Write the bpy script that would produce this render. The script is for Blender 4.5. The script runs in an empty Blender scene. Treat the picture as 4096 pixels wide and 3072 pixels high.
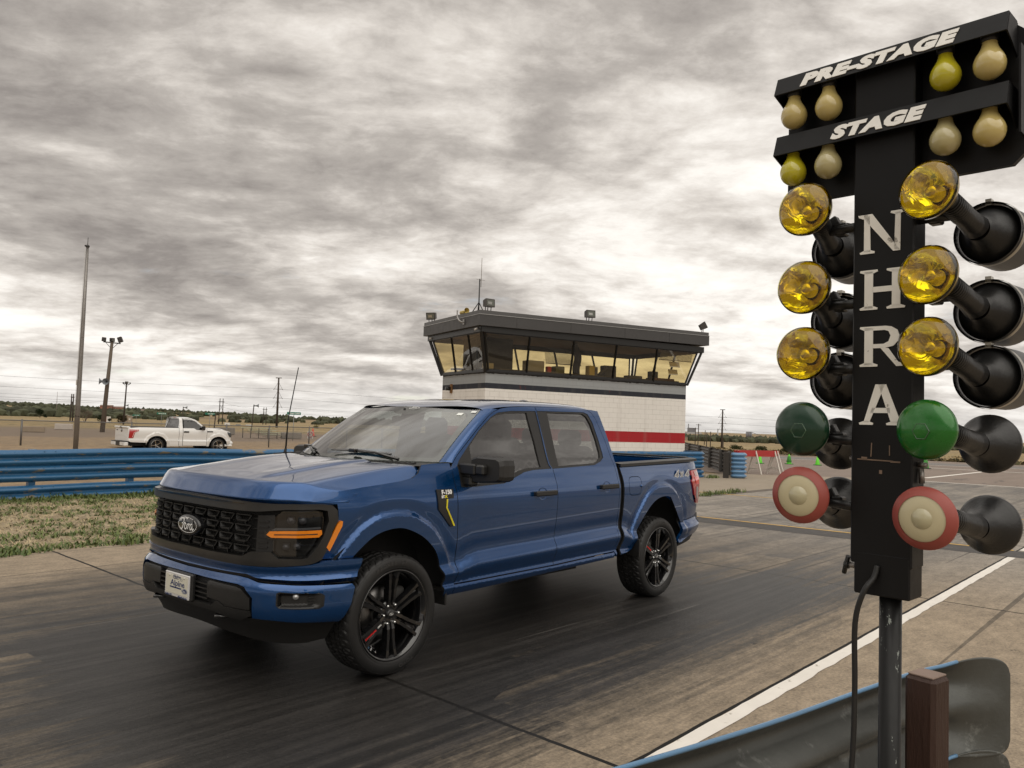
import bpy, bmesh, math, random
from mathutils import Vector, Matrix, Euler, noise as mnoise
from mathutils.geometry import delaunay_2d_cdt
R=math.radians
random.seed(7)
scene=bpy.context.scene
COL=scene.collection
# ------------------------------------------------------------------ camera
CAMP=Vector((3.78921,5.10502,1.74135))
def make_camera():
    yaw,pitch,roll=R(-140.46655),R(2.90568),R(1.87274)
    f=Vector((math.cos(pitch)*math.cos(yaw),math.cos(pitch)*math.sin(yaw),math.sin(pitch)))
    r0=Vector((math.sin(yaw),-math.cos(yaw),0));u0=r0.cross(f)
    r=math.cos(roll)*r0+math.sin(roll)*u0;u=-math.sin(roll)*r0+math.cos(roll)*u0
    cd=bpy.data.cameras.new('camera');co=bpy.data.objects.new('camera',cd);COL.objects.link(co)
    m=Matrix((( r.x,u.x,-f.x,CAMP.x),(r.y,u.y,-f.y,CAMP.y),(r.z,u.z,-f.z,CAMP.z),(0,0,0,1)))
    co.matrix_world=m
    cd.sensor_width=36;cd.lens=36*3184.489/4096
    cd.clip_start=.05;cd.clip_end=20000
    scene.camera=co
make_camera()
# ------------------------------------------------------------------ light and sky
SUN_EL,SUN_AZ=R(50),R(62)      # sun direction measured from +x towards +y
scene.view_settings.view_transform='Standard';scene.view_settings.look='None'
scene.view_settings.exposure=0.48;scene.view_settings.gamma=1
class NT:
    def __init__(s,tree): s.t=tree;s.L=tree.links
    def n(s,typ,**kw):
        nd=s.t.nodes.new(typ)
        for k,v in kw.items():
            if k.startswith('i_'):
                key=k[2:]
                key=int(key) if key.isdigit() else key
                nd.inputs[key].default_value=v
            else: setattr(nd,k,v)
        return nd
    def l(s,a,b): s.L.new(a,b)
    def _set(s,inp,v):
        if hasattr(v,'is_output') or isinstance(v,bpy.types.NodeSocket): s.L.new(v,inp)
        elif isinstance(v,bpy.types.Node): s.L.new(v.outputs[0],inp)
        else: inp.default_value=v
    def math(s,op,a,b=0.0,c=None,clamp=False):
        nd=s.t.nodes.new('ShaderNodeMath');nd.operation=op;nd.use_clamp=clamp
        s._set(nd.inputs[0],a);s._set(nd.inputs[1],b)
        if c is not None:s._set(nd.inputs[2],c)
        return nd.outputs[0]
    def mix(s,f,a,b,mode='MIX'):
        nd=s.t.nodes.new('ShaderNodeMix');nd.data_type='RGBA';nd.blend_type=mode
        s._set(nd.inputs[0],f);s._set(nd.inputs[6],a);s._set(nd.inputs[7],b)
        return nd.outputs[2]
    def ramp(s,f,stops,interp='LINEAR'):
        nd=s.t.nodes.new('ShaderNodeValToRGB');cr=nd.color_ramp;cr.interpolation=interp
        while len(cr.elements)<len(stops): cr.elements.new(.5)
        for e,(pos,c) in zip(cr.elements,stops):
            e.position=pos;e.color=c if len(c)==4 else (*c,1)
        s._set(nd.inputs[0],f)
        return nd.outputs[0]
    def noise(s,vec,scale,detail=4,rough=.5,dist=0,lac=2.0):
        nd=s.t.nodes.new('ShaderNodeTexNoise')
        if vec is not None:s.L.new(vec,nd.inputs['Vector'])
        nd.inputs['Scale'].default_value=scale;nd.inputs['Detail'].default_value=detail
        nd.inputs['Roughness'].default_value=rough;nd.inputs['Distortion'].default_value=dist
        nd.inputs['Lacunarity'].default_value=lac
        return nd.outputs[0]
    def mapping(s,vec,scale=(1,1,1),rot=(0,0,0),loc=(0,0,0)):
        nd=s.t.nodes.new('ShaderNodeMapping')
        s.L.new(vec,nd.inputs[0])
        nd.inputs['Scale'].default_value=scale;nd.inputs['Rotation'].default_value=rot;nd.inputs['Location'].default_value=loc
        return nd.outputs[0]
    def sstep(s,a,b,x):
        nd=s.t.nodes.new('ShaderNodeMapRange');nd.interpolation_type='SMOOTHSTEP'
        s._set(nd.inputs[0],x);nd.inputs[1].default_value=a;nd.inputs[2].default_value=b
        return nd.outputs[0]
def make_world():
    w=bpy.data.worlds.new('World');scene.world=w;w.use_nodes=True
    N=NT(w.node_tree);w.node_tree.nodes.clear()
    out=N.n('ShaderNodeOutputWorld');bg=N.n('ShaderNodeBackground')
    sky=N.n('ShaderNodeTexSky',sky_type='NISHITA');sky.sun_disc=False
    sky.sun_elevation=SUN_EL;sky.sun_rotation=R(90)-SUN_AZ
    tc=N.n('ShaderNodeTexCoord');d=tc.outputs['Generated']
    sep=N.n('ShaderNodeSeparateXYZ');N.l(d,sep.inputs[0])
    zc=N.math('MAXIMUM',sep.outputs[2],0.0)
    den=N.math('ADD',zc,0.19)
    px=N.math('DIVIDE',sep.outputs[0],den);py=N.math('DIVIDE',sep.outputs[1],den)
    cv=N.n('ShaderNodeCombineXYZ');N.l(px,cv.inputs[0]);N.l(py,cv.inputs[1])
    P=N.mapping(cv.outputs[0],rot=(0,0,R(50.5)))     # first axis looks across the picture, second away
    P=N.mapping(P,rot=(0,0,R(-9)),scale=(.80,1.0,1),loc=(SKYX,SKYY,0))
    def fbm(vec,scale,detail,rough,dist=0.0):
        return N.noise(vec,scale,detail,rough,dist)
    def warped(off):
        q=N.mapping(P,loc=(off[0],off[1],0)) if off else P
        w=N.n('ShaderNodeTexNoise');N.l(q,w.inputs['Vector']);w.inputs['Scale'].default_value=1.5;w.inputs['Detail'].default_value=4
        m=N.n('ShaderNodeVectorMath',operation='MULTIPLY_ADD');N.l(w.outputs['Color'],m.inputs[0]);m.inputs[1].default_value=(.24,.24,0);N.l(q,m.inputs[2])
        return m.outputs[0]
    def billow(vec,scale,detail,rough):
        n=fbm(vec,scale,detail,rough)
        return N.math('SUBTRACT',1.0,N.math('MULTIPLY',N.math('ABSOLUTE',N.math('SUBTRACT',n,.5)),3.2))
    def density(vec):
        big=fbm(vec,.55,3,.5);mid=fbm(vec,1.75,10,.61);bl=billow(vec,2.3,7,.52);fine=fbm(vec,7.5,9,.68)
        s1=N.math('ADD',N.math('MULTIPLY',big,.70),N.math('MULTIPLY',mid,.52))
        return N.math('ADD',s1,N.math('ADD',N.math('MULTIPLY',bl,-.13),N.math('MULTIPLY',fine,.20)))
    v0=warped(None);d0=density(v0);d1=density(warped((.055,-.085)))
    relief=N.math('SUBTRACT',d1,d0)                 # lit edge of each billow against its shaded side
    # thick cloud is dark underneath, thin cloud lets light through
    v=N.math('MULTIPLY_ADD',N.math('SUBTRACT',d0,.545),1.15,.545+SKYB+.190)
    hz=N.sstep(.36,.04,sep.outputs[2]);top=N.sstep(.45,.85,sep.outputs[2])
    v=N.math('ADD',v,N.math('ADD',N.math('MULTIPLY',hz,.04),N.math('MULTIPLY',top,.16)))
    v=N.math('ADD',v,N.math('MULTIPLY',relief,1.5))
    col=N.ramp(v,[(.22,(.150,.136,.127)),(.38,(.235,.213,.197)),(.50,(.36,.331,.303)),(.60,(.540,.502,.460)),(.70,(.73,.693,.645)),(.86,(.89,.86,.815))])
    # heavier cover behind the viewer
    bk=N.math('ADD',N.math('MULTIPLY',sep.outputs[0],.77),N.math('MULTIPLY',sep.outputs[1],.64))
    dim=N.math('SUBTRACT',1.0,N.math('MULTIPLY',N.sstep(-.1,.75,bk),.30))
    cbd=N.n('ShaderNodeCombineXYZ')
    for k in range(3):N.l(dim,cbd.inputs[k])
    col=N.mix(1.0,col,cbd.outputs[0],'MULTIPLY')
    # broken blue gaps low in the sky
    gap=fbm(v0,1.6,7,.62)
    g=N.math('MULTIPLY',N.sstep(.60,.70,gap),N.sstep(.22,.06,sep.outputs[2]))
    g=N.math('MULTIPLY',g,.6)
    skym=N.mix(1.0,sky.outputs[0],(.12,.115,.11,1),'MULTIPLY')
    col=N.mix(g,col,skym)
    col=N.mix(N.math('MULTIPLY',N.sstep(.07,.0,sep.outputs[2]),.55),col,(.60,.585,.565,1))
    N.l(col,bg.inputs[0]);bg.inputs[1].default_value=1.0
    N.l(bg.outputs[0],out.inputs[0])
SKYX,SKYY,SKYB=3.6,2.1,-.258
make_world()
def make_sun():
    ld=bpy.data.lights.new('sun','SUN');lo=bpy.data.objects.new('sun',ld);COL.objects.link(lo)
    ld.energy=1.15;ld.angle=R(85);ld.color=(1,.94,.85)
    d=Vector((math.cos(SUN_EL)*math.cos(SUN_AZ),math.cos(SUN_EL)*math.sin(SUN_AZ),math.sin(SUN_EL)))
    lo.rotation_euler=(-d).to_track_quat('-Z','Y').to_euler();lo.location=(0,0,60)
make_sun()
# ------------------------------------------------------------------ materials
MATS={}
def mat(name,color,rough=.5,metal=0,coat=0,coat_rough=.03,coat_ior=1.5,spec=.5,var=0,var_scale=8,bump=0,bump_scale=60,color2=None,trans=0,emis=None,alpha=1,stretch=(1,1,1),thr=None):
    """Principled material; 'var' mottles the colour, 'color2' is a second colour showing in worn patches."""
    if name in MATS:return MATS[name]
    m=bpy.data.materials.new(name);m.use_nodes=True;MATS[name]=m
    N=NT(m.node_tree);b=m.node_tree.nodes['Principled BSDF']
    c=(*color,1)
    b.inputs['Base Color'].default_value=c;b.inputs['Roughness'].default_value=rough;b.inputs['Metallic'].default_value=metal
    b.inputs['Coat Weight'].default_value=coat;b.inputs['Coat Roughness'].default_value=coat_rough;b.inputs['Coat IOR'].default_value=coat_ior
    b.inputs['Specular IOR Level'].default_value=spec
    b.inputs['Transmission Weight'].default_value=trans
    if emis: b.inputs['Emission Color'].default_value=(*emis[0],1);b.inputs['Emission Strength'].default_value=emis[1]
    vec=None
    if var or bump or color2:
        tc=N.n('ShaderNodeTexCoord');vec=N.mapping(tc.outputs['Object'],scale=stretch)
    col=c
    if var:
        f=N.noise(vec,var_scale,6,.6)
        f=N.math('MULTIPLY_ADD',N.math('SUBTRACT',f,.5),2*var,1.0)
        cb=N.n('ShaderNodeCombineXYZ')
        for i in range(3):N.l(f,cb.inputs[i])
        col=N.mix(1.0,c,cb.outputs[0],'MULTIPLY')
    if color2:
        t=thr or (.56,.62)
        g=N.noise(vec,var_scale*1.3,9,.68)
        col=N.mix(N.sstep(t[0],t[1],g),col,(*color2,1))
    if var or color2: N.l(col,b.inputs['Base Color'])
    if var:
        rr=N.noise(vec,var_scale*2.3,4,.6)
        N.l(N.math('MULTIPLY_ADD',N.math('SUBTRACT',rr,.5),.35,rough,clamp=True),b.inputs['Roughness'])
    if bump:
        h=N.noise(vec,bump_scale,5,.6)
        bp=N.n('ShaderNodeBump');bp.inputs['Strength'].default_value=bump;bp.inputs['Distance'].default_value=.01
        N.l(h,bp.inputs['Height']);N.l(bp.outputs[0],b.inputs['Normal'])
    return m
def glass_mat(name,tint,ior_spec=1.0,base=.04,grow=.75,rough=.0):
    """thin sheet of tinted glass: clear view through times tint, mirror by fresnel."""
    if name in MATS:return MATS[name]
    m=bpy.data.materials.new(name);m.use_nodes=True;MATS[name]=m
    N=NT(m.node_tree);m.node_tree.nodes.clear()
    out=N.n('ShaderNodeOutputMaterial');tr=N.n('ShaderNodeBsdfTransparent');gl=N.n('ShaderNodeBsdfGlossy')
    tr.inputs[0].default_value=(*tint,1);gl.inputs['Roughness'].default_value=rough
    lw=N.n('ShaderNodeLayerWeight');lw.inputs[0].default_value=.5
    f=N.math('POWER',lw.outputs['Facing'],3.2)
    f=N.math('MULTIPLY_ADD',f,grow,base,clamp=True)
    mx=N.n('ShaderNodeMixShader');N.l(f,mx.inputs[0]);N.l(tr.outputs[0],mx.inputs[1]);N.l(gl.outputs[0],mx.inputs[2])
    N.l(mx.outputs[0],out.inputs[0]);return m
# ------------------------------------------------------------------ mesh helpers
def link(o,parent=None):
    COL.objects.link(o)
    if parent: o.parent=parent
    return o
def thing(name,label,cat,loc=(0,0,0),rotz=0,group=None):
    o=bpy.data.objects.new(name,None);o.empty_display_size=.2;COL.objects.link(o)
    o.location=loc;o.rotation_euler=(0,0,rotz);o['label']=label;o['category']=cat
    if group:o['group']=group
    return o
def tag(o,label,cat,group=None):
    o['label']=label;o['category']=cat
    if group:o['group']=group
    return o
def children(o): return [c for c in COL.objects if c.parent==o]
def dup(root,loc,rotz,label,group=None):
    r=root.copy();COL.objects.link(r);r.location=loc;r.rotation_euler=(0,0,rotz);r['label']=label
    if group:r['group']=group
    for ch in list(root.children):
        c=ch.copy();COL.objects.link(c);c.parent=r
        for g in list(ch.children):
            d=g.copy();COL.objects.link(d);d.parent=c
    return r
class MB:
    def __init__(s): s.v=[];s.f=[];s.m=[];s.sm=[]
    def add(s,vs,fs,mi=0,smooth=False):
        b=len(s.v);s.v+=[Vector(q) for q in vs];s.f+=[[b+i for i in f] for f in fs];s.m+=[mi]*len(fs);s.sm+=[smooth]*len(fs)
    def box(s,c,size,rot=None,mi=0,bev=0):
        x,y,z=[q/2 for q in size]
        if bev<=0:
            vs=[Vector((a,b,d)) for d in(-z,z) for b in(-y,y) for a in(-x,x)]
            fs=[(0,2,3,1),(4,5,7,6),(0,1,5,4),(2,6,7,3),(1,3,7,5),(0,4,6,2)]
        else:
            e=min(bev,x*.9,y*.9,z*.9);vs=[];idx={}
            for sz in(-1,1):
                for sy in(-1,1):
                    for sx in(-1,1):
                        for ax in range(3):
                            q=[sx*(x-e),sy*(y-e),sz*(z-e)];q[ax]=(sx*x,sy*y,sz*z)[ax]
                            idx[(sx,sy,sz,ax)]=len(vs);vs.append(Vector(q))
            fs=[]
            I=lambda a,b,c2,ax:idx[(a,b,c2,ax)]
            for sg in(-1,1):
                fx=[I(sg,-1,-1,0),I(sg,1,-1,0),I(sg,1,1,0),I(sg,-1,1,0)];fs.append(fx if sg>0 else fx[::-1])
                fy=[I(-1,sg,-1,1),I(-1,sg,1,1),I(1,sg,1,1),I(1,sg,-1,1)];fs.append(fy if sg>0 else fy[::-1])
                fz=[I(-1,-1,sg,2),I(1,-1,sg,2),I(1,1,sg,2),I(-1,1,sg,2)];fs.append(fz if sg>0 else fz[::-1])
            for a in(-1,1):
                for b in(-1,1):
                    q=[I(-1,a,b,1),I(1,a,b,1),I(1,a,b,2),I(-1,a,b,2)];fs.append(q if a*b>0 else q[::-1])
                    q=[I(a,-1,b,2),I(a,1,b,2),I(a,1,b,0),I(a,-1,b,0)];fs.append(q if a*b>0 else q[::-1])
                    q=[I(a,b,-1,0),I(a,b,1,0),I(a,b,1,1),I(a,b,-1,1)];fs.append(q if a*b>0 else q[::-1])
            for a in(-1,1):
                for b in(-1,1):
                    for d in(-1,1):
                        q=[I(a,b,d,0),I(a,b,d,1),I(a,b,d,2)];fs.append(q if a*b*d>0 else q[::-1])
        if rot is not None:vs=[rot@q for q in vs]
        s.add([q+Vector(c) for q in vs],fs,mi)
    def tube(s,pts,rad,n=8,mi=0,cap=True,smooth=True):
        pts=[Vector(q) for q in pts];k=len(pts)
        rad=rad if isinstance(rad,(list,tuple)) else [rad]*k
        t=(pts[1]-pts[0]).normalized();up=Vector((0,0,1)) if abs(t.z)<.9 else Vector((1,0,0))
        a=t.cross(up).normalized();vs=[]
        for i in range(k):
            if i>0:
                t2=(pts[min(i+1,k-1)]-pts[i-1]).normalized()
                a=(a-t2*a.dot(t2)).normalized();t=t2
            b=t.cross(a)
            vs+=[pts[i]+rad[i]*(a*math.cos(2*math.pi*j/n)+b*math.sin(2*math.pi*j/n)) for j in range(n)]
        fs=[(i*n+j,i*n+(j+1)%n,(i+1)*n+(j+1)%n,(i+1)*n+j) for i in range(k-1) for j in range(n)]
        b0=len(s.v);s.add(vs,fs,mi,smooth)
        if cap:
            s.f+=[[b0+j for j in range(n)][::-1],[b0+(k-1)*n+j for j in range(n)]];s.m+=[mi]*2;s.sm+=[False]*2
    def bar(s,a,b,w,h,mi=0,up=(0,0,1)):
        a,b=Vector(a),Vector(b);t=(b-a);L=t.length;t.normalize();u=Vector(up)
        if abs(t.dot(u))>.95:u=Vector((1,0,0))
        sd=t.cross(u).normalized();u=sd.cross(t)
        rot=Matrix((sd,t,u)).transposed()
        s.box((a+b)/2,(w,L,h),rot,mi)
    def lathe(s,prof,n=32,axis='z',org=(0,0,0),mi=0,smooth=True,M=None,closed=False):
        """prof: list of (radius, height)"""
        vs=[];k=len(prof)
        for r,h in prof:
            for j in range(n):
                a=2*math.pi*j/n;c,d=r*math.cos(a),r*math.sin(a)
                q={'z':Vector((c,d,h)),'y':Vector((d,h,c)),'x':Vector((h,c,d))}[axis]
                if M is not None:q=M@q
                vs.append(q+Vector(org))
        fs=[(i*n+j,i*n+(j+1)%n,(i+1)*n+(j+1)%n,(i+1)*n+j) for i in range(k-1) for j in range(n)]
        s.add(vs,fs,mi,smooth)
    def prism(s,poly,a0,a1,axis='y',mi=0):
        n=len(poly)
        def P(u,v,w): return {'y':(u,w,v),'x':(w,u,v),'z':(u,v,w)}[axis]
        vs=[P(u,v,a0) for u,v in poly]+[P(u,v,a1) for u,v in poly]
        fs=[tuple(range(n)),tuple(range(2*n-1,n-1,-1))]+[(i,n+i,n+(i+1)%n,(i+1)%n) for i in range(n)]
        s.add(vs,fs,mi)
    def grid(s,F,nu,nv,mi=0,smooth=True):
        vs=[F(i/nu,j/nv) for i in range(nu+1) for j in range(nv+1)]
        w=nv+1
        s.add(vs,[(i*w+j,(i+1)*w+j,(i+1)*w+j+1,i*w+j+1) for i in range(nu) for j in range(nv)],mi,smooth)
    def build(s,name,mats,parent=None,loc=None,fixn=True):
        me=bpy.data.meshes.new(name);me.from_pydata([tuple(q) for q in s.v],[],s.f)
        for m in (mats if isinstance(mats,(list,tuple)) else [mats]): me.materials.append(m)
        me.polygons.foreach_set('material_index',s.m);me.polygons.foreach_set('use_smooth',s.sm)
        if fixn:
            bm=bmesh.new();bm.from_mesh(me);bmesh.ops.recalc_face_normals(bm,faces=bm.faces);bm.to_mesh(me);bm.free()
        me.update()
        o=bpy.data.objects.new(name,me);link(o,parent)
        if loc:o.location=loc
        return o
def structure(o): o['kind']='structure';return o
def cr(P,n=6,closed=False):
    """Catmull-Rom smoothing of a 2D/3D polyline"""
    out=[];k=len(P)
    for i in range(k-1):
        p0=P[max(i-1,0)];p1=P[i];p2=P[i+1];p3=P[min(i+2,k-1)]
        for j in range(n):
            t=j/n
            out.append(tuple(.5*((2*b)+(-a+c)*t+(2*a-5*b+4*c-d)*t*t+(-a+3*b-3*c+d)*t**3) for a,b,c,d in zip(p0,p1,p2,p3)))
    out.append(tuple(P[-1]));return out
def inpoly(x,y,P):
    c=False;j=len(P)-1
    for i in range(len(P)):
        xi,yi=P[i];xj,yj=P[j]
        if (yi>y)!=(yj>y) and x<(xj-xi)*(y-yi)/(yj-yi)+xi:c=not c
        j=i
    return c
def resample(P,step):
    out=[];k=len(P)
    for i in range(k):
        a,b=P[i],P[(i+1)%k];L=math.hypot(b[0]-a[0],b[1]-a[1]);m=max(1,int(math.ceil(L/step)))
        if L<1e-6:continue
        for j in range(m):out.append((a[0]+(b[0]-a[0])*j/m,a[1]+(b[1]-a[1])*j/m))
    return out
def area2(P): return sum(P[i][0]*P[(i+1)%len(P)][1]-P[(i+1)%len(P)][0]*P[i][1] for i in range(len(P)))
def shrink(P,d):
    if d==0:return P
    sg=1 if area2(P)>0 else -1;k=len(P);out=[]
    for i in range(k):
        a,b,c=Vector(P[i-1]),Vector(P[i]),Vector(P[(i+1)%k])
        e1=(b-a).normalized();e2=(c-b).normalized()
        n=Vector((-e1.y,e1.x))*sg+Vector((-e2.y,e2.x))*sg
        if n.length>.3:n=n/n.length*min(1.6,2/n.length)
        out.append(tuple(b+n*d))
    return out
def panel(name,poly,F,mats,parent=None,out=(0,1,0),step=.03,holes=(),thick=.018,inset=0,edge_mi=0,extra=None):
    """curved sheet with a traced outline: F(u,v)->point; folded-back rim of depth 'thick'; exact normals"""
    poly=resample(shrink(poly,inset),step);holes=[resample(shrink(h,-inset),step) for h in holes]
    us=[q[0] for q in poly];vs=[q[1] for q in poly]
    pts=[Vector(q) for q in poly];edges=[(i,(i+1)%len(poly)) for i in range(len(poly))]
    for h in holes:
        b=len(pts);pts+=[Vector(q) for q in h];edges+=[(b+i,b+(i+1)%len(h)) for i in range(len(h))]
    bset={}
    for q in pts:bset.setdefault((int(q.x//step),int(q.y//step)),[]).append(q)
    u=min(us)+step*.5;row=0
    while u<max(us):
        v=min(vs)+step*(.5 if row%2 else .25)
        while v<max(vs):
            if inpoly(u,v,poly) and not any(inpoly(u,v,h) for h in holes):
                ci,cj=int(u//step),int(v//step)
                near=any((q.x-u)**2+(q.y-v)**2<(.45*step)**2 for a in(-1,0,1) for b in(-1,0,1) for q in bset.get((ci+a,cj+b),()))
                if not near:pts.append(Vector((u,v)))
            v+=step
        u+=step*.87;row+=1
    r=delaunay_2d_cdt(pts,edges,[],0,1e-7)
    V2,F2=r[0],r[2]
    tris=[]
    for t in F2:
        cx=sum(V2[i].x for i in t)/3;cy=sum(V2[i].y for i in t)/3
        if inpoly(cx,cy,poly) and not any(inpoly(cx,cy,h) for h in holes):tris.append(list(t))
    O=Vector(out);e=.002
    P3=[Vector(F(q.x,q.y)) for q in V2];N3=[]
    for q in V2:
        n=(Vector(F(q.x+e,q.y))-Vector(F(q.x-e,q.y))).cross(Vector(F(q.x,q.y+e))-Vector(F(q.x,q.y-e)))
        if n.length<1e-12:n=O.copy()
        n.normalize()
        if n.dot(O)<0:n=-n
        N3.append(n)
    faces=[];ln=[]
    for t in tris:
        fn=(P3[t[1]]-P3[t[0]]).cross(P3[t[2]]-P3[t[0]])
        if fn.dot(N3[t[0]])<0:t=t[::-1]
        faces.append(t);ln.append([N3[i] for i in t])
    mi=[0]*len(faces)
    if thick:
        cnt={}
        for t in faces:
            for i in range(3):
                a,b=t[i],t[(i+1)%3];k=(min(a,b),max(a,b));cnt.setdefault(k,[]).append((a,b))
        low={}
        for k,es in cnt.items():
            if len(es)==1:
                a,b=es[0]
                for i in(a,b):
                    if i not in low:low[i]=len(P3);P3.append(P3[i]-N3[i]*thick)
                q=[b,a,low[a],low[b]];faces.append(q)
                fn=(P3[q[1]]-P3[q[0]]).cross(P3[q[2]]-P3[q[0]])
                if fn.length<1e-14:fn=Vector((0,0,1))
                fn.normalize();ln.append([fn]*4);mi.append(edge_mi)
    me=bpy.data.meshes.new(name);me.from_pydata([tuple(q) for q in P3],[],faces)
    for m in (mats if isinstance(mats,(list,tuple)) else [mats]):me.materials.append(m)
    me.polygons.foreach_set('material_index',mi);me.polygons.foreach_set('use_smooth',[True]*len(faces))
    me.normals_split_custom_set([tuple(n) for f in ln for n in f])
    me.update()
    return link(bpy.data.objects.new(name,me),parent)
def text_mesh(txt,size,bold=0,shear=0,depth=.002,sx=1,space=1.0):
    """lettering as a flat extruded mesh in the XY plane, centred; returns (verts, faces)"""
    c=bpy.data.curves.new('t','FONT');c.body=txt;c.size=size;c.extrude=depth/2;c.offset=bold;c.shear=shear
    c.align_x='CENTER';c.align_y='CENTER';c.space_character=space;c.resolution_u=3
    o=bpy.data.objects.new('t',c);COL.objects.link(o)
    dg=bpy.context.evaluated_depsgraph_get();me=bpy.data.meshes.new_from_object(o.evaluated_get(dg))
    vs=[Vector((q.co.x*sx,q.co.y,q.co.z)) for q in me.vertices];fs=[list(p.vertices) for p in me.polygons]
    bpy.data.objects.remove(o);bpy.data.curves.remove(c);bpy.data.meshes.remove(me)
    return vs,fs
def put_text(mb,txt,size,org,right,up,mi=0,**k):
    vs,fs=text_mesh(txt,size,**k);r,u=Vector(right).normalized(),Vector(up).normalized();n=r.cross(u)
    mb.add([Vector(org)+r*q.x+u*q.y+n*q.z for q in vs],fs,mi)
def stroke(mb,pts,w,org,right,up,mi=0,depth=.003):
    """flat brush stroke along a smooth polyline, in a plane"""
    r,u=Vector(right).normalized(),Vector(up).normalized();n=r.cross(u);P=cr(pts,5);k=len(P);vs=[]
    for i,(x,y) in enumerate(P):
        a=P[max(i-1,0)];b=P[min(i+1,k-1)];t=Vector((b[0]-a[0],b[1]-a[1]));t.normalize();nn=Vector((-t.y,t.x))*w/2
        for sg in(1,-1):
            q=Vector((x,y))+nn*sg;vs.append(Vector(org)+r*q.x+u*q.y+n*depth)
    mb.add(vs,[(2*i,2*i+1,2*i+3,2*i+2) for i in range(k-1)],mi)
def script_ford(mb,s,org,right,up,mi=0,w=.07):
    """flowing 'Ford' lettering, unit height about 1, scaled by s"""
    S=[[(-.95,-.28),(-.83,-.40),(-.66,-.22),(-.55,.12),(-.44,.42),(-.30,.55)],
       [(-.98,.22),(-.90,.48),(-.62,.46),(-.30,.56),(.02,.50),(.14,.60)],
       [(-.80,.06),(-.62,.12),(-.40,.10),(-.28,.20)],
       [(-.14,.10),(-.32,.02),(-.36,-.24),(-.22,-.34),(-.06,-.20),(-.04,.02),(-.16,.10),(.04,.04),(.16,.08)],
       [(.10,-.32),(.18,-.05),(.22,.12),(.30,.04),(.42,.10)],
       [(.72,.08),(.58,.10),(.44,-.10),(.48,-.32),(.62,-.28),(.76,.02),(.92,.48)],
       [(.92,.48),(.80,.05),(.76,-.22),(.84,-.34),(.98,-.20)]]
    for q in S: stroke(mb,[(a*s,b*s) for a,b in q],w*s*1.9,org,right,up,mi)
def ellipse(mb,a,b,org,right,up,mi=0,depth=.001,a2=None,b2=None,n=40):
    """flat ellipse, or a ring when a2,b2 are given"""
    r,u=Vector(right).normalized(),Vector(up).normalized();nn=r.cross(u);o=Vector(org)+nn*depth
    E=lambda p,q:[o+r*p*math.cos(2*math.pi*i/n)+u*q*math.sin(2*math.pi*i/n) for i in range(n)]
    if a2 is None: mb.add(E(a,b),[tuple(range(n))],mi)
    else: mb.add(E(a,b)+E(a2,b2),[(i,(i+1)%n,n+(i+1)%n,n+i) for i in range(n)],mi)
# ------------------------------------------------------------------ ground
def smooth01(a,b,x):
    t=max(0,min(1,(x-a)/(b-a)));return t*t*(3-2*t)
def lin(x,T):
    if x<=T[0][0]:return T[0][1]
    for i in range(len(T)-1):
        if x<=T[i+1][0]:
            a,b=T[i],T[i+1];return a[1]+(b[1]-a[1])*(x-a[0])/(b[0]-a[0])
    return T[-1][1]
LEFT_T=[(0,0),(115,0),(280,-1.9),(500,-3.0),(700,-2.8),(950,-1.2)]
RIGHT_T=[(0,0),(70,0),(85,-.25),(400,-7.2),(700,-7.2),(1500,-8),(3000,-10),(9000,-14)]
RIDGE=[(-180,2),(-140,-5),(-128,-3.5),(-122.2,2.4),(-116.5,4.4),(-112,5.6),(-107.7,7.6),(-100,9),(-60,9),(0,3),(90,2),(180,2)]
def terrain_z(x,y):
    dx,dy=x-CAMP.x,y-CAMP.y;D=math.hypot(dx,dy);az=math.degrees(math.atan2(dy,dx))
    if D<60:return -.03
    rg=lin(az,RIDGE)
    if D<950:zl=lin(D,LEFT_T)
    else:
        t=smooth01(950,1500,D);zl=-1.2+(rg+1.2)*t
        if D>1700:zl+=(-14-rg)*smooth01(1700,3200,D)
    zr=lin(D,RIGHT_T)
    b=smooth01(-137,-149,az) if az>-175 else 1.0
    if az>0:b=0
    z=zl+(zr-zl)*b
    n=mnoise.noise(Vector((x*.03,y*.03,1)))*.7+mnoise.noise(Vector((x*.11,y*.11,5)))*.35
    rough=b*smooth01(70,95,D)*(1-smooth01(420,600,D))
    z+=n*rough*.9+mnoise.noise(Vector((x*.004,y*.004,3)))*smooth01(500,1200,D)*1.2
    return z-.03
def nodes_of(name):
    m=bpy.data.materials.new(name);m.use_nodes=True
    return m,NT(m.node_tree),m.node_tree.nodes['Principled BSDF']
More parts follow.
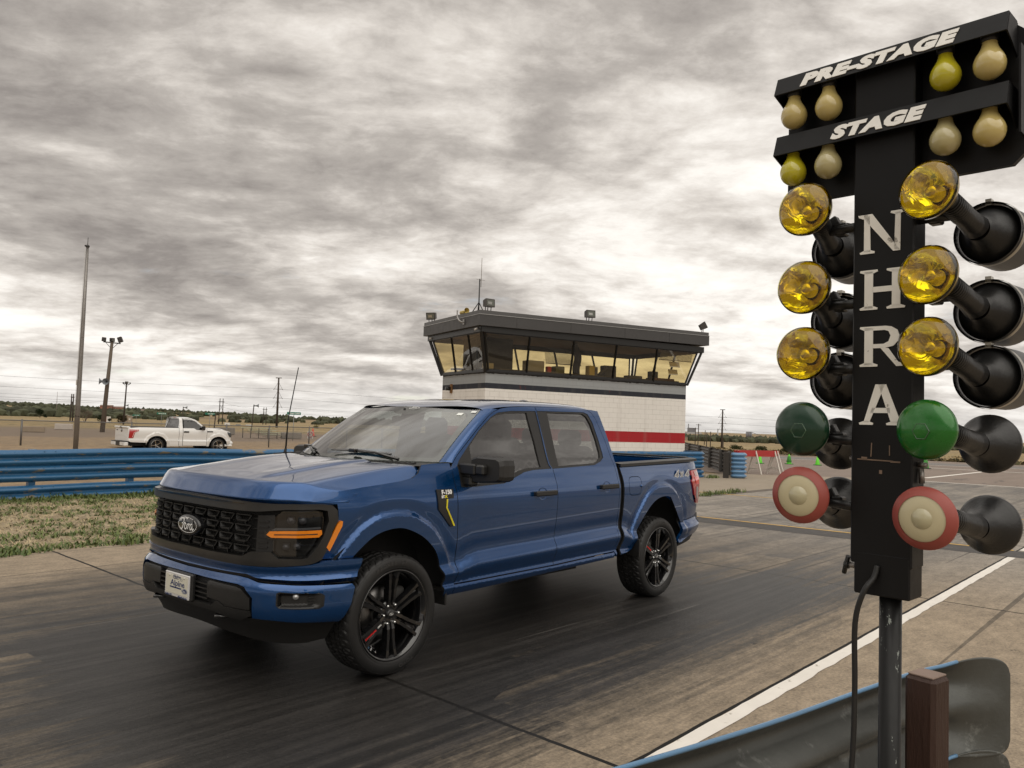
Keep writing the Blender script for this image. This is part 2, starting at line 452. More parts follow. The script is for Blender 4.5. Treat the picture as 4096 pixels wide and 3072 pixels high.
def terrain_mat():
    m,N,b=nodes_of('desert ground');b.inputs['Roughness'].default_value=.95;b.inputs['Specular IOR Level'].default_value=.15
    tc=N.n('ShaderNodeTexCoord');v=tc.outputs['Object']
    ln=N.n('ShaderNodeVectorMath',operation='LENGTH');N.l(v,ln.inputs[0]);D=ln.outputs['Value']
    n1=N.noise(v,.12,6,.6);n2=N.noise(v,1.6,6,.65);n3=N.noise(v,14,5,.6);n4=N.noise(v,.02,5,.6)
    near=N.mix(N.sstep(.42,.6,n2),(.33,.245,.155,1),(.25,.185,.125,1))
    near=N.mix(N.sstep(.58,.66,n3),near,(.16,.12,.085,1))
    lot=N.mix(n2,(.185,.145,.115,1),(.25,.195,.145,1))
    Dn=N.math('ADD',D,N.math('MULTIPLY',N.math('SUBTRACT',n1,.5),26))
    col=N.mix(N.sstep(50,57,Dn),near,lot)
    grassy=N.mix(N.sstep(.4,.62,n1),(.36,.265,.135,1),(.26,.20,.115,1))
    grassy=N.mix(N.math('MULTIPLY',N.sstep(.50,.58,N.noise(v,.55,8,.7)),.75),grassy,(.115,.105,.055,1))
    grassy=N.mix(N.math('MULTIPLY',N.sstep(.56,.6,n4),.45),grassy,(.42,.33,.21,1))
    col=N.mix(N.sstep(76,92,Dn),col,grassy)
    far=N.mix(N.sstep(.45,.6,N.noise(v,.008,5,.6)),(.30,.225,.13,1),(.20,.15,.095,1))
    col=N.mix(N.sstep(420,800,D),col,far)
    N.l(col,b.inputs['Base Color'])
    bp=N.n('ShaderNodeBump');bp.inputs['Strength'].default_value=.7;bp.inputs['Distance'].default_value=.08
    N.l(N.math('ADD',n3,N.math('MULTIPLY',n2,2)),bp.inputs['Height']);N.l(bp.outputs[0],b.inputs['Normal'])
    return m
def make_terrain():
    radii=[0,20,40,55,62,68,74,80]
    while radii[-1]<9000:radii.append(radii[-1]*1.045 if radii[-1]<2500 else radii[-1]*1.15)
    az=[-200+i*.5 for i in range(0,220)]+[-90+i*3 for i in range(0,84)]
    mb=MB();w=len(az)
    for r in radii:
        for a in az:
            x=CAMP.x+r*math.cos(R(a));y=CAMP.y+r*math.sin(R(a));mb.v.append(Vector((x,y,terrain_z(x,y))))
    for i in range(len(radii)-1):
        for j in range(w):
            k=(j+1)%w
            mb.f.append([i*w+j,(i+1)*w+j,(i+1)*w+k,i*w+k]);mb.m.append(0);mb.sm.append(True)
    structure(mb.build('ground',terrain_mat()))
make_terrain()
def flat(name,poly,z,m):
    me=bpy.data.meshes.new(name)
    if area2(poly)<0:poly=poly[::-1]
    me.from_pydata([(x,y,z) for x,y in poly],[],[tuple(range(len(poly)))]);me.materials.append(m)
    return structure(link(bpy.data.objects.new(name,me)))
def track_mat():
    m,N,b=nodes_of('rubbered concrete');b.inputs['Specular IOR Level'].default_value=.35
    tc=N.n('ShaderNodeTexCoord');v=tc.outputs['Object']
    sp=N.n('ShaderNodeSeparateXYZ');N.l(v,sp.inputs[0]);x,y=sp.outputs[0],sp.outputs[1]
    yy=N.math('MULTIPLY_ADD',x,.0276,y)
    cb=N.n('ShaderNodeCombineXYZ');N.l(x,cb.inputs[0]);N.l(yy,cb.inputs[1]);q=cb.outputs[0]
    wob=N.noise(N.mapping(q,scale=(.05,.3,1)),1.0,3,.5)
    cb2=N.n('ShaderNodeCombineXYZ');N.l(x,cb2.inputs[0]);N.l(N.math('MULTIPLY_ADD',wob,.9,yy),cb2.inputs[1]);qs=cb2.outputs[0]
    s1=N.noise(N.mapping(qs,scale=(.10,2.6,1)),1.0,7,.62)
    s2=N.noise(N.mapping(qs,scale=(.22,11,1)),1.0,7,.7)
    s3=N.noise(N.mapping(qs,scale=(1.1,55,1)),1.0,5,.7)
    blot=N.noise(q,.55,6,.6);grit=N.noise(q,38,5,.65);pit=N.noise(N.mapping(q,scale=(9,22,1)),1.0,6,.7)
    # clean concrete
    con=N.mix(blot,(.245,.195,.140,1),(.345,.275,.193,1))
    con=N.mix(N.sstep(.40,.62,grit),con,N.mix(.28,con,(.12,.10,.085,1)))
    far=N.sstep(-4.5,-11,x)                                    # away from the burn-out area the slab is greyer
    con=N.mix(N.math('MULTIPLY',far,.72),con,(.255,.238,.215,1))
    # rubber laid down along the lane, with shade around the truck painted in
    edge=N.math('MULTIPLY_ADD',N.math('SUBTRACT',s2,.5),1.6,yy)
    edge=N.math('MULTIPLY_ADD',N.math('SUBTRACT',pit,.5),.9,edge)
    right=N.sstep(3.05,1.95,edge);left=N.sstep(-4.35,-3.35,N.math('MULTIPLY_ADD',N.math('SUBTRACT',s1,.5),1.2,yy))
    lane=N.math('MULTIPLY',right,left)
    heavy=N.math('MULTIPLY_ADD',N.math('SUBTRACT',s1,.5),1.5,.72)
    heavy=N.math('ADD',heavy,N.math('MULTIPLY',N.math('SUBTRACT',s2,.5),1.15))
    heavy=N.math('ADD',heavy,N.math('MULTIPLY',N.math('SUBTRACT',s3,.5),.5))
    truck_shade=N.math('MULTIPLY',N.sstep(3.4,.6,N.math('ABSOLUTE',N.math('ADD',yy,-.45))),N.math('MULTIPLY',N.sstep(-8.5,-2.5,x),N.sstep(2.3,.9,x)))  # painted shade under and ahead of the truck, added as extra rubber cover
    heavy=N.math('ADD',heavy,N.math('MULTIPLY',truck_shade,.72))
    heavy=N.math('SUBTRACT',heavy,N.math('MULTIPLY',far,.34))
    # square patches where the surface was scraped or relaid
    vo=N.n('ShaderNodeTexVoronoi',distance='CHEBYCHEV');vo.inputs['Randomness'].default_value=.85
    N.l(N.mapping(q,scale=(.42,1.05,1)),vo.inputs['Vector']);vo.inputs['Scale'].default_value=1
    sv=N.n('ShaderNodeSeparateColor');N.l(vo.outputs['Color'],sv.inputs[0])
    heavy=N.math('SUBTRACT',heavy,N.math('MULTIPLY',N.sstep(.62,.66,sv.outputs[0]),.24))
    heavy=N.math('ADD',heavy,N.math('MULTIPLY',N.sstep(.30,.26,sv.outputs[1]),.12))
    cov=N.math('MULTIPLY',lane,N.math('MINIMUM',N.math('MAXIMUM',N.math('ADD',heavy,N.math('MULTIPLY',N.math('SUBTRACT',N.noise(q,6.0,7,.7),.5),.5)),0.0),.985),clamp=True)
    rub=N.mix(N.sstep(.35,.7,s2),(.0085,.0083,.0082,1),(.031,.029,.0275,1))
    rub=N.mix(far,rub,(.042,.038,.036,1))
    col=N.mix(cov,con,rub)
    # loose tyre marks wandering outside the groove
    mk=N.noise(N.mapping(q,rot=(0,0,R(4)),scale=(.06,3.2,1)),1.0,4,.55)
    col=N.mix(N.math('MULTIPLY',N.math('MULTIPLY',N.sstep(.60,.70,mk),N.sstep(3.2,2.0,yy)),.55),col,(.045,.04,.037,1))
    dk=N.noise(N.mapping(q,scale=(1.6,3.6,1)),1.0,5,.6)
    col=N.mix(N.math('MULTIPLY',N.sstep(.70,.72,dk),.8),col,(.03,.027,.025,1))
    # thin pale scrapes and dark single-tyre lines along the lane
    sc=N.noise(N.mapping(q,rot=(0,0,R(-3)),scale=(.22,16,1)),1.0,4,.6)
    col=N.mix(N.math('MULTIPLY',N.math('MULTIPLY',N.sstep(.66,.70,sc),lane),N.math('MULTIPLY_ADD',far,.30,.36)),col,(.24,.222,.20,1))
    ln2=N.noise(N.mapping(q,rot=(0,0,R(2)),scale=(.05,7.5,1)),1.0,2,.5)
    col=N.mix(N.math('MULTIPLY',N.sstep(.655,.675,ln2),.55),col,(.014,.013,.0125,1))
    fl=N.noise(q,85,3,.6)
    col=N.mix(N.math('MULTIPLY',N.sstep(.66,.72,fl),.5),col,(.22,.20,.18,1))
    g1=N.noise(q,44,4,.75);g2=N.noise(N.mapping(q,scale=(5,11,1)),1.0,7,.72);g3=N.noise(q,1.9,6,.65)
    mod=N.math('ADD',N.math('MULTIPLY',N.math('SUBTRACT',g1,.5),1.5),N.math('ADD',N.math('MULTIPLY',N.math('SUBTRACT',g2,.5),1.3),N.math('MULTIPLY',N.math('SUBTRACT',g3,.5),.9)))
    mod=N.math('MAXIMUM',N.math('ADD',1.0,mod),.35)
    cm=N.n('ShaderNodeCombineXYZ')
    for k in range(3):N.l(mod,cm.inputs[k])
    col=N.mix(1.0,col,cm.outputs[0],'MULTIPLY')
    # saw-cut joints
    def line(c,period,off,w):
        t=N.math('FRACT',N.math('DIVIDE',N.math('ADD',c,off),period))
        t=N.math('ABSOLUTE',N.math('SUBTRACT',t,.5))
        return N.math('LESS_THAN',N.math('MULTIPLY',t,period),w)
    xj=N.math('MULTIPLY_ADD',y,-.055,x)
    xj=N.math('MULTIPLY_ADD',N.noise(q,2.5,3,.5),.03,xj)
    j=line(xj,6.05,3.0,.016)
    j=N.math('MAXIMUM',j,N.math('LESS_THAN',N.math('ABSOLUTE',N.math('SUBTRACT',N.math('MULTIPLY_ADD',N.noise(q,3,3,.5),.02,yy),2.945)),.014))
    col=N.mix(j,col,(.006,.005,.004,1))
    N.l(col,b.inputs['Base Color'])
    N.l(N.math('MULTIPLY_ADD',cov,-.38,.88),b.inputs['Roughness'])
    bp=N.n('ShaderNodeBump');bp.inputs['Strength'].default_value=.35;bp.inputs['Distance'].default_value=.006
    N.l(N.math('ADD',grit,N.math('MULTIPLY',s3,.6)),bp.inputs['Height']);N.l(bp.outputs[0],b.inputs['Normal'])
    return m
EDGE=lambda x:-5.48-.068*x+.10*math.sin(x*1.3)+.05*math.sin(x*3.1)
def make_track():
    xs=[18-i*.5 for i in range(0,100)]
    poly=[(x,EDGE(x)) for x in xs if x>-16]+[(-16,-4.4),(-17,-4.35),(-31.6,-4.0),(-31.7,14),(18,14)]
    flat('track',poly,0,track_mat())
    asphalt=mat('brown lot asphalt',(.205,.16,.13),.9,var=.28,var_scale=.5,color2=(.10,.085,.075),thr=(.60,.66),bump=.3,bump_scale=40,stretch=(.5,2.2,1))
    road=mat('road asphalt',(.17,.155,.145),.9,var=.15,var_scale=.6)
    apron=mat('apron concrete',(.29,.24,.18),.85,var=.16,var_scale=.7,color2=(.17,.145,.12),thr=(.6,.68),bump=.3,bump_scale=50)
    flat('apron',[(-16.2,-4.52),(-17,-4.5),(-31.6,-4.15),(-27.6,-9.2),(-24,-9.6),(-15,-10.2)],-.004,apron)
    flat('pavement',[(-31.75,14),(-31.75,-2),(-31.6,-4.1),(-27.6,-9.2),(-30,-16),(-57,-18),(-64,-9),(-64,14)],-.006,asphalt)
    flat('road',[(-50.6,-16.2),(-55.0,-17.8),(-62.6,4),(-62.6,14),(-57,14),(-57.0,2)],.0,road)
    white=mat('road paint white',(.72,.68,.62),.8,var=.14,var_scale=4,color2=(.33,.29,.24),thr=(.60,.67))
    yellow=mat('road paint yellow',(.55,.33,.06),.8,var=.15,var_scale=5,color2=(.2,.16,.12),thr=(.56,.64))
    tar=mat('tar strip',(.055,.05,.047),.8,var=.25,var_scale=3,color2=(.13,.115,.10),thr=(.58,.66))
    L=lambda x:2.955-.0276*x
    pts=[9-i*.4 for i in range(0,46)]
    rag=random.Random(3)
    def band(x0,x1):
        p=[x for x in [x0-i*.15 for i in range(400)] if x>x1]+[x1]
        return [(x,L(x)+rag.uniform(-.004,.004)) for x in p]+[(x,L(x)+.105+rag.uniform(-.008,.008)) for x in p[::-1]]
    flat('road marking',band(9,-10.25),.004,white);flat('road marking',band(-11.25,-31),.004,white)
    flat('tar strip',[(-10.32,-4.6),(-10.3,8),(-11.1,8),(-11.12,-4.6)],.003,tar)
    flat('road marking',[(-11.13,-4.6),(-11.12,3.2),(-11.21,3.2),(-11.22,-4.6)],.004,yellow)
    flat('road marking',[(-17.15,-5.2),(-17.2,3),(-17.3,3),(-17.25,-5.2)],.004,yellow)
    flat('tar strip',[(-15.5,-4.62),(-16,-4.3),(-31,-3.7),(-31.2,-4.1),(-17,-4.62)],.002,mat('crack fill',(.12,.10,.08),.95,var=.3,var_scale=3))
    flat('road marking',[(-31.55,-3.3),(-31.6,10),(-31.8,10),(-31.75,-3.3)],.004,white)
    flat('road marking',[(-34.6,-3.2),(-48,-2.75),(-48,-2.55),(-34.6,-2.95)],.0,white)
    flat('road marking',[(-48.3,-6.3),(-48.1,-2.6),(-47.8,-2.6),(-48.0,-6.3)],.0,white)
    flat('road marking',[(-48.1,-2.6),(-49,5),(-48.7,5),(-47.8,-2.6)],.0,white)
    flat('road marking',[(-50.1,-15.6),(-56.2,2),(-55.9,2),(-49.8,-15.6)],.006,white)
make_track()
# ------------------------------------------------------------------ verge with dry grass and weeds
def make_verge():
    soil=mat('verge soil',(.27,.21,.135),.95,var=.5,var_scale=3.5,color2=(.38,.31,.20),thr=(.5,.6),bump=.8,bump_scale=30)
    poly=[(x,EDGE(x)-.02) for x in [18-i*.5 for i in range(0,68)]]+[(-16,-10.2),(-8,-12.4),(18,-12.6)]
    flat('verge',poly,-.008,soil)
    straw=mat('dry grass straw',(.50,.40,.235),.9);straw2=mat('dry grass grey',(.30,.245,.165),.9)
    green=mat('weed green',(.13,.165,.042),.7);green2=mat('weed dark green',(.075,.11,.03),.7)
    rg=random.Random(11);mb=MB()
    def blade(x,y,z,h,w,a,lean,mi):
        dx,dy=math.cos(a),math.sin(a);px,py=-dy*w/2,dx*w/2
        b=len(mb.v)
        mb.v+=[Vector((x-px,y-py,z)),Vector((x+px,y+py,z)),Vector((x+dx*lean*.45-px*.8,y+dy*lean*.45-py*.8,z+h*.62)),Vector((x+dx*lean*.45+px*.8,y+dy*lean*.45+py*.8,z+h*.62)),Vector((x+dx*lean,y+dy*lean,z+h))]
        mb.f+=[[b,b+1,b+3,b+2],[b+2,b+3,b+4]];mb.m+=[mi]*2;mb.sm+=[True]*2
    def dens(x,y):
        return .7*mnoise.noise(Vector((x*1.1,y*1.1,0)))+.9*mnoise.noise(Vector((x*2.9,y*2.9,4)))+.4*mnoise.noise(Vector((x*7,y*7,9)))
    n=0
    while n<85000:
        x=rg.uniform(-11,5.5);y=rg.uniform(-12.1,-4.2)
        if y>EDGE(x)+.02:continue
        d=dens(x,y)
        edge=smooth01(.9,.0,EDGE(x)-y)*.5+smooth01(-10.6,-11.8,y)*.55
        g=d+edge
        if rg.random()<.20+.15*d:continue
        isg=g>.07+rg.uniform(-.25,.3)
        if isg:
            for k in range(3):
                blade(x+rg.gauss(0,.03),y+rg.gauss(0,.03),-.01,rg.uniform(.012,.055)*(1+.7*max(0,g-.4)),rg.uniform(.010,.024),rg.uniform(0,6.3),rg.uniform(.03,.10),2+(rg.random()<.4))
                n+=1
        else:
            for k in range(2):
                flatb=rg.random()<.6
                blade(x+rg.gauss(0,.03),y+rg.gauss(0,.03),-.008,rg.uniform(.004,.02) if flatb else rg.uniform(.012,.05),rg.uniform(.005,.012),rg.uniform(0,6.3),rg.uniform(.04,.13),rg.random()<.3)
                n+=1
    # broad-leaved weeds against the rail and along the slab edge
    for i in range(330):
        x=rg.uniform(-11,5)
        y=-11.75+rg.gauss(0,.16) if rg.random()<.7 else EDGE(x)-abs(rg.gauss(0,.12))
        s=rg.uniform(.6,1.5)
        for k in range(16):
            a=rg.uniform(0,6.3)
            blade(x+rg.gauss(0,.07*s),y+rg.gauss(0,.07*s),-.01,rg.uniform(.03,.10)*s,rg.uniform(.018,.040),a,rg.uniform(.02,.10)*s,2+(rg.random()<.5))
    o=mb.build('grass',[straw,straw2,green,green2],fixn=False);o['kind']='stuff'
    # tufts growing in the crack of the far apron
    mb2=MB();mb=mb2
    for i in range(420):
        x=rg.uniform(-18.6,-15.6);y=-4.55-.0*x+rg.gauss(0,.10)
        blade(x,y,0,rg.uniform(.03,.14),.02,rg.uniform(0,6.3),rg.uniform(.02,.1),rg.random()<.5)
    for i in range(120):
        blade(-24.0+rg.gauss(0,.25),-8.0+rg.gauss(0,.1),0,rg.uniform(.05,.16),.025,rg.uniform(0,6.3),rg.uniform(.02,.1),rg.random()<.5)
    o=mb2.build('weeds',[green,green2],fixn=False);o['kind']='stuff'
make_verge()
import math
def interp(z,T):
    if z<=T[0][0]:return T[0][1]
    for i in range(len(T)-1):
        if z<=T[i+1][0]:
            a,b=T[i],T[i+1];return a[1]+(b[1]-a[1])*(z-a[0])/(b[0]-a[0])
    return T[-1][1]
def spline(z,T):
    # monotone-ish cubic hermite (Catmull-Rom on uneven knots)
    n=len(T)
    if z<=T[0][0]:return T[0][1]
    if z>=T[-1][0]:return T[-1][1]
    for i in range(n-1):
        if z<=T[i+1][0]:break
    x0,y0=T[i];x1,y1=T[i+1];h=x1-x0;t=(z-x0)/h
    d=(y1-y0)/h
    m0=d if i==0 else 0.5*(d+(y0-T[i-1][1])/(x0-T[i-1][0]))
    m1=d if i==n-2 else 0.5*(d+(T[i+2][1]-y1)/(T[i+2][0]-x1))
    return (2*t**3-3*t*t+1)*y0+(t**3-2*t*t+t)*h*m0+(-2*t**3+3*t*t)*y1+(t**3-t*t)*h*m1
def sm(a,b,x):
    t=max(0,min(1,(x-a)/(b-a)));return t*t*(3-2*t)
YT=[(.44,.945),(.47,.965),(.505,.985),(.53,.988),(.55,.968),(.60,.978),(.66,.999),(.69,1.003),(.715,.995),(.775,.962),(.80,.9600),(.90,.9745),(1.0,.9855),(1.08,.9915),(1.14,.9925),(1.20,.987),(1.28,.966),(1.38,.940),(1.42,.922),(1.64,.855),(1.80,.806),(1.88,.778),(1.915,.752),(1.94,.70),(1.955,.62),(1.97,0)]
ZC=[(-4.75,.768),(-4.18,.734),(-3.25,.721),(-3.156,.729),(-3.077,.767),(-3.0,.79),(-2.87,.80),(-.86,.752),(-.80,.744),(-.66,.698),(-.45,.69),(.5,.69)]
FIN=[(.359,.833),(.308,.883),(.217,.953),(.110,.990),(-.024,.998),(-.139,.969),(-.263,.910),(-.375,.821),(-.433,.739),(-.455,.683),(-.492,.581),(-.495,.504),(-.52,.442)]
FRI=[(.470,.848),(.425,.910),(.361,.985),(.279,1.057),(.16,1.105),(0,1.118),(-.14,1.10),(-.27,1.042),(-.34,1.004),(-.426,.924),(-.508,.823),(-.56,.74),(-.60,.6)]
RIN=[(-3.263,.720),(-3.378,.850),(-3.510,.961),(-3.637,1.019),(-3.778,1.038),(-3.908,1.021),(-4.052,.961),(-4.145,.849),(-4.183,.734),(-4.181,.630),(-4.17,.519)]
RRI=[(-3.15,.66),(-3.200,.78),(-3.315,.962),(-3.441,1.094),(-3.602,1.161),(-3.727,1.173),(-3.892,1.155),(-4.047,1.077),(-4.189,.943),(-4.265,.820),(-4.30,.7)]
def polar(P,cx):
    return sorted((math.atan2(z-.41,x-cx),math.hypot(x-cx,z-.41)) for x,z in P)
PFR=polar(FRI,0);PRR=polar(RRI,-3.694)
def side_y(x,z):
    zc=interp(x,ZC)
    if z<.50: zz=z
    elif z<zc: zz=.50+(z-.50)*(.79-.50)/(zc-.50)
    elif z<1.0: zz=.79+(z-zc)*(1.0-.79)/(1.0-zc)
    else: zz=z
    y=spline(zz,YT)
    if x>.1: y-=.10*((x-.1)/.56)**2
    if x<-4.2: y-=.055*((-4.2-x)/.48)**2
    for cx,T in ((0,PFR),(-3.694,PRR)):
        dx=x-cx;dz=z-.41
        r=math.hypot(dx,dz)
        if r<.95 and dz>-.1:
            R=interp(math.atan2(dz,dx),T)
            w=sm(.56,.80,z)*(1 if True else 0)
            y+=w*(.026*sm(R+.006,R-.03,r) - .010*sm(R+.10,R+.01,r))
    return y
XF=[(0,.94),(.3,.932),(.5,.912),(.6,.893),(.7,.85),(.8,.765),(.885,.66),(.937,.5),(.965,.38),(.985,.2)]
DX=[(.30,-.13),(.36,-.08),(.42,0.0),(.46,.035),(.52,.055),(.62,.06),(.66,.058),(.69,.045),(.715,.02),(.75,.0),(.80,.012),(.86,.012),(1.0,.008),(1.12,.004),(1.2,0),(1.3,0)]
def front_x(y,z):
    return spline(abs(y),XF)+spline(z,DX)
# ------------------------------------------------------------------ blue pickup truck
PAINT=mat('blue metallic paint',(.0012,.055,.195),.22,metal=.66,coat=1,coat_rough=.006,coat_ior=1.52)
PLASTIC=mat('black textured plastic',(.013,.0125,.012),.42,bump=.15,bump_scale=260)
MATTE=mat('matte black',(.010,.010,.010),.75)
TRIM=mat('satin charcoal trim',(.0145,.0138,.013),.30,coat=.3,coat_rough=.15)
GLOSSB=mat('gloss black',(.007,.007,.0075),.10,coat=1)
RUBBER=mat('tyre rubber',(.0105,.0102,.010),.55,var=.2,var_scale=9)
CHROME=mat('chrome',(.75,.75,.74),.12,metal=1)
STEEL=mat('brake steel',(.20,.195,.19),.38,metal=1)
LENS=glass_mat('headlamp lens',(.55,.56,.57),base=.07,grow=.8)
AMBER=mat('amber lens',(.72,.21,.012),.12,coat=1,var=.12,var_scale=30)
REDL=mat('red lens',(.45,.012,.012),.10,coat=1)
WSGLASS=glass_mat('windscreen glass',(.70,.77,.71),base=.22,grow=.78)
SGLASS=glass_mat('tinted side glass',(.46,.48,.47),base=.22,grow=.78)
INT=mat('cabin grey',(.055,.055,.055),.8)
INT2=mat('seat fabric',(.045,.045,.047),.9)
WHITEP=mat('white lettering',(.82,.82,.80),.5)
SILVER=mat('silver lettering',(.75,.75,.73),.35,metal=.2)
YELLOWP=mat('yellow accent',(.72,.62,.02),.4)
REDP=mat('red lettering',(.65,.02,.02),.4)
NAVY=mat('navy lettering',(.012,.03,.12),.4)

# arc-length coordinate across the curved nose
_S=[(0.0,0.0)]
for _i in range(1,1971):
    _y=_i*.0005;_x0=spline(_y-.0005,XF);_x1=spline(_y,XF);_S.append((_S[-1][0]+math.hypot(.0005,_x1-_x0),_y))
def y2s(y):
    i=min(len(_S)-1,abs(y)/.0005);k=int(i);a=_S[k];b=_S[min(k+1,len(_S)-1)]
    return math.copysign(a[0]+(b[0]-a[0])*(i-k),y)
def s2y(s):
    t=abs(s);lo,hi=0,len(_S)-1
    while hi-lo>1:
        m=(lo+hi)//2
        if _S[m][0]<=t:lo=m
        else:hi=m
    a,b=_S[lo],_S[hi];f=(t-a[0])/max(1e-9,b[0]-a[0])
    return math.copysign(a[1]+(b[1]-a[1])*f,s)
def nose_n(y):
    e=.002;a=abs(y);dx=(spline(min(a+e,.985),XF)-spline(max(a-e,0),XF))/(min(a+e,.985)-max(a-e,0))
    n=Vector((1,-dx*math.copysign(1,y) if y else 0,0));n.normalize();return n
def nose(off=0,dxf=None):
    def F(s,z):
        y=s2y(s);n=nose_n(y);p=Vector((spline(abs(y),XF),y,z))+n*(off+(spline(z,DX) if dxf is None else dxf(y,z)))
        return p
    return F
def S_(P): return [(y2s(y),z) for y,z in P]
def mir(P): return [(-a,b) for a,b in P][::-1]
def sym(P):
    """P runs on the +y half from the centre outward and back to the centre"""
    return P+[(-a,b) for a,b in P[::-1] if abs(a)>1e-6]
def SIDE(sg,off=0):
    return lambda x,z:(x,sg*(side_y(x,z)+off),z)

def make_truck():
    T=thing('pickup_truck','dark blue crew cab pickup truck with black wheels parked on the rubbered track','pickup truck')
    # ---- hood
    def hood_pt(t,y):
        # t 0 nose..1 rear, y across
        ay=abs(y)
        sx=spline(min(ay,.985),XF)-.004
        xb=-.085-.20*(ay/.93)**2.2
        L=t*(sx-xb);x=sx-L
        face=1.212+1.75*L;flat=1.312+.112*smooth01(-.15,1.10,L)*1.0
        k=.045;h=max(0,min(1,.5+.5*(flat-face)/k));top=flat*(1-h)+face*h-k*h*(1-h)      # soft minimum: rolled front edge
        top+=.010*(1-(ay/.9)**2)*smooth01(.0,.12,L)
        top+=(.016*smooth01(.53,.47,ay)-.006*smooth01(.38,.30,ay))*smooth01(.05,.30,L)
        seam=1.203+.052*smooth01(.0,.10,L)+.075*smooth01(.05,1.0,L)+.095*smooth01(.80,1.06,L)
        yr=.825+.03*smooth01(.1,1.0,L)
        f=(ay-yr)/(.958-yr);r=.22
        f=0 if f<-r else (f+r)**2/(4*r) if f<r else f      # shoulder crease, slightly rounded
        z=top+(min(seam,top-.004)-top)*min(1,f)
        return Vector((x,y,z))
    ys=[0,.08,.16,.24,.29,.32,.35,.38,.41,.44,.465,.48,.495,.51,.53,.56,.62,.68,.73,.77,.795,.81,.82,.828,.836,.844,.852,.86,.868,.876,.885,.90,.915,.93,.945,.958]
    ys=[-q for q in ys[:0:-1]]+ys
    mb=MB();nv=len(ys)-1
    ts=[0,.006,.012,.018,.024,.030,.036,.042,.047,.052,.056,.060,.064,.068,.073,.079,.086,.094,.105,.12]+[.12+.88*i/34 for i in range(1,35)]
    nu=len(ts)-1
    mb.grid(lambda u,v:hood_pt(ts[round(u*nu)],ys[round(v*nv)]),nu,nv)
    b=[mb.v[i] for i in range(len(mb.v))]
    w=nv+1
    rim=[i for i in range(w)]+[i*w+nv for i in range(1,nu+1)]+[nu*w+j for j in range(nv-1,-1,-1)]+[i*w for i in range(nu-1,0,-1)]
    k=len(rim);base=len(mb.v)
    cen=Vector((.3,0,1.2))
    for i in rim:
        q=mb.v[i].copy();q.z-=.02;q.x+=(-.02 if q.x>.4 else .0);mb.v.append(q)
    for i in range(k):
        mb.f.append([rim[i],rim[(i+1)%k],base+(i+1)%k,base+i]);mb.m.append(0);mb.sm.append(False)
    mb.build('hood',PAINT,T)
    # ---- sides
    A=[(-.612,1.436),(-.677,1.493),(-.824,1.597),(-.988,1.712),(-1.164,1.823),(-1.257,1.858),(-1.326,1.876),(-1.499,1.895),(-1.796,1.905)]
    A=cr(A,4)
    ROOFE=lambda x:1.915-roof_drop(x)
    BS=[(-1.796,1.905),(-1.797,1.873),(-1.811,1.652),(-1.828,1.40),(-1.852,1.362),(-1.872,1.238),(-1.876,1.063),(-1.88,.93),(-1.876,.769),(-1.866,.649),(-1.858,.535)]
    FD=[(-.584,1.347),(-.596,1.24),(-.609,1.079),(-.628,.871),(-.630,.694),(-.618,.535)]
    fglass=[(-.838,1.561),(-.979,1.672),(-1.150,1.779),(-1.243,1.815),(-1.376,1.836),(-1.652,1.847),(-1.659,1.749),(-1.680,1.595),(-1.690,1.464),(-1.69,1.382),(-1.491,1.378),(-1.400,1.364),(-1.287,1.330),(-1.17,1.286),(-1.083,1.280),(-.826,1.275),(-.832,1.473)]
    ftrim=[(-.654,1.253),(-.650,1.414),(-.679,1.450),(-.837,1.579),(-.984,1.692),(-1.155,1.796),(-1.261,1.838),(-1.426,1.856),(-1.680,1.864),(-1.783,1.867),(-1.797,1.60),(-1.81,1.40),(-1.831,1.366),(-1.575,1.360),(-1.444,1.345),(-1.276,1.295),(-1.164,1.263),(-.824,1.251)]
    rglass=[(-1.950,1.858),(-2.515,1.863),(-2.574,1.837),(-2.616,1.769),(-2.652,1.622),(-2.665,1.506),(-2.655,1.453),(-2.603,1.423),(-2.518,1.402),(-1.955,1.387),(-1.952,1.625)]
    rtrim=[(-1.802,1.869),(-2.539,1.881),(-2.604,1.862),(-2.651,1.785),(-2.690,1.614),(-2.709,1.491),(-2.707,1.452),(-2.640,1.415),(-2.518,1.384),(-1.85,1.364),(-1.822,1.40),(-1.812,1.62)]
    RD=[(-1.796,1.905),(-2.170,1.914),(-2.502,1.915),(-2.622,1.904),(-2.677,1.876),(-2.721,1.818),(-2.795,1.631),(-2.848,1.43),(-2.872,1.295),(-2.880,1.18),(-2.888,1.022),(-2.896,.80),(-2.880,.70),(-2.851,.55)]
    CABR=[(-2.80,1.906),(-2.80,1.867),(-2.852,1.678),(-2.888,1.497),(-2.905,1.271),(-2.912,1.12),(-2.920,.95),(-2.926,.80),(-2.91,.66),(-2.883,.536),(-2.868,.497)]
    fin=cr(FIN,4);rin=cr(RIN,4)
    fender=[(.357,.832),(.579,.835),(.585,.86),(.559,.887),(.476,1.088),(.480,1.15),(.487,1.187),(.552,1.194),(.650,1.204),(.640,1.225),(.617,1.247),(.590,1.256),(.288,1.293),(-.047,1.322),(-.165,1.342),(-.225,1.37),(-.262,1.410),(-.275,1.428),(-.40,1.437),(-.575,1.437)]+FD+[(-.61,.50),(-.60,.457),(-.522,.452)]+fin[::-1][1:-1]
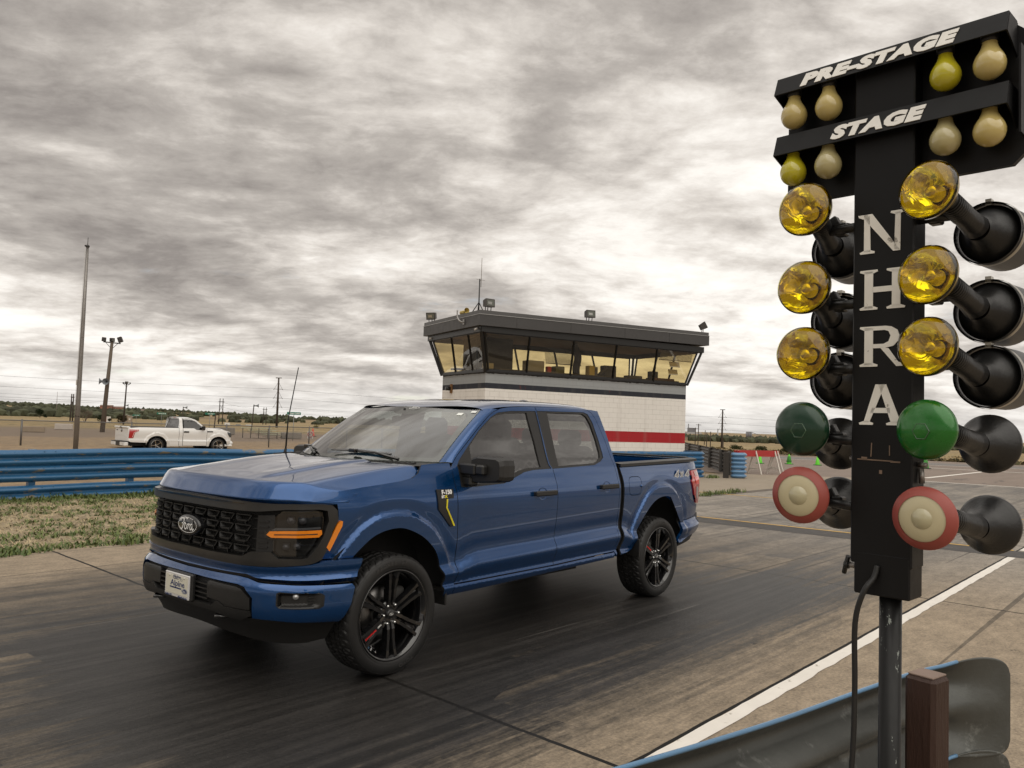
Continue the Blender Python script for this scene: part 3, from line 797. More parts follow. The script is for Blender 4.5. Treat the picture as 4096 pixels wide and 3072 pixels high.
    bed=[(-2.938,1.380),(-3.528,1.394),(-4.174,1.407),(-4.622,1.415),(-4.645,1.40),(-4.652,1.355),(-4.65,1.301),(-4.432,1.291),(-4.409,1.168),(-4.507,1.013),(-4.600,.916),(-4.672,.908),(-4.688,.816),(-4.655,.772),(-4.19,.738)]+rin[::-1][20:]+[(-3.188,.540),(-2.945,.509),(-2.975,.62),(-2.992,.79),(-2.978,1.105),(-2.972,1.263)]
    for sg in (1,-1):
        oy=(0,sg,0);F=SIDE(sg)
        panel('fender',fender,F,[PAINT,MATTE],T,oy,.017,inset=.003,edge_mi=1)
        d=panel('front_door',FD[::-1]+[(-.572,1.40)]+A+BS[1:],F,[PAINT,MATTE],T,oy,.028,holes=[shrink(ftrim,.004)],inset=.003,edge_mi=1)
        panel('window_trim',ftrim,SIDE(sg,-.004),PLASTIC,d,oy,.04,holes=[fglass],thick=.02)
        panel('window',shrink(fglass,-.006),SIDE(sg,-.014),SGLASS,d,oy,.06,thick=0)
        d2=panel('rear_door',BS[::-1]+RD[1:],F,[PAINT,MATTE],T,oy,.028,holes=[shrink(rtrim,.004)],inset=.003,edge_mi=1)
        panel('window_trim',rtrim,SIDE(sg,-.004),PLASTIC,d2,oy,.04,holes=[rglass],thick=.02)
        panel('window',shrink(rglass,-.006),SIDE(sg,-.014),SGLASS,d2,oy,.06,thick=0)
        # handles
        for dd,x0,x1,zz,keyh in ((d,-1.528,-1.822,1.166,True),(d2,-2.538,-2.832,1.184,False)):
            hb=MB();xm=(x0+x1)/2;y=side_y(xm,zz)
            hb.box((xm,sg*(y+.030),zz),(abs(x1-x0),.022,.044),bev=.008)
            hb.box((x0-.03,sg*(y+.008),zz),(.05,.036,.036),bev=.006);hb.box((x1+.03,sg*(y+.008),zz),(.05,.036,.036),bev=.006)
            hb.build('handle',PLASTIC,dd)
            cb=MB();xc=xm+.02
            for k in range(12):
                pass
            cup=[(xc+.065*math.cos(a)*(1 if abs(math.cos(a))<.7 else 1),zz-.005+.052*math.sin(a)) for a in [i*math.pi/10 for i in range(20)]]
            panel('handle_recess',cup,lambda x,z,xc=xc,zz=zz:(x,sg*(side_y(x,z)+.0025-.010*max(0,1-((x-xc)/.065)**2-((z-zz+.005)/.052)**2)),z),PAINT,dd,oy,.012,thick=0)
        # A-pillar skin between windscreen edge and door seam
        ws=[ws_pt(i/14,1) for i in range(15)]
        se=[]
        tot=A[:22]
        for i in range(15):
            f=i/14*(len(tot)-1);k=int(f);a=tot[k];b2=tot[min(k+1,len(tot)-1)];g=f-k
            x,z=a[0]+(b2[0]-a[0])*g,a[1]+(b2[1]-a[1])*g;se.append(Vector((x+.004,side_y(x,z),z)))
        ap=MB()
        def apf(u,v):
            f=u*14;k=min(int(f),13);g=f-k
            a=ws[k].lerp(ws[k+1],g);b=se[k].lerp(se[k+1],g)
            p=a.lerp(b,v);n=Vector((.45,.75,.35));p+=n*.018*math.sin(math.pi*v)
            return Vector((p.x,sg*p.y,p.z))
        ap.grid(apf,28,6);
        a=tuple(fender[19]);
        ap.build('windscreen_pillar',PAINT,T)
        # rocker and cab rear post
        panel('rocker_panel',[(-.618,.532),(-.60,.457),(-.818,.456),(-1.696,.472),(-2.832,.494),(-2.846,.545),(-1.858,.532)],F,PAINT,T,oy,.03,inset=.0015)
        panel('rear_pillar',RD[1:][::-1]+[(-1.9,1.911)][:0]+[(-2.3,1.9145)]+[(-2.70,1.909),(-2.79,1.90)]+CABR,F,PAINT,T,oy,.03,inset=.002)
        # bed side
        fuel=[(-3.078,1.225),(-3.100,1.250),(-3.142,1.257),(-3.262,1.256),(-3.298,1.238),(-3.309,1.20),(-3.296,1.130),(-3.275,1.095),(-3.242,1.080),(-3.120,1.080),(-3.085,1.098),(-3.075,1.13)]
        holes=[shrink(fuel,-.0035)] if sg>0 else []
        bd=panel('bed_side',bed,F,[PAINT,MATTE],T,oy,.018,holes=holes,inset=.002,edge_mi=1)
        if sg>0:
            panel('fuel_door',fuel,F,PAINT,bd,oy,.03,inset=.0)
            fb=MB();fb.lathe([(0,.012),(.012,.010),(.016,-.01)],12,'y',(-3.302,side_y(-3.30,1.165),1.165));fb.build('fuel_door_latch',PAINT,bd)
        # 4x4 outline decal
        db=MB();yy=side_y(-4.19,1.25)+.004
        right=Vector((-sg,0,0));up=Vector((0,0,1))
        sl=(side_y(-4.35,1.25)-side_y(-4.02,1.25))/(-.33)
        right=Vector((-sg,-sg*sg*sl*1.0 if sg>0 else -sl*-1,0))
        right=Vector((-1,-sl,0)) if sg>0 else Vector((1,-sl,0)) 
        for i,ch in enumerate('4x4'):
            cx=(-.122,0,.122)[i];o=Vector((-4.19,sg*yy,1.25))+right.normalized()*cx
            nrm=Vector((0,sg,0))
            for off,bw,mi in ((.001,.0,0),(.0022,-.011,1)):
                if ch=='4':put_text(db,ch,.125,o+nrm*off,right,up,mi,shear=.12,bold=.007+bw*.6,depth=.001,sx=1.45)
                else:
                    rn=right.normalized()
                    for a in (-1,1):db.bar(o+nrm*off-rn*.036*a-up*.042,o+nrm*off+rn*.036*a+up*.034,.030+bw,.002,mi,up=nrm)
        db.build('four_wheel_drive_decal',[SILVER,mat('decal grey',(.30,.30,.30),.5)],bd)
        # tail lamp, wrapping the corner
        tl=[(-4.434,1.290),(-4.645,1.297),(-4.672,1.20),(-4.676,1.005),(-4.673,.914),(-4.600,.919),(-4.509,1.013),(-4.412,1.168)]
        tp=panel('tail_lamp',tl,SIDE(sg,.014),REDL,T,oy,.03,thick=.05)
        panel('reversing_lens',[(-4.545,1.11),(-4.615,1.105),(-4.632,.985),(-4.605,.945),(-4.56,1.02)],SIDE(sg,.0185),mat('clear lamp lens',(.32,.30,.30),.12,coat=1),tp,oy,.03,thick=.01)
        panel('upper_lens',[(-4.51,1.278),(-4.635,1.284),(-4.645,1.235),(-4.52,1.232)],SIDE(sg,.0185),mat('pale red lens',(.42,.20,.19),.12,coat=1),tp,oy,.03,thick=.01)
        panel('bright_lens',[(-4.50,1.215),(-4.640,1.215),(-4.652,1.13),(-4.535,1.135)],SIDE(sg,.0185),mat('bright red lens',(.75,.02,.02),.12,coat=1),tp,oy,.03,thick=.01)
        # rear bumper corner
        rb=MB()
        bp=[(-4.19,.735),(-4.655,.768),(-4.72,.768),(-4.70,.70),(-4.66,.61),(-4.60,.585),(-4.14,.515),(-4.185,.60)]
        panel('bumper_corner',bp,SIDE(sg,.002),PAINT,T,oy,.03,thick=.03)
        panel('bumper_corner_pad',[(-4.66,.768),(-4.725,.800),(-4.735,.74),(-4.70,.70)],SIDE(sg,.006),PLASTIC,T,oy,.03,thick=.04)
        panel('bumper_valance',[(-4.60,.585),(-4.15,.515),(-4.15,.47),(-4.57,.55)],SIDE(sg,-.012),MATTE,T,oy,.04,thick=.03)
        # fender vent badge
        vent=[(-.377,1.250),(-.552,1.247),(-.549,1.180),(-.486,1.178),(-.480,1.114),(-.577,.974),(-.536,.968),(-.392,1.106)]
        vb=panel('fender_badge',vent,SIDE(sg,.010),PLASTIC,T,oy,.03,thick=.02)
        panel('badge_accent',[(-.473,1.176),(-.486,1.178),(-.480,1.114),(-.577,.974),(-.560,.974),(-.468,1.112)],SIDE(sg,.0135),YELLOWP,vb,oy,.03,thick=.004)
        lb=MB();yy=side_y(-.46,1.215)+.011
        rr=Vector((-1,-(side_y(-.54,1.21)-side_y(-.40,1.21))/(-.14),0)) if sg>0 else Vector((1,0,0));uu=Vector((0,0,1))
        sz=(side_y(-.46,1.235)-side_y(-.46,1.195))/.04;uu=Vector((0,sg*sz,1))
        put_text(lb,'F-150',.045,(-.475,sg*(yy+.001),1.226),rr,uu,0,bold=.0016,depth=.002,sx=1.05)
        put_text(lb,'ST',.026,(-.437,sg*(yy+.0035),1.194),rr,uu,0,bold=.0012,depth=.002,sx=1.2)
        put_text(lb,'X',.026,(-.469,sg*(yy+.0035),1.194),rr,uu,1,bold=.0014,depth=.002,sx=1.25)
        lb.build('badge_lettering',[WHITEP,YELLOWP],vb)
        # amber marker on the headlamp corner sits on the fender edge
        mk=[(.9395,1.058),(.946,1.084),(.950,1.080),(.949,1.049),(.927,.893),(.9215,.918)]
        if sg<0:mk=mir(mk)
        panel('side_marker',S_(mk),nose(.027),AMBER,T,(1,0,0),.012,thick=.03)
        # mirror
        m=MB()
        def mpt(x,y,z):return Vector((x,sg*y,z))
        head=[(1.035,1.475),(1.10,1.492),(1.33,1.487),(1.372,1.47),(1.385,1.43),(1.385,1.345),(1.372,1.318),(1.335,1.303),(1.04,1.283),(1.02,1.30)]
        hh=[(-.705,.86),(-.74,.99),(-.80,1.0),(-.865,.97),(-.88,.90)]
        head=[(.985+(y-1.02)*.85,z) for y,z in head]
        n=len(head);cy=sum(q[0] for q in head)/n;cz=sum(q[1] for q in head)/n
        for x,f in hh:
            for (y,z) in head:m.v.append(mpt(x-(y-.99)*.10,cy+(y-cy)*f,cz+(z-cz)*f))
        for i in range(len(hh)-1):
            for j in range(n):
                m.f.append([i*n+j,i*n+(j+1)%n,(i+1)*n+(j+1)%n,(i+1)*n+j]);m.m.append(0);m.sm.append(False)
        m.f.append(list(range(n)));m.m.append(0);m.sm.append(False)
        mo=m.build('side_mirror',PLASTIC,d)
        ar=MB()
        ar.box((-.705,sg*1.00,1.392),(.07,.17,.085),bev=.012)
        ar.box((-.700,sg*1.130,1.392),(.06,.085,.078),bev=.014)
        ar.box((-.735,sg*.985,1.30),(.10,.10,.075),bev=.016)
        ar.build('mirror_arm',PLASTIC,d)
        # wheel-arch liners
        for cx in (0,-3.694):
            wl=MB();nn=28
            for i in range(nn+1):
                a=R(8)+R(164)*i/nn;c,s=math.cos(a),math.sin(a)
                rr=.645
                for y in (.955,.60):wl.v.append(Vector((cx+rr*c,sg*y,.41+rr*s)))
            for i in range(nn):wl.f.append([2*i,2*i+1,2*i+3,2*i+2]);wl.m.append(0);wl.sm.append(True)
            b0=len(wl.v);wl.v.append(Vector((cx,sg*.60,.55)))
            for i in range(nn):wl.f.append([2*i+1,b0,2*i+3]);wl.m.append(0);wl.sm.append(False)
            wl.build('wheel_arch_liner',MATTE,T,fixn=False)
        mf=MB();mf.box((-3.235,sg*.93,.55),(.02,.20,.17),bev=.004);mf.build('mud_guard',PLASTIC,T);mf=MB();mf.box((-.535,sg*.90,.44),(.02,.14,.10),bev=.004);mf.build('mud_guard',PLASTIC,T)
        # dark filler behind panel gaps
        panel('door_liner',[(-.60,.55),(-2.86,.56),(-2.86,1.24),(-.60,1.22)],SIDE(sg,-.03),MATTE,T,oy,.08,thick=0)
        panel('bed_liner',[(-2.90,.56),(-3.16,.56),(-3.26,.86),(-3.50,1.06),(-3.9,1.06),(-4.12,.88),(-4.2,.6),(-4.6,.62),(-4.62,1.34),(-2.90,1.34)],SIDE(sg,-.03),MATTE,T,oy,.08,thick=0)
        panel('fender_liner',[(-.60,.50),(-.55,.62),(-.50,.80),(-.36,.95),(-.1,1.06),(.12,1.06),(.36,.95),(.44,.86),(.53,.88),(.44,1.16),(-.58,1.24)],SIDE(sg,-.03),MATTE,T,oy,.08,thick=0)
    return T
def roof_drop(x):
    return spline(-x,[(.95,.115),(1.02,.088),(1.10,.070),(1.20,.051),(1.3,.035),(1.5,.0175),(1.7,.008),(2.0,.001),(2.4,.001),(2.6,.008),(2.7,.022),(2.78,.043),(2.86,.085)])
def ws_pt(u,v):
    """windscreen: u 0 base..1 header, v -1..1 across"""
    a=abs(v)
    b=Vector((-.265-.27*a**2.2,.845*v,1.428+.008*a));t=Vector((-.985-.135*a**2,.735*v,1.868-.012*a))
    p=b.lerp(t,u);p+=Vector((.55,0,.83))*(.022*math.sin(math.pi*u))*(1-.5*a*a)
    return p
def make_cab(T):
    # roof
    YR=[(0,1.970),(.30,1.967),(.50,1.961),(.62,1.952),(.69,1.941),(.73,1.929),(.756,1.913)]
    def rf(u,v):
        q=2*v-1;y=math.copysign((1-(1-abs(q))**1.35)*.755,q);a=abs(y)/.735
        x0=-.978-.135*a*a;x=x0+(-2.79-x0)*u
        z=spline(abs(y),YR)-roof_drop(x)
        z+=.004*math.sin(max(0,min(1,(abs(y)-.18)/.1))*math.pi)*smooth01(-1.2,-1.5,x)
        return Vector((x,y,z))
    mb=MB();mb.grid(rf,50,48);ro=mb.build('roof',PAINT,T)
    fb=MB()
    def fin(u,v):
        x=-2.50-.20*u;h=.045*math.sin(math.pi*min(1,u*.75+.12))**.8*(1-.15*u);w=.045*(.55+.45*math.sin(math.pi*(.2+.7*u)))
        a=math.pi*v;return Vector((x,w*math.cos(a),1.955+h*math.sin(a)))
    fb.grid(fin,14,12);fb.build('roof_aerial',mat('aerial housing',(.03,.035,.05),.25,coat=.6),ro)
    # windscreen with black frit border
    def wsF(off):return lambda u,v:ws_pt(u,v)+Vector((.55,0,.83))*off
    mb=MB();mb.grid(lambda u,v:ws_pt(u,2*v-1)+Vector((.55,0,.83))*.004,18,28);w=mb.build('windscreen',WSGLASS,T)
    full=[(0,-1),(0,1),(1,1),(1,-1)]
    inner=[(.075,-.93),(.06,-.6),(.05,0),(.06,.6),(.075,.93),(.12,.952),(.5,.935),(.86,.915),(.915,.88),(.93,.80),(.935,.46),(.90,.40),(.845,.27),(.83,.02),(.86,-.09),(.93,-.17),(.935,-.8),(.915,-.88),(.86,-.915),(.5,-.935),(.12,-.952)]
    panel('windscreen_border',full,wsF(-.002),mat('ceramic black',(.012,.011,.010),.25,coat=.5),w,(.5,0,.8),.05,holes=[inner],thick=0)
    for (u,v,a,b) in ((.925,.955,.022,.014),(.865,.83,.024,.020)):
        st=MB();p=ws_pt(u,v)+Vector((.55,0,.83))*.008;r=(ws_pt(u,v+.01)-p+Vector((.55,0,.83))*.008).normalized();up=(ws_pt(u+.02,v)-ws_pt(u,v)).normalized()
        st.add([p-r*a-up*b,p+r*a-up*b,p+r*a+up*b,p-r*a+up*b],[(0,1,2,3)])
        st.build('sticker',mat('sticker white',(.75,.77,.74),.5),w)
    p=ws_pt(.955,.16)+Vector((.55,0,.83))*.007;up=(ws_pt(.97,.16)-ws_pt(.94,.16)).normalized()
    lg=MB();ellipse(lg,.060,.024,p,(0,1,0),up,0,.0005,.054,.020);script_ford(lg,.034,p,(0,1,0),up,0,w=.05);lg.build('windscreen_emblem',SILVER,w)
    # cowl with slots, wipers
    cw=MB()
    def cowl(u,v):
        q=2*v-1;a=abs(q);f=Vector((-.075-.205*a**2.2,.90*q,1.418-.0*a));b=ws_pt(0,q*.995)+Vector((.01,0,-.004))
        f.z=1.405+.018*(1-a*a)*0+.012*a
        p=f.lerp(b,u);p.z+=-.008*math.sin(math.pi*u);return p
    cw.grid(cowl,6,40)
    for i in range(44):
        q=-.86+i*.04
        if -.14<q<-.04:continue
        a=cowl(.25,(q+1)/2);b=cowl(.85,(q+1)/2);cw.bar(a+Vector((0,0,.006)),b+Vector((0,-.01,.006)),.012,.008)
    cw.build('cowl',PLASTIC,T)
    for y0,y1,yb in ((.50,-.14,.60),(-.40,-.78,-.30)):
        wp=MB();A0=ws_pt(.01,yb/.845)+Vector((.05,0,.012));M=ws_pt(.045,(y0*.45+y1*.55)/.845)+Vector((.02,0,.045))
        e0=ws_pt(.04,y0/.845)+Vector((.012,0,.03));e1=ws_pt(.055,y1/.845)+Vector((.012,0,.035))
        wp.tube([A0,A0.lerp(M,.5)+Vector((.01,0,.018)),M],[.014,.010,.008],6)
        wp.tube([e0,(e0+e1)/2+Vector((0,0,.008)),e1],[.008,.014,.008],6)
        wp.box(M,(.04,.08,.03),bev=.006)
        wp.build('wiper',GLOSSB,T)
    an=MB();an.tube([(-.30,-.80,1.40),(-.315,-.80,1.47)],[.016,.011],8);an.tube([(-.315,-.80,1.47),(-.325,-.80,1.72),(-.40,-.79,2.18)],[.0075,.005,.004],6);an.build('aerial',MATTE,T)
    # cab back with window
    CABX=[(.9,-2.925),(1.12,-2.912),(1.27,-2.905),(1.50,-2.888),(1.68,-2.852),(1.87,-2.80),(1.915,-2.79),(1.94,-2.785)]
    def cb(y,z):return (spline(z,CABX)-.015*(1-(y/.8)**2),y,z)
    back=[(-.955,.95),(.955,.95),(.955,1.12),(.93,1.36),(.86,1.60),(.79,1.83),(.74,1.90),(-.74,1.90),(-.79,1.83),(-.86,1.60),(-.93,1.36),(-.955,1.12)]
    win=[(-.70,1.47),(.70,1.47),(.655,1.74),(.61,1.80),(-.61,1.80),(-.655,1.74)]
    bk=panel('cab_back',back,cb,PAINT,T,(-1,0,0),.06,holes=[win],thick=.03)
    panel('rear_window',win,cb,SGLASS,bk,(-1,0,0),.1,thick=0)
    # inside
    sh=MB();sh.grid(lambda u,v:rf(u*.97+.015,.04+.92*v)-Vector((0,0,.05)),10,10);sh.build('headlining',mat('headlining grey',(.12,.115,.105),.9),T)
    def seat(y,x,wd,nm):
        s=MB()
        s.box((x+.26,y,.98),(.56,wd,.18),bev=.05)
        s.box((x-.04,y,1.30),(.17,wd,.66),Matrix.Rotation(R(-12),3,'Y'),bev=.06)
        so=s.build(nm,INT2,T)
        return so
    for y in (.40,-.40):
        so=seat(y,-1.62,.54,'front_seat')
        h=MB();h.box((-1.745,y,1.685),(.10,.29,.20),bev=.045);h.tube([(-1.72,y-.07,1.5),(-1.74,y-.07,1.64)],.008,6);h.tube([(-1.72,y+.07,1.5),(-1.74,y+.07,1.64)],.008,6);h.build('headrest',INT2,so)
    s=MB();s.box((-2.42,0,.98),(.5,1.5,.18),bev=.05);s.box((-2.70,0,1.26),(.16,1.5,.58),Matrix.Rotation(R(-8),3,'Y'),bev=.05);so=s.build('rear_seat',INT2,T)
    for y in (.47,0,-.47):
        h=MB();h.box((-2.76,y,1.62),(.09,.28,.17),bev=.04);h.build('headrest',INT2,so)
    d=MB()
    def dash(u,v):
        q=2*v-1;a=abs(q);f=ws_pt(.03,q*.96)+Vector((-.02,0,-.02));x=f.x+(-.98-f.x)*u;z=f.z-.004+.0*u-.25*smooth01(.72,1,u)+.025*math.exp(-((q-.47)/.22)**2)*smooth01(.3,.6,u)
        return Vector((x,f.y,z))
    d.grid(dash,16,24);d.box((-.80,0,1.12),(.34,1.5,.40));d.build('dashboard',mat('dashboard grey',(.10,.10,.098),.7),T)
    sw=MB();c=Vector((-1.13,.40,1.33));rot=Matrix.Rotation(R(65),3,'Y')
    ring=[c+rot@Vector((.18*math.cos(a),.18*math.sin(a),0)) for a in [i*math.pi/14 for i in range(29)]]
    sw.tube(ring,.016,6,cap=False);sw.box(c,(.10,.14,.04),rot,bev=.01);sw.bar(c,c+rot@Vector((0,.17,0)),.03,.015);sw.bar(c,c+rot@Vector((0,-.17,0)),.03,.015);sw.build('steering_wheel',MATTE,T)
    im=MB();im.box((-.90,.02,1.745),(.03,.25,.075),bev=.015);im.tube([(-.90,.02,1.77),(-.93,.02,1.85)],.01,6);im.build('interior_mirror',MATTE,T)
    cf=MB();cf.box((-1.75,0,.62),(2.2,1.72,.10));cf.build('cab_floor',MATTE,T)
def make_nose(T):
    out=(1,0,0)
    half=[(0,1.207),(.15,1.207),(.318,1.203),(.604,1.196),(.743,1.192),(.886,1.194),(.915,1.192),(.931,1.183),(.940,1.15),(.942,1.088),(.932,1.02),(.928,.94),(.914,.845),(.900,.825),(.883,.815),(.775,.802),(.27,.797),(0,.799)]
    inn=[(0,1.140),(.5,1.138),(.655,1.140),(.80,1.158),(.905,1.160),(.922,1.150),(.925,1.085),(.915,.985),(.905,.925),(.885,.858),(.875,.852),(.775,.852),(.738,.893),(.633,.890),(.573,.856),(.266,.852),(0,.855)]
    fr=panel('grille_surround',S_(sym(half)),nose(.022),TRIM,T,out,.035,holes=[S_(sym(inn))],thick=.075)
    # bright lip under the hood edge and upper bar crease
    panel('grille_top_strip',S_(sym([(0,1.198),(.30,1.195),(.56,1.189),(.56,1.186),(.3,1.180),(0,1.182)])),nose(.029),GLOSSB,fr,out,.03,thick=.01)
    panel('grille_backing',S_(sym([(0,1.19),(.90,1.18),(.925,1.1),(.90,.84),(0,.82)])),nose(-.06),MATTE,fr,out,.05,thick=0)
    panel('nose_fill',S_(sym([(0,1.215),(.93,1.19),(.94,.80),(.95,.70),(0,.70)])),nose(-.09),MATTE,T,out,.06,thick=0)
    for sg in (1,-1):
        fp=[(.642,1.112),(.744,1.118),(.746,.893),(.642,.889)];
        if sg<0:fp=mir(fp)
        f=panel('grille_filler',S_(fp),nose(-.018),PLASTIC,fr,out,.03,thick=.03)
        rb=MB()
        for k in range(6):
            z=1.075-k*.032
            for yy in (.655,):
                a=nose(-.016)(y2s(sg*yy),z);b=nose(-.016)(y2s(sg*(yy+.06)),z);rb.bar(a,b,.012,.010)
        rb.build('filler_rib',PLASTIC,f)
    g=MB()
    cols=[-.5355,-.3825,-.2295,-.0765,.0765,.2295,.3825,.5355]
    rows=[1.095,1.031,.967,.903]
    N0=nose(0)
    def gp(y,z,o):return N0(y2s(max(-.64,min(.64,y))),z)+Vector((o,0,0))
    for zc in rows:
        for yc in cols:
            P=[(-.062,.016),(.062,.016),(.044,-.019),(-.044,-.019)]
            for i in range(4):
                a=P[i];b=P[(i+1)%4]
                oa=(.004,.004,.012,.012)[i];ob=(.004,.004,.012,.012)[(i+1)%4]
                g.bar(gp(yc+a[0],zc+a[1],oa-.02),gp(yc+b[0],zc+b[1],ob-.02),.032,.0065 if i!=2 else .010)
            for sg in (1,-1):g.bar(gp(yc+sg*.05,zc-.003,-.03),gp(yc+sg*.10,zc-.003,-.03),.02,.006)
            g.bar(gp(yc,zc-.019,-.032),gp(yc,zc-.048,-.032),.02,.010,up=(0,1,0))
    g.build('grille_mesh',mat('grille plastic',(.014,.0138,.0135),.42,spec=.35),fr)
    # oval emblem
    e=MB();c=N0(0,.995)+Vector((.0,0,0))
    e.lathe([(0,.040),(.90,.040),(.985,.034),(1.0,.02),(1.04,-.03)],40,'x',mi=0,M=Matrix(((1,0,0),(0,.142,0),(0,0,.070))),org=c)
    o=c+Vector((.0405,0,0))
    ellipse(e,.119,.0515,o,(0,1,0),(0,0,1),1,.001,.1145,.0483)
    script_ford(e,.086,o,(0,1,0),(0,0,1),1,w=.052)
    e.build('oval_emblem',[mat('emblem black',(.009,.009,.010),.2,coat=.6),WHITEP],fr)
    # headlamps
    lamp=[(.749,1.106),(.776,1.143),(.900,1.148),(.914,1.140),(.917,1.089),(.913,.981),(.903,.925),(.881,.866),(.772,.865),(.748,.891),(.746,.965),(.700,.979),(.700,1.016),(.748,1.038)]
    drl=[(.712,.998),(.727,1.020),(.800,1.024),(.913,1.028),(.914,1.003),(.908,.983),(.827,.981),(.736,.981)]
    for sg in (1,-1):
        P=lamp if sg>0 else mir(lamp);h=panel('headlight',S_(P),nose(-.05),mat('lamp housing',(.016,.016,.017),.3,coat=.5),T,out,.03,thick=0)
        panel('lens',S_(P),nose(.004),LENS,h,out,.03,thick=.0)
        D=drl if sg>0 else mir(drl)
        panel('running_light',S_(D),nose(.010),AMBER,h,out,.02,thick=.03)
        q=[(.750,1.003),(.905,1.007),(.905,1.001),(.750,.997)];q=q if sg>0 else mir(q)
        panel('running_light_slot',S_(q),nose(.0115),MATTE,h,out,.02,thick=.004)
        q=[(.735,1.024),(.912,1.034),(.912,1.046),(.752,1.040)];q=q if sg>0 else mir(q)
        panel('light_guide',S_(q),nose(.000),mat('clear light guide',(.20,.21,.22),.12,coat=1),h,out,.02,thick=.01)
        for (yy,zz,r) in ((.815,1.085,.030),(.868,1.085,.028),(.800,.920,.024),(.850,.925,.026)):
            pj=MB();c=nose(-.045)(y2s(sg*yy),zz);n=nose_n(sg*yy)
            pj.box(c,(.03,.052 if zz>1 else .046,.058),Matrix.Rotation(math.atan2(n.y,n.x),3,'Z'),mi=0,bev=.006)
            rot=Matrix.Rotation(math.atan2(n.y,n.x),3,'Z')
            pj.lathe([(0,.030),(.6*r,.026),(.9*r,.016),(r,0)],20,'x',org=c+n*.012,mi=1,M=rot)
            pj.build('projector',[mat('projector bezel',(.05,.05,.052),.25,coat=.5),mat('projector lens',(.09,.09,.10),.05,coat=1)],h)
    # body-colour band under the grille
    up_half=[(0,.797),(.27,.795),(.765,.799),(.878,.811),(.905,.822),(.918,.834),(.955,.834),(.9735,.832),(.9725,.78),(.969,.718),(.94,.718),(.907,.718),(.819,.723),(.678,.731),(.613,.748),(.28,.744),(0,.742)]
    panel('bumper_upper_band',S_(sym(up_half)),nose(.030),PAINT,T,out,.025,thick=.06)
    slot=[(0,.742),(.28,.744),(.613,.748),(.678,.731),(.819,.722),(.96,.716),(.965,.68),(.837,.690),(.70,.698),(.62,.712),(.55,.72),(0,.715)]
    panel('bumper_slot',S_(sym(slot)),nose(.006,lambda y,z:0),PLASTIC,T,out,.035,thick=0)
    def dxm(y,z):return spline(z,DX)
    blue=[(0,.719),(.551,.726),(.622,.721),(.695,.703),(.76,.698),(.837,.694),(.932,.684),(.963,.681),(.9655,.66),(.962,.55),(.955,.47),(.950,.442),(.875,.462),(.72,.482),(.676,.486),(.676,.612),(.625,.674),(.575,.686),(0,.690)]
    fog=[(.780,.646),(.790,.655),(.912,.640),(.918,.625),(.917,.560),(.909,.546),(.794,.555),(.780,.572)]
    bm=panel('front_bumper',S_(sym(blue)),nose(.012),PAINT,T,out,.025,thick=.04,holes=[S_(fog),S_(mir(fog))])
    ins=[(0,.689),(.57,.685),(.622,.672),(.674,.611),(.674,.487),(.60,.478),(0,.47)]
    panel('bumper_insert',S_(sym(ins)),nose(-.025),MATTE,bm,out,.035,thick=0)
    pad=[(.300,.660),(.318,.674),(.565,.668),(.602,.659),(.660,.606),(.662,.534),(.480,.538),(.425,.560),(.302,.567)]
    for sg in (1,-1):
        panel('bumper_pad',S_(pad if sg>0 else mir(pad)),nose(.008),PLASTIC,bm,out,.03,thick=.05)
    bar=[(0,.522),(.345,.522),(.365,.530),(.402,.557),(.425,.556),(.470,.534),(.664,.528),(.672,.500),(.60,.462),(.40,.478),(.36,.488),(0,.488)]
    panel('bumper_lower_bar',S_(sym(bar)),nose(.014),PLASTIC,bm,out,.03,thick=.05)
    sl=MB()
    for k in range(4):
        z=.555+k*.030;P=[nose(-.004)(y2s(-.30+.06*i),z) for i in range(11)]
        for a,b in zip(P,P[1:]):sl.bar(a,b,.02,.008)
    sl.build('intake_slat',PLASTIC,bm)
    dam=[(0,.492),(.40,.480),(.60,.468),(.72,.487),(.875,.467),(.950,.446),(.948,.42),(.940,.315),(.905,.298),(.80,.300),(.60,.318),(.30,.335),(.12,.345),(0,.348)]
    panel('air_dam',S_(sym(dam)),nose(-.006,lambda y,z:spline(z,[(.28,-.09),(.36,-.05),(.42,-.01),(.46,.02),(.50,.03)])),mat('air dam black',(.013,.0125,.012),.5),T,out,.03,thick=.03)
    for sg in (1,-1):
        P=fog if sg>0 else mir(fog)
        def pocket(y,z,sg=sg):
            t=smooth01(.785,.80,abs(y))*smooth01(.912,.89,abs(y))*smooth01(.555,.575,z)*smooth01(.648,.632,z)
            return spline(z,DX)-.035*t
        f=panel('fog_lamp_bezel',S_(P),nose(.016,pocket),PLASTIC,bm,out,.012,thick=.02)
        fl=MB();c=nose(.0)(y2s(sg*.856),.624);n=nose_n(sg*.856);rot=Matrix.Rotation(math.atan2(n.y,n.x),3,'Z')
        fl.lathe([(0,.012),(.012,.010),(.019,.002),(.021,-.01)],16,'x',org=c,M=rot);fl.build('fog_lamp',mat('fog lamp glass',(.45,.45,.45),.1,metal=.6,coat=1),f)
        rr=MB()
        for k in range(3):
            a=nose(-.006)(y2s(sg*.889),.618-k*.018);b=nose(.002)(y2s(sg*.913),.618-k*.018);rr.bar(a,b,.008,.007)
        rr.build('bezel_rib',PLASTIC,f)
        th=MB();c=Vector((.90,sg*.40,.462));th.tube([c+Vector((-.06,-.04,0)),c+Vector((.05,-.045,-.004)),c+Vector((.085,0,-.006)),c+Vector((.05,.045,-.004)),c+Vector((-.06,.04,0))],.012,8);th.build('tow_hook',GLOSSB,T)
    # number plate
    px0=1.032
    pl=MB();pl.box((px0-.022,-.008,.600),(.034,.345,.178),bev=.010);p=pl.build('plate_holder',PLASTIC,T)
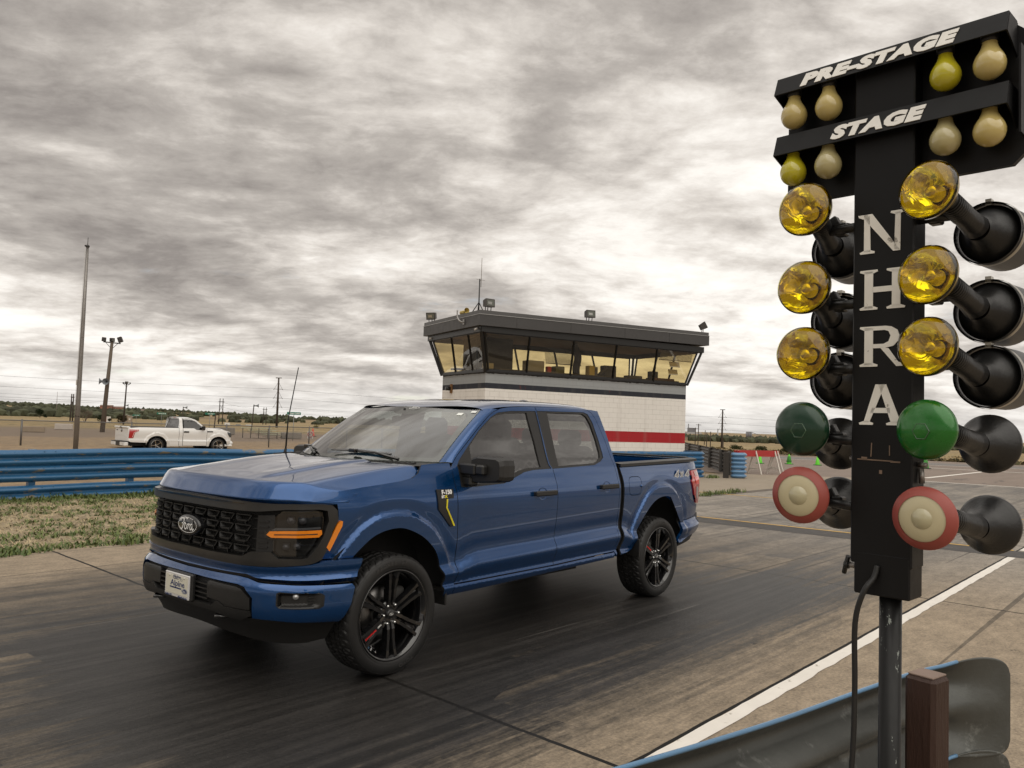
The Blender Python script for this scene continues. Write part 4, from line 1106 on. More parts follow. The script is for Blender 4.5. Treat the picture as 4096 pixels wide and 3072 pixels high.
    fr=MB();fr.box((px0,-.008,.598),(.012,.312,.158),mi=0,bev=.004);fr.box((px0+.005,-.008,.601),(.006,.280,.122),mi=1)
    X=px0+.0085;rt,up=(0,1,0),(0,0,1)
    put_text(fr,'Alpine',.052,(X,.006,.610),rt,up,2,bold=.0008,depth=.001,sx=1.35)
    fr.box((X,-.018,.5815),(.001,.150,.009),mi=2)
    put_text(fr,'Alpine',.026,(X,-.006,.655),rt,up,2,bold=.0004,depth=.001,sx=1.5)
    fr.box((X,-.02,.6405),(.001,.07,.004),mi=2)
    ellipse(fr,.036,.017,(X,.098,.572),rt,up,2,.0);ellipse(fr,.034,.0155,(X,.098,.572),rt,up,3,.0004,.0325,.0142);script_ford(fr,.022,(X+.0006,.098,.572),rt,up,3,w=.045)
    ellipse(fr,.016,.007,(X,.052,.640),rt,up,2,.0,.013,.005)
    put_text(fr,'Pueblo, CO',.017,(X,-.108,.5275),rt,up,2,bold=.0003,depth=.001,sx=1.05)
    put_text(fr,'AlpineFord.com',.017,(X,.074,.5275),rt,up,2,bold=.0003,depth=.001,sx=1.05)
    for y in (-.10,.088):fr.lathe([(0,.003),(.005,.002),(.006,0)],8,'x',org=(X,y,.655),mi=4)
    fr.build('number_plate',[mat('plate frame silver',(.74,.73,.72),.3,metal=.3),mat('plate cream',(.66,.63,.52),.4),NAVY,WHITEP,CHROME],p)
def make_bed(T):
    mb=MB();fl=MB()
    # inner walls, floor, tailgate
    for sg in (1,-1):
        mb.grid(lambda u,v:Vector((-2.95-1.70*u,sg*.80,1.08+.315*v)),4,4)
        rc=MB()
        rc.grid(lambda u,v:Vector((-2.935-1.69*u,sg*(.965-.17*v-.0*u)-sg*(.03*max(0,(u-.75)/.25)**2)*(1-v),1.388+.032*u+.010*math.sin(math.pi*v))),30,6)
        # outer lip of the cap
        rc.grid(lambda u,v:Vector((-2.935-1.69*u,sg*(.965+.002-.03*max(0,(u-.75)/.25)**2),1.388+.032*u-.028*v)),30,2)
        rc.build('bed_rail_cap',PLASTIC,T)
    mb.grid(lambda u,v:Vector((-2.95-1.70*u,-.58+1.16*v,.86)),4,4)
    mb.grid(lambda u,v:Vector((-2.955,-.80+1.6*v,.86+.53*u)),4,4)
    mb.build('bed_lining',PAINT,T)
    tg=MB();tg.box((-4.655,0,1.135),(.06,1.62,.55),bev=.02);tg.box((-4.655,0,1.425),(.07,1.60,.02),mi=1,bev=.005);tg.box((-4.69,0,1.27),(.012,.24,.08),mi=1,bev=.004);tg.build('tailgate',[PAINT,PLASTIC],T)
    rb=MB();rb.box((-4.76,0,.68),(.16,1.66,.17),bev=.03);rb.box((-4.77,0,.775),(.14,1.2,.02),mi=1);rb.build('rear_bumper',[PAINT,PLASTIC],T)
def make_underbody(T):
    u=MB();u.box((-1.9,0,.60),(4.6,1.1,.26));u.box((-1.75,.0,.50),(1.9,1.5,.12));u.box((.1,0,.80),(1.1,1.0,.55));u.box((-1.75,.55,.42),(2.0,.10,.14));u.box((-1.75,-.55,.42),(2.0,.10,.14))
    u.box((-3.8,.45,.52),(1.7,.09,.15));u.box((-3.8,-.45,.52),(1.7,.09,.15));u.tube([(-3.694,-.80,.41),(-3.694,.80,.41)],.06,10);u.tube([(0,-.80,.41),(0,.80,.41)],.05,10)
    u.lathe([(0,-.12),(.12,-.10),(.15,0),(.12,.10),(0,.12)],14,'x',org=(-3.694,.08,.41));u.box((-2.5,.45,.55),(1.0,.3,.22),bev=.05)
    u.tube([(-2.7,-.4,.45),(-4.3,-.5,.48),(-4.7,-.65,.5)],.04,8)
    u.build('chassis',MATTE,T)
def make_wheel(T,cx,sg,rot0,reds):
    """axle along y; outer face towards sg"""
    w=bpy.data.objects.new('wheel',None);link(w,T);w.location=(cx,sg*.998,.41);w.rotation_euler=(0,0,0 if sg>0 else math.pi)
    # tyre
    prof=[(.296,-.020),(.306,-.006),(.318,.003),(.338,.008),(.360,.0075),(.382,.002),(.396,-.008),(.4035,-.020),(.4075,-.034),(.4095,-.06),(.4095,-.082),(.401,-.084),(.401,-.094),(.410,-.096),(.410,-.128),(.402,-.130),(.402,-.152),(.410,-.154),(.410,-.19),(.401,-.192),(.401,-.202),(.409,-.204),(.407,-.245),(.403,-.262),(.394,-.275),(.37,-.285),(.33,-.288),(.30,-.275)]
    mb=MB();n=240
    for k,(r,y) in enumerate(prof):
        for j in range(n):
            ph=j+ (abs(y+.14)*95)
            rr=r
            if r>.3955 and (ph%6)<1.05 and -.262<y<-.012:rr-=.0085
            a=2*math.pi*j/n+rot0;mb.v.append(Vector((rr*math.cos(a),y,rr*math.sin(a))))
    for k in range(len(prof)-1):
        for j in range(n):mb.f.append([k*n+j,k*n+(j+1)%n,(k+1)*n+(j+1)%n,(k+1)*n+j]);mb.m.append(0);mb.sm.append(k<7)
    for rr,yy in ((.391,-.0035),(.322,.0055)):
        mb.tube([(rr*math.cos(2*math.pi*i/72),yy,rr*math.sin(2*math.pi*i/72)) for i in range(73)],.0016,5,cap=False)
    def arc(txt,a0,r,size):
        for i,ch in enumerate(txt):
            if ch==' ':continue
            a=R(a0)-i*size*.82/r
            d=Vector((math.cos(a),0,math.sin(a)));up=d;rt=Vector((math.sin(a),0,-math.cos(a)))
            rt=-rt if False else rt
            # seen from +y the x axis points left, so the reading direction is mirrored
            rt=Vector((-math.sin(-a)*-1,0,-math.cos(a)))
            rt=d.cross(Vector((0,1,0)))*-1
            rt=Vector((0,1,0)).cross(d)*-1
            rt=d.cross(Vector((0,1,0)))
            put_text(mb,ch,size,d*r+Vector((0,.0095,0)),-rt if rt.cross(up).y<0 else rt,up,1,bold=.0008,depth=.002,sx=1.25)
    return w,mb,arc
def finish_wheel(T,cx,sg,rot0,red,tilt=0):
    w,mb,arc=make_wheel(T,cx,sg,rot0,red)
    # lettering runs clockwise as seen from outside (which is increasing angle here)
    def arc2(txt,a0,r,size):
        for i,ch in enumerate(txt):
            if ch==' ':continue
            a=R(a0)+i*size*.95/r
            up=Vector((math.cos(a),0,math.sin(a)));rt=Vector((-math.sin(a),0,math.cos(a)))
            if rt.cross(up).y<0:rt=-rt
            put_text(mb,ch,size,up*r+Vector((0,.0082,0)),rt,up,1,bold=.0008,depth=.002,sx=1.25)
    arc2('PROXES ST',62,.356,.034);arc2('TOYO',-118,.356,.036)
    mb.build('tyre',[RUBBER,mat('tyre lettering',(.035,.034,.033),.5)],w)
    # rim
    rb=MB();rb.lathe([(.304,-.016),(.309,-.004),(.306,.002),(.298,.000),(.290,-.010),(.284,-.022),(.272,-.045),(.268,-.12),(.262,-.25),(.29,-.27)],72,'y')
    rm=rb.build('rim',GLOSSB,w)
    sp=MB()
    for k in range(6):
        a=R(90+60*k)+tilt;d=Vector((math.cos(a),0,math.sin(a)));t=Vector((-math.sin(a),0,math.cos(a)))
        for s2 in(1,-1):
            P=[(.055,.020,-.040),(.10,.022,-.028),(.17,.024,-.024),(.24,.031,-.018),(.284,.040,-.012)]
            for (r1,o1,y1),(r2,o2,y2) in zip(P,P[1:]):
                p=d*r1+t*o1*s2+Vector((0,y1,0));q=d*r2+t*o2*s2+Vector((0,y2,0))
                wI,wO=.0155,.0205
                vs=[]
                for (c,wd) in ((p,wI),(q,wO)):
                    vs+=[c+t*s2*wd*.6,c-t*s2*wd*.6,c-t*s2*wd*1.5-Vector((0,.045,0)),c+t*s2*wd*1.0-Vector((0,.045,0))]
                sp.add(vs,[(0,1,5,4),(1,2,6,5),(2,3,7,6),(3,0,4,7),(0,3,2,1),(4,5,6,7)])
        vs=[d*.06+t*.02-Vector((0,.058,0)),d*.06-t*.02-Vector((0,.058,0)),d*.275-t*.03-Vector((0,.046,0)),d*.275+t*.03-Vector((0,.046,0))]
        vs+=[q-Vector((0,.03,0)) for q in vs]
        sp.add(vs,[(0,1,2,3),(4,7,6,5),(0,4,5,1),(1,5,6,2),(2,6,7,3),(3,7,4,0)])
        # wedge where each pair meets the barrel
        m=d*.272-Vector((0,.03,0));a2=a+R(30);d2=Vector((math.cos(a2),0,math.sin(a2)));t2=Vector((-math.sin(a2),0,math.cos(a2)))
        sp.add([d2*.290+t2*.07-Vector((0,.03,0)),d2*.290-t2*.07-Vector((0,.03,0)),d2*.268-t2*.05-Vector((0,.085,0)),d2*.268+t2*.05-Vector((0,.085,0))],[(0,1,2,3)])
    sp.lathe([(0,-.050),(.045,-.048),(.075,-.046),(.092,-.052),(.098,-.07),(.095,-.11)],40,'y')
    sp.build('spokes',GLOSSB,w)
    cp=MB();cp.lathe([(0,-.030),(.028,-.030),(.033,-.034),(.035,-.05)],28,'y',mi=0)
    o=Vector((0,-.0295,0));rt=Vector((-1,0,0));ellipse(cp,.020,.0085,o,rt,(0,0,1),1,.0004,.018,.007);script_ford(cp,.014,o+Vector((0,.0005,0)),rt,(0,0,1),1,w=.05)
    cp.build('centre_cap',[mat('cap black',(.008,.008,.008),.3,coat=.5),SILVER],w)
    lg=MB()
    for k in range(6):
        a=R(60+60*k)+tilt+R(30)*0;lg.lathe([(0,-.022),(.007,-.023),(.0095,-.030),(.0105,-.05)],8,'y',org=(.068*math.cos(a),0,.068*math.sin(a)))
    lg.lathe([(.062,-.051),(.075,-.051)],24,'y');lg.build('wheel_nuts',CHROME,w)
    br=MB();br.lathe([(.09,-.13),(.19,-.13),(.19,-.155),(.09,-.155)],36,'y',mi=0);br.box((.155*math.cos(R(150)),-.14,.155*math.sin(R(150))),(.11,.09,.16),mi=1,bev=.02);br.lathe([(0,-.12),(.10,-.13),(.10,-.2),(0,-.2)],24,'y',mi=1);br.lathe([(0,-.27),(.262,-.27)],40,'y',mi=2)
    br.build('brake',[STEEL,mat('caliper',(.06,.058,.055),.5),MATTE],w)
    if red is not None:
        a=R(red);d=Vector((math.cos(a),0,math.sin(a)));t=Vector((-math.sin(a),0,math.cos(a)))
        dc=MB();up=t if t.cross(d).y<0 else t
        rt=d
        if Vector(rt).cross(up).y<0:up=-up
        put_text(dc,'PERFORMANCE',.016,d*.215+Vector((0,-.0205+.001,0)),rt,up,0,bold=.0006,depth=.001,sx=.95)
        put_text(dc,'FORD',.014,d*.125+Vector((0,-.0255+.001,0)),rt,up,1,bold=.0005,depth=.001,sx=.95)
        # plinth that carries the lettering between the twin spokes
        vs=[d*.095+t*.014-Vector((0,.0275,0)),d*.095-t*.014-Vector((0,.0275,0)),d*.275-t*.018-Vector((0,.0205,0)),d*.275+t*.018-Vector((0,.0205,0))]
        vs+=[q-Vector((0,.03,0)) for q in vs];dc.add(vs,[(0,1,2,3),(4,7,6,5),(0,4,5,1),(1,5,6,2),(2,6,7,3),(3,7,4,0)],2)
        dc.build('spoke_lettering',[REDP,WHITEP,GLOSSB],w)
    return w
TRUCK=make_truck();make_cab(TRUCK);make_nose(TRUCK);make_bed(TRUCK);make_underbody(TRUCK)
finish_wheel(TRUCK,0,1,0,-30,R(0));finish_wheel(TRUCK,-3.694,1,.3,30,R(0))
finish_wheel(TRUCK,0,-1,.1,None);finish_wheel(TRUCK,-3.694,-1,.2,None)
# ------------------------------------------------------------------ starting-light tree (near right)
def make_tree():
    ang=math.atan2(.995,.102)-math.pi/2      # local +y runs along the arms, local +x faces the camera side
    T=thing('starting_light_tree','tall black starting light post with round bulbs and coloured lamps beside the grey rail','start light',(1.954,4.627,0),ang)
    BLK=mat('tree black paint',(.006,.006,.0065),.45,spec=.25,var=.25,var_scale=7,color2=(.03,.028,.025),thr=(.70,.74))
    BLK2=mat('holder black plastic',(.012,.012,.012),.35,bump=.1,bump_scale=150)
    LET=mat('painted letter white',(.80,.78,.73),.6,var=.12,var_scale=18,color2=(.30,.28,.25),thr=(.63,.68))
    def A(y): return y      # y = along arm (positive = right in the picture)
    # post
    p=MB();p.tube([(-.035,.010,-.02),(-.035,.010,1.45)],.0225,20,smooth=True);p.box((-.035,.010,.01),(.22,.22,.02))
    for i in range(4):p.tube([(-.035+(.08 if i%2 else -.08),.010+(.08 if i//2 else -.08),.0),(-.035+(.08 if i%2 else -.08),.010+(.08 if i//2 else -.08),.04)],.010,6)
    chips=mat('post black worn',(.0065,.0065,.0065),.4,spec=.3,var=.2,var_scale=13,color2=(.22,.24,.22),thr=(.62,.635),stretch=(2.6,2.6,1))
    p.build('post',chips,T)
    # column box
    c=MB();c.box((-.036,0,2.015),(.072,.128,1.10),bev=.003);c.build('column',BLK,T)
    c=MB();c.box((-.036,.003,1.445),(.074,.116,.09),bev=.003);c.build('lower_box',BLK,T)
    s=MB()
    for (y,z,w,h) in ((-.012,1.690,.075,.0025),(-.035,1.693,.012,.006),(.03,1.688,.02,.003),(-.02,1.712,.002,.03),(.018,1.712,.0018,.022),(.0,1.665,.006,.008)):
        s.box((.0008,y,z),(.0012,w,h),Matrix.Rotation(R(random.uniform(-3,3)),3,'X'))
    s.build('scratch',mat('bare primer',(.20,.14,.10),.8,var=.3,var_scale=40),T)
    # serif letters, each its own outline
    def letter(polys,z,nm):
        m=MB()
        for P in polys:
            m.prism([(y*1.02,z+zz) for y,zz in P],.0005,.0022,'x')
        m.build(nm,LET,T)
    def serif(cx,z0,w,s,up):
        """flared foot centred at cx"""
        h=.008*up
        return [(cx-w/2-.009,z0),(cx-w/2-.010,z0+h*.5),(cx-w/2,z0+h),(cx+w/2,z0+h),(cx+w/2+.010,z0+h*.5),(cx+w/2+.009,z0)]
    H=.088
    N=[[(-.039,.004),(-.025,.004),(-.027,H-.004),(-.039,H-.004)],[(.024,.004),(.036,0),(.037,H-.004),(.026,H-.004)],[(-.041,H),(-.022,H),(.036,0),(.022,0),(-.034,H-.016)],serif(-.032,0,.012,0,1),serif(.031,H,.010,0,-1),[(-.052,H),(-.030,H),(-.036,H-.012),(-.050,H-.005)]]
    letter(N,2.143,'letter_n')
    Hh=[[(-.037,.003),(-.019,.003),(-.019,H-.003),(-.037,H-.003)],[(.020,.003),(.037,.003),(.037,H-.003),(.020,H-.003)],[(-.02,.038),(.021,.038),(.021,.050),(-.02,.050)],serif(-.028,0,.018,0,1),serif(-.028,H,.018,0,-1),serif(.028,0,.018,0,1),serif(.028,H,.018,0,-1)]
    letter(Hh,2.018,'letter_h')
    Rr=[[(-.036,.003),(-.018,.003),(-.018,H-.003),(-.036,H-.003)],serif(-.027,0,.018,0,1),[(-.045,H),(-.046,H-.004),(-.036,H-.009),(.006,H-.009),(.014,H-.012),(.018,H-.022),(.014,H-.034),(.004,H-.039),(-.019,H-.039),(-.019,H-.048),(.006,H-.048),(.024,H-.044),(.033,H-.034),(.036,H-.022),(.032,H-.010),(.020,H-.002),(.008,H)],[(-.004,H-.046),(.014,H-.049),(.034,.009),(.050,.005),(.050,0),(.030,0)]]
    letter(Rr,1.893,'letter_r')
    Aa=[[(-.012,H),(.008,H),(-.024,.006),(-.036,.006)],[(-.006,H),(.010,H),(.040,.006),(.020,.006)],[(-.022,.026),(.020,.026),(.017,.037),(-.019,.037)],serif(-.031,0,.010,0,1),serif(.030,0,.019,0,1)]
    letter(Aa,1.766,'letter_a')
    # cross boards with hoods
    for nm,zt,zb,txt,ty,tz,sz in (('pre_stage_board',2.594,2.549,'PRE-STAGE',-.018,2.5735,.040),('stage_board',2.452,2.402,'STAGE',-.012,2.428,.042)):
        b=MB()
        pr=[(-.050,zt+.002),(.012,zt+.000),(.030,zb),(.027,zb-.001),(.010,zt-.004),(-.050,zt-.002)]
        b.prism(pr,-.245,.243,'y')
        for y in (-.2445,.2425):b.prism([(-.050,zt-.003),(.010,zt-.004),(.027,zb),(-.01,zb-.012),(-.050,zb-.03)],y-.0015,y+.0015,'y')
        bo=b.build(nm,BLK,T)
        t=MB();n=Vector((zt-zb,0,.018)).normalized();up=Vector((-.018,0,zt-zb)).normalized()
        mid=Vector((.0238,ty,(zt+zb)/2-.0030))
        put_text(t,txt,sz*1.06,mid,(0,1,0),up,0,bold=.0030,shear=.20,depth=.0016,sx=1.42 if txt!='STAGE' else 1.32,space=1.12)
        t.build('board_lettering',LET,bo)
        bt=MB()
        for y in (-.21,-.075,.10,.225):bt.lathe([(0,.004),(.005,.002),(.006,0)],8,'z',org=(-.015,y,zt+.001))
        bt.build('rivet',mat('dull steel',(.25,.25,.25),.5,metal=.7),bo)
    bp=MB();bp.prism([(-.245,2.318),(-.236,2.300),(.236,2.300),(.262,2.326),(.262,2.57),(.243,2.588),(-.245,2.588)],-.064,-.048,'x');bp.build('back_panel',BLK,T)
    bf=MB()
    for y in (.250,):bf.box((-.03,y+.008,2.44),(.05,.004,.18))
    bf.build('side_flange',BLK,T)
    # small round bulbs in two rows
    CR=mat('bulb cream',(.53,.42,.155),.18,coat=.8,var=.08,var_scale=20);YE=mat('bulb yellow',(.50,.44,.02),.18,coat=.8,var=.1,var_scale=20);CR2=mat('bulb grey cream',(.46,.40,.20),.2,coat=.8)
    prof=[(0,-.0345),(.008,-.0335),(.0155,-.0300),(.0225,-.0245),(.0275,-.0170),(.0300,-.0080),(.0303,.0),(.0285,.0080),(.0248,.0160),(.0205,.0230),(.0165,.0310),(.0142,.0390),(.0135,.055)]
    for (y,z,m,desc) in ((-.208,2.512,CR,'cream'),(-.124,2.512,CR,'cream'),(.124,2.512,YE,'yellow'),(.206,2.512,CR,'cream'),(-.208,2.375,YE,'yellow'),(-.124,2.375,CR2,'cream'),(.124,2.375,CR2,'cream'),(.206,2.375,CR,'cream')):
        z-=.010;b=MB();b.lathe(prof,28,'z',org=(0,y,z));bo=b.build('bulb',m,T);bo['label']='round %s bulb under a lettered board'%desc
        so=MB();so.lathe([(.015,.042),(.017,.045),(.017,.058)],16,'z',org=(0,y,z));so.build('bulb_socket',BLK2,bo)
    # big reflector lamps on both sides and their rear shields
    def amber_glass():
        m,N,b=nodes_of('amber lamp glass')
        b.inputs['Base Color'].default_value=(.80,.55,.03,1);b.inputs['Metallic'].default_value=.78;b.inputs['Roughness'].default_value=.16
        b.inputs['Coat Weight'].default_value=1;b.inputs['Coat Roughness'].default_value=.02
        tc=N.n('ShaderNodeTexCoord')
        w=N.noise(N.mapping(tc.outputs['Object'],scale=(1,1,1)),13,2,.5,1.6)
        bp=N.n('ShaderNodeBump');bp.inputs['Strength'].default_value=.35;bp.inputs['Distance'].default_value=.01
        N.l(w,bp.inputs['Height']);N.l(bp.outputs[0],b.inputs['Normal'])
        return m
    def mirror_bowl():
        m,N,b=nodes_of('amber mirrored bowl')
        b.inputs['Base Color'].default_value=(.86,.80,.42,1);b.inputs['Metallic'].default_value=1;b.inputs['Roughness'].default_value=.10
        tc=N.n('ShaderNodeTexCoord');w=N.noise(tc.outputs['Object'],30,2,.5,.8)
        bp=N.n('ShaderNodeBump');bp.inputs['Strength'].default_value=.30;bp.inputs['Distance'].default_value=.006
        N.l(w,bp.inputs['Height']);N.l(bp.outputs[0],b.inputs['Normal']);return m
    AMB=amber_glass();AMBGL=glass_mat('amber clear glass',(.985,.90,.17),base=.06,grow=.7);REFL=mirror_bowl();AMB2=mat('amber frosted glass',(.50,.37,.03),.28,metal=.35,coat=1,var=.2,var_scale=22)
    GRN=mat('green lamp glass',(.006,.125,.008),.28,metal=.2,coat=.5,coat_rough=.08,var=.25,var_scale=14);GRN2=mat('dark green lamp glass',(.002,.030,.012),.28,metal=.2,coat=.35,coat_rough=.1)
    RIM=mat('red lamp rim',(.30,.062,.048),.45,var=.12,var_scale=20);FACE=mat('frosted lamp face',(.52,.46,.29),.45,coat=.5,coat_rough=.2)
    BULGE=mat('lamp inner bulge',(.44,.40,.25),.35,coat=1)
    rows=[(2.247,2.243,'amber'),(2.070,2.070,'amber'),(1.921,1.925,'amber'),(1.7525,1.758,'green'),(1.606,1.582,'red')]
    ARM=MB()
    for k,(zl,zr,kind) in enumerate(rows):
        for sd,z in ((-1,zl),(1,zr)):
            y=(.112 if sd>0 else -.143);x0=.085
            back=Vector((-.14,(.150 if sd>0 else -.168),z-.044+(.012 if kind!='amber' else 0) if sd<0 else z-.045+(.02 if k>=3 else 0)))
            front=Vector((x0,y,z))
            ax=(front-back).normalized()
            tilt=(Vector((1,.03 if sd<0 else -.20,.05 if kind=='amber' else .0))).normalized() if kind!='red' else Vector((1,.08 if sd<0 else -.08,-.05)).normalized()
            ax=tilt
            u=Vector((0,0,1)).cross(ax).normalized();v=ax.cross(u)
            M=Matrix((ax,u,v)).transposed()
            rr=.0605 if kind!='red' else .062
            if kind=='red':
                L=MB();L.lathe([(.0455,.004),(.048,.002),(rr,-.006),(rr+.001,-.012),(rr-.006,-.022),(.035,-.05),(.022,-.07)],44,'x',M=M,org=front,mi=0)
                lo=L.build('lamp',RIM,T);lo['label']='round frosted lamp with a wide red rim'
                f=MB();f.lathe([(0,.004),(.02,.004),(.045,.003),(.0465,.001)],40,'x',M=M,org=front);f.build('lamp_face',FACE,lo)
                f=MB();f.lathe([(0,.0125),(.006,.012),(.012,.010),(.0185,.006),(.021,.0035)],32,'x',M=M,org=front);f.build('lamp_centre',BULGE,lo)
            else:
                m=AMB if kind=='amber' else (GRN if sd>0 else GRN2)
                desc='round %s reflector lamp facing the near side'%('amber' if kind=='amber' else 'bright green' if sd>0 else 'dark green')
                dome=[(0,.016),(.014,.0155),(.028,.0135),(.042,.009),(.053,.002),(.059,-.006),(rr,-.013)];back_=[(rr,-.013),(.059,-.021),(.052,-.033),(.042,-.050),(.030,-.066),(.022,-.075)]
                if m is AMB:
                    # amber glass front over a mirrored bowl, as a reflector flood lamp is made
                    L=MB();L.lathe(back_,48,'x',M=M,org=front);lo=L.build('lamp',mat('amber lamp back',(.30,.20,.015),.3,metal=.4,coat=.6),T)
                    g=MB();g.lathe(dome,48,'x',M=M,org=front);g.build('lamp_glass',AMBGL,lo,fixn=False)
                    g=MB();g.lathe([(.057,-.010),(.052,-.022),(.044,-.034),(.034,-.045),(.024,-.052),(.012,-.056),(0,-.057)],48,'x',M=M,org=front);g.build('reflector_bowl',REFL,lo,fixn=False)
                    g=MB();g.lathe([(0,-.018),(.010,-.019),(.013,-.024),(.0125,-.034),(.016,-.038),(.017,-.05)],24,'x',M=M,org=front);g.build('filament_shield',mat('filament shield',(.55,.42,.10),.18,metal=.9),lo)
                else:
                    L=MB();L.lathe(dome+back_[1:],48,'x',M=M,org=front);lo=L.build('lamp',m,T)
                    f=MB()
                    hx=[front+M@Vector((.0150,.017*math.cos(a)+.004,.017*math.sin(a)-.004)) for a in [i*math.pi/3 for i in range(7)]]
                    f.tube(hx,.0011,6,cap=False);f.build('lamp_moulding',mat('lamp moulding '+kind,{'amber':(.35,.24,.01),'green':(.02,.07,.025)}[kind],.2,coat=1),lo)
                lo['label']=desc
            # holder: ribbed socket behind the lamp
            neck=front-ax*.070;end=back+Vector((.02,0,0))
            h=MB();d=(end-neck);
            pts=[neck+d*t for t in (0,.08,.12,.30,.55,.62,.85,1.0)]
            h.tube([neck+ax*.01]+pts,[.019,.020,.023,.0215,.023,.024,.0225,.024,.027],20)
            for i in range(8):
                a=neck+d*(.16+.05*i);h.tube([a,a+d*.012],.0238,20)
            h.build('lamp_holder',BLK2,T)
            # bell of the lamp that faces the far side
            b=MB();q=Matrix((Vector((-1,.10*sd,0)).normalized(),Vector((0,0,1)),Vector((-1,.10*sd,0)).normalized().cross(Vector((0,0,1))))).transposed()
            b.lathe([(.026,-.010),(.030,.0),(.034,.014),(.044,.032),(.058,.048),(.064,.056),(.0645,.062),(0,.070)],40,'x',M=q,org=back)
            bo=b.build('lamp_bell',BLK2,T)
            if kind=='amber':
                s=MB();s.lathe([(.069,.040),(.0695,.15),(.066,.15),(.066,.040)],44,'x',M=q,org=back);so=s.build('lamp_shield',BLK2,T)
                s=MB();s.lathe([(.0705,.050),(.0712,.052),(.0712,.062),(.0705,.064)],44,'x',M=q,org=back);s.box(back+q@Vector((.057,.070,.0)),(.02,.012,.014));s.build('hose_clamp',mat('clamp steel',(.50,.48,.43),.35,metal=.9),so)
            a=MB();m0=front.lerp(back,.62)
            a.tube([(m0.x,m0.y,m0.z),(-.03,.055*sd,m0.z-.004)],.011,8);a.box((m0.x,m0.y-.028*sd,m0.z+.020),(.022,.022,.022),Matrix.Rotation(.5,3,'X'),bev=.002);a.box((m0.x,m0.y-.045*sd,m0.z),(.026,.026,.03),bev=.003);a.build('lamp_arm',BLK2,T)
    # handle, pins and cable
    st=mat('galvanised pin',(.30,.28,.26),.45,metal=.8)
    h=MB();h.tube([(-.036,-.060,1.452),(-.036,-.086,1.452)],.006,8,mi=1);h.tube([(-.036,-.080,1.452),(-.036,-.090,1.452)],.009,8);h.tube([(-.030,-.080,1.472),(-.042,-.094,1.432)],.0055,8);h.build('clamp_handle',[BLK2,st],T)
    h=MB();h.tube([(-.03,-.064,1.690),(-.03,-.078,1.690)],.006,8);h.build('pin',st,T)
    h=MB();h.tube([(-.034,.064,1.684),(-.034,.082,1.684)],.0055,8);h.tube([(-.034,.070,1.676),(-.034,.072,1.645)],.006,8);h.build('pin',st,T)
    cb=MB();cb.tube(cr([(.004,-.004,1.465),(.012,-.008,1.44),(.03,-.022,1.41),(.028,-.040,1.34),(.016,-.044,1.20),(.010,-.050,1.05),(.008,-.070,.80),(.01,-.10,.4),(.02,-.16,.02)],5),.0060,8)
    tag(cb.build('power_cable',mat('cable black',(.012,.012,.012),.5)),'black cable hanging from the start light box down the front of its post','cable')
    o=COL.objects['power_cable'];o.location=T.location;o.rotation_euler=T.rotation_euler
make_tree()
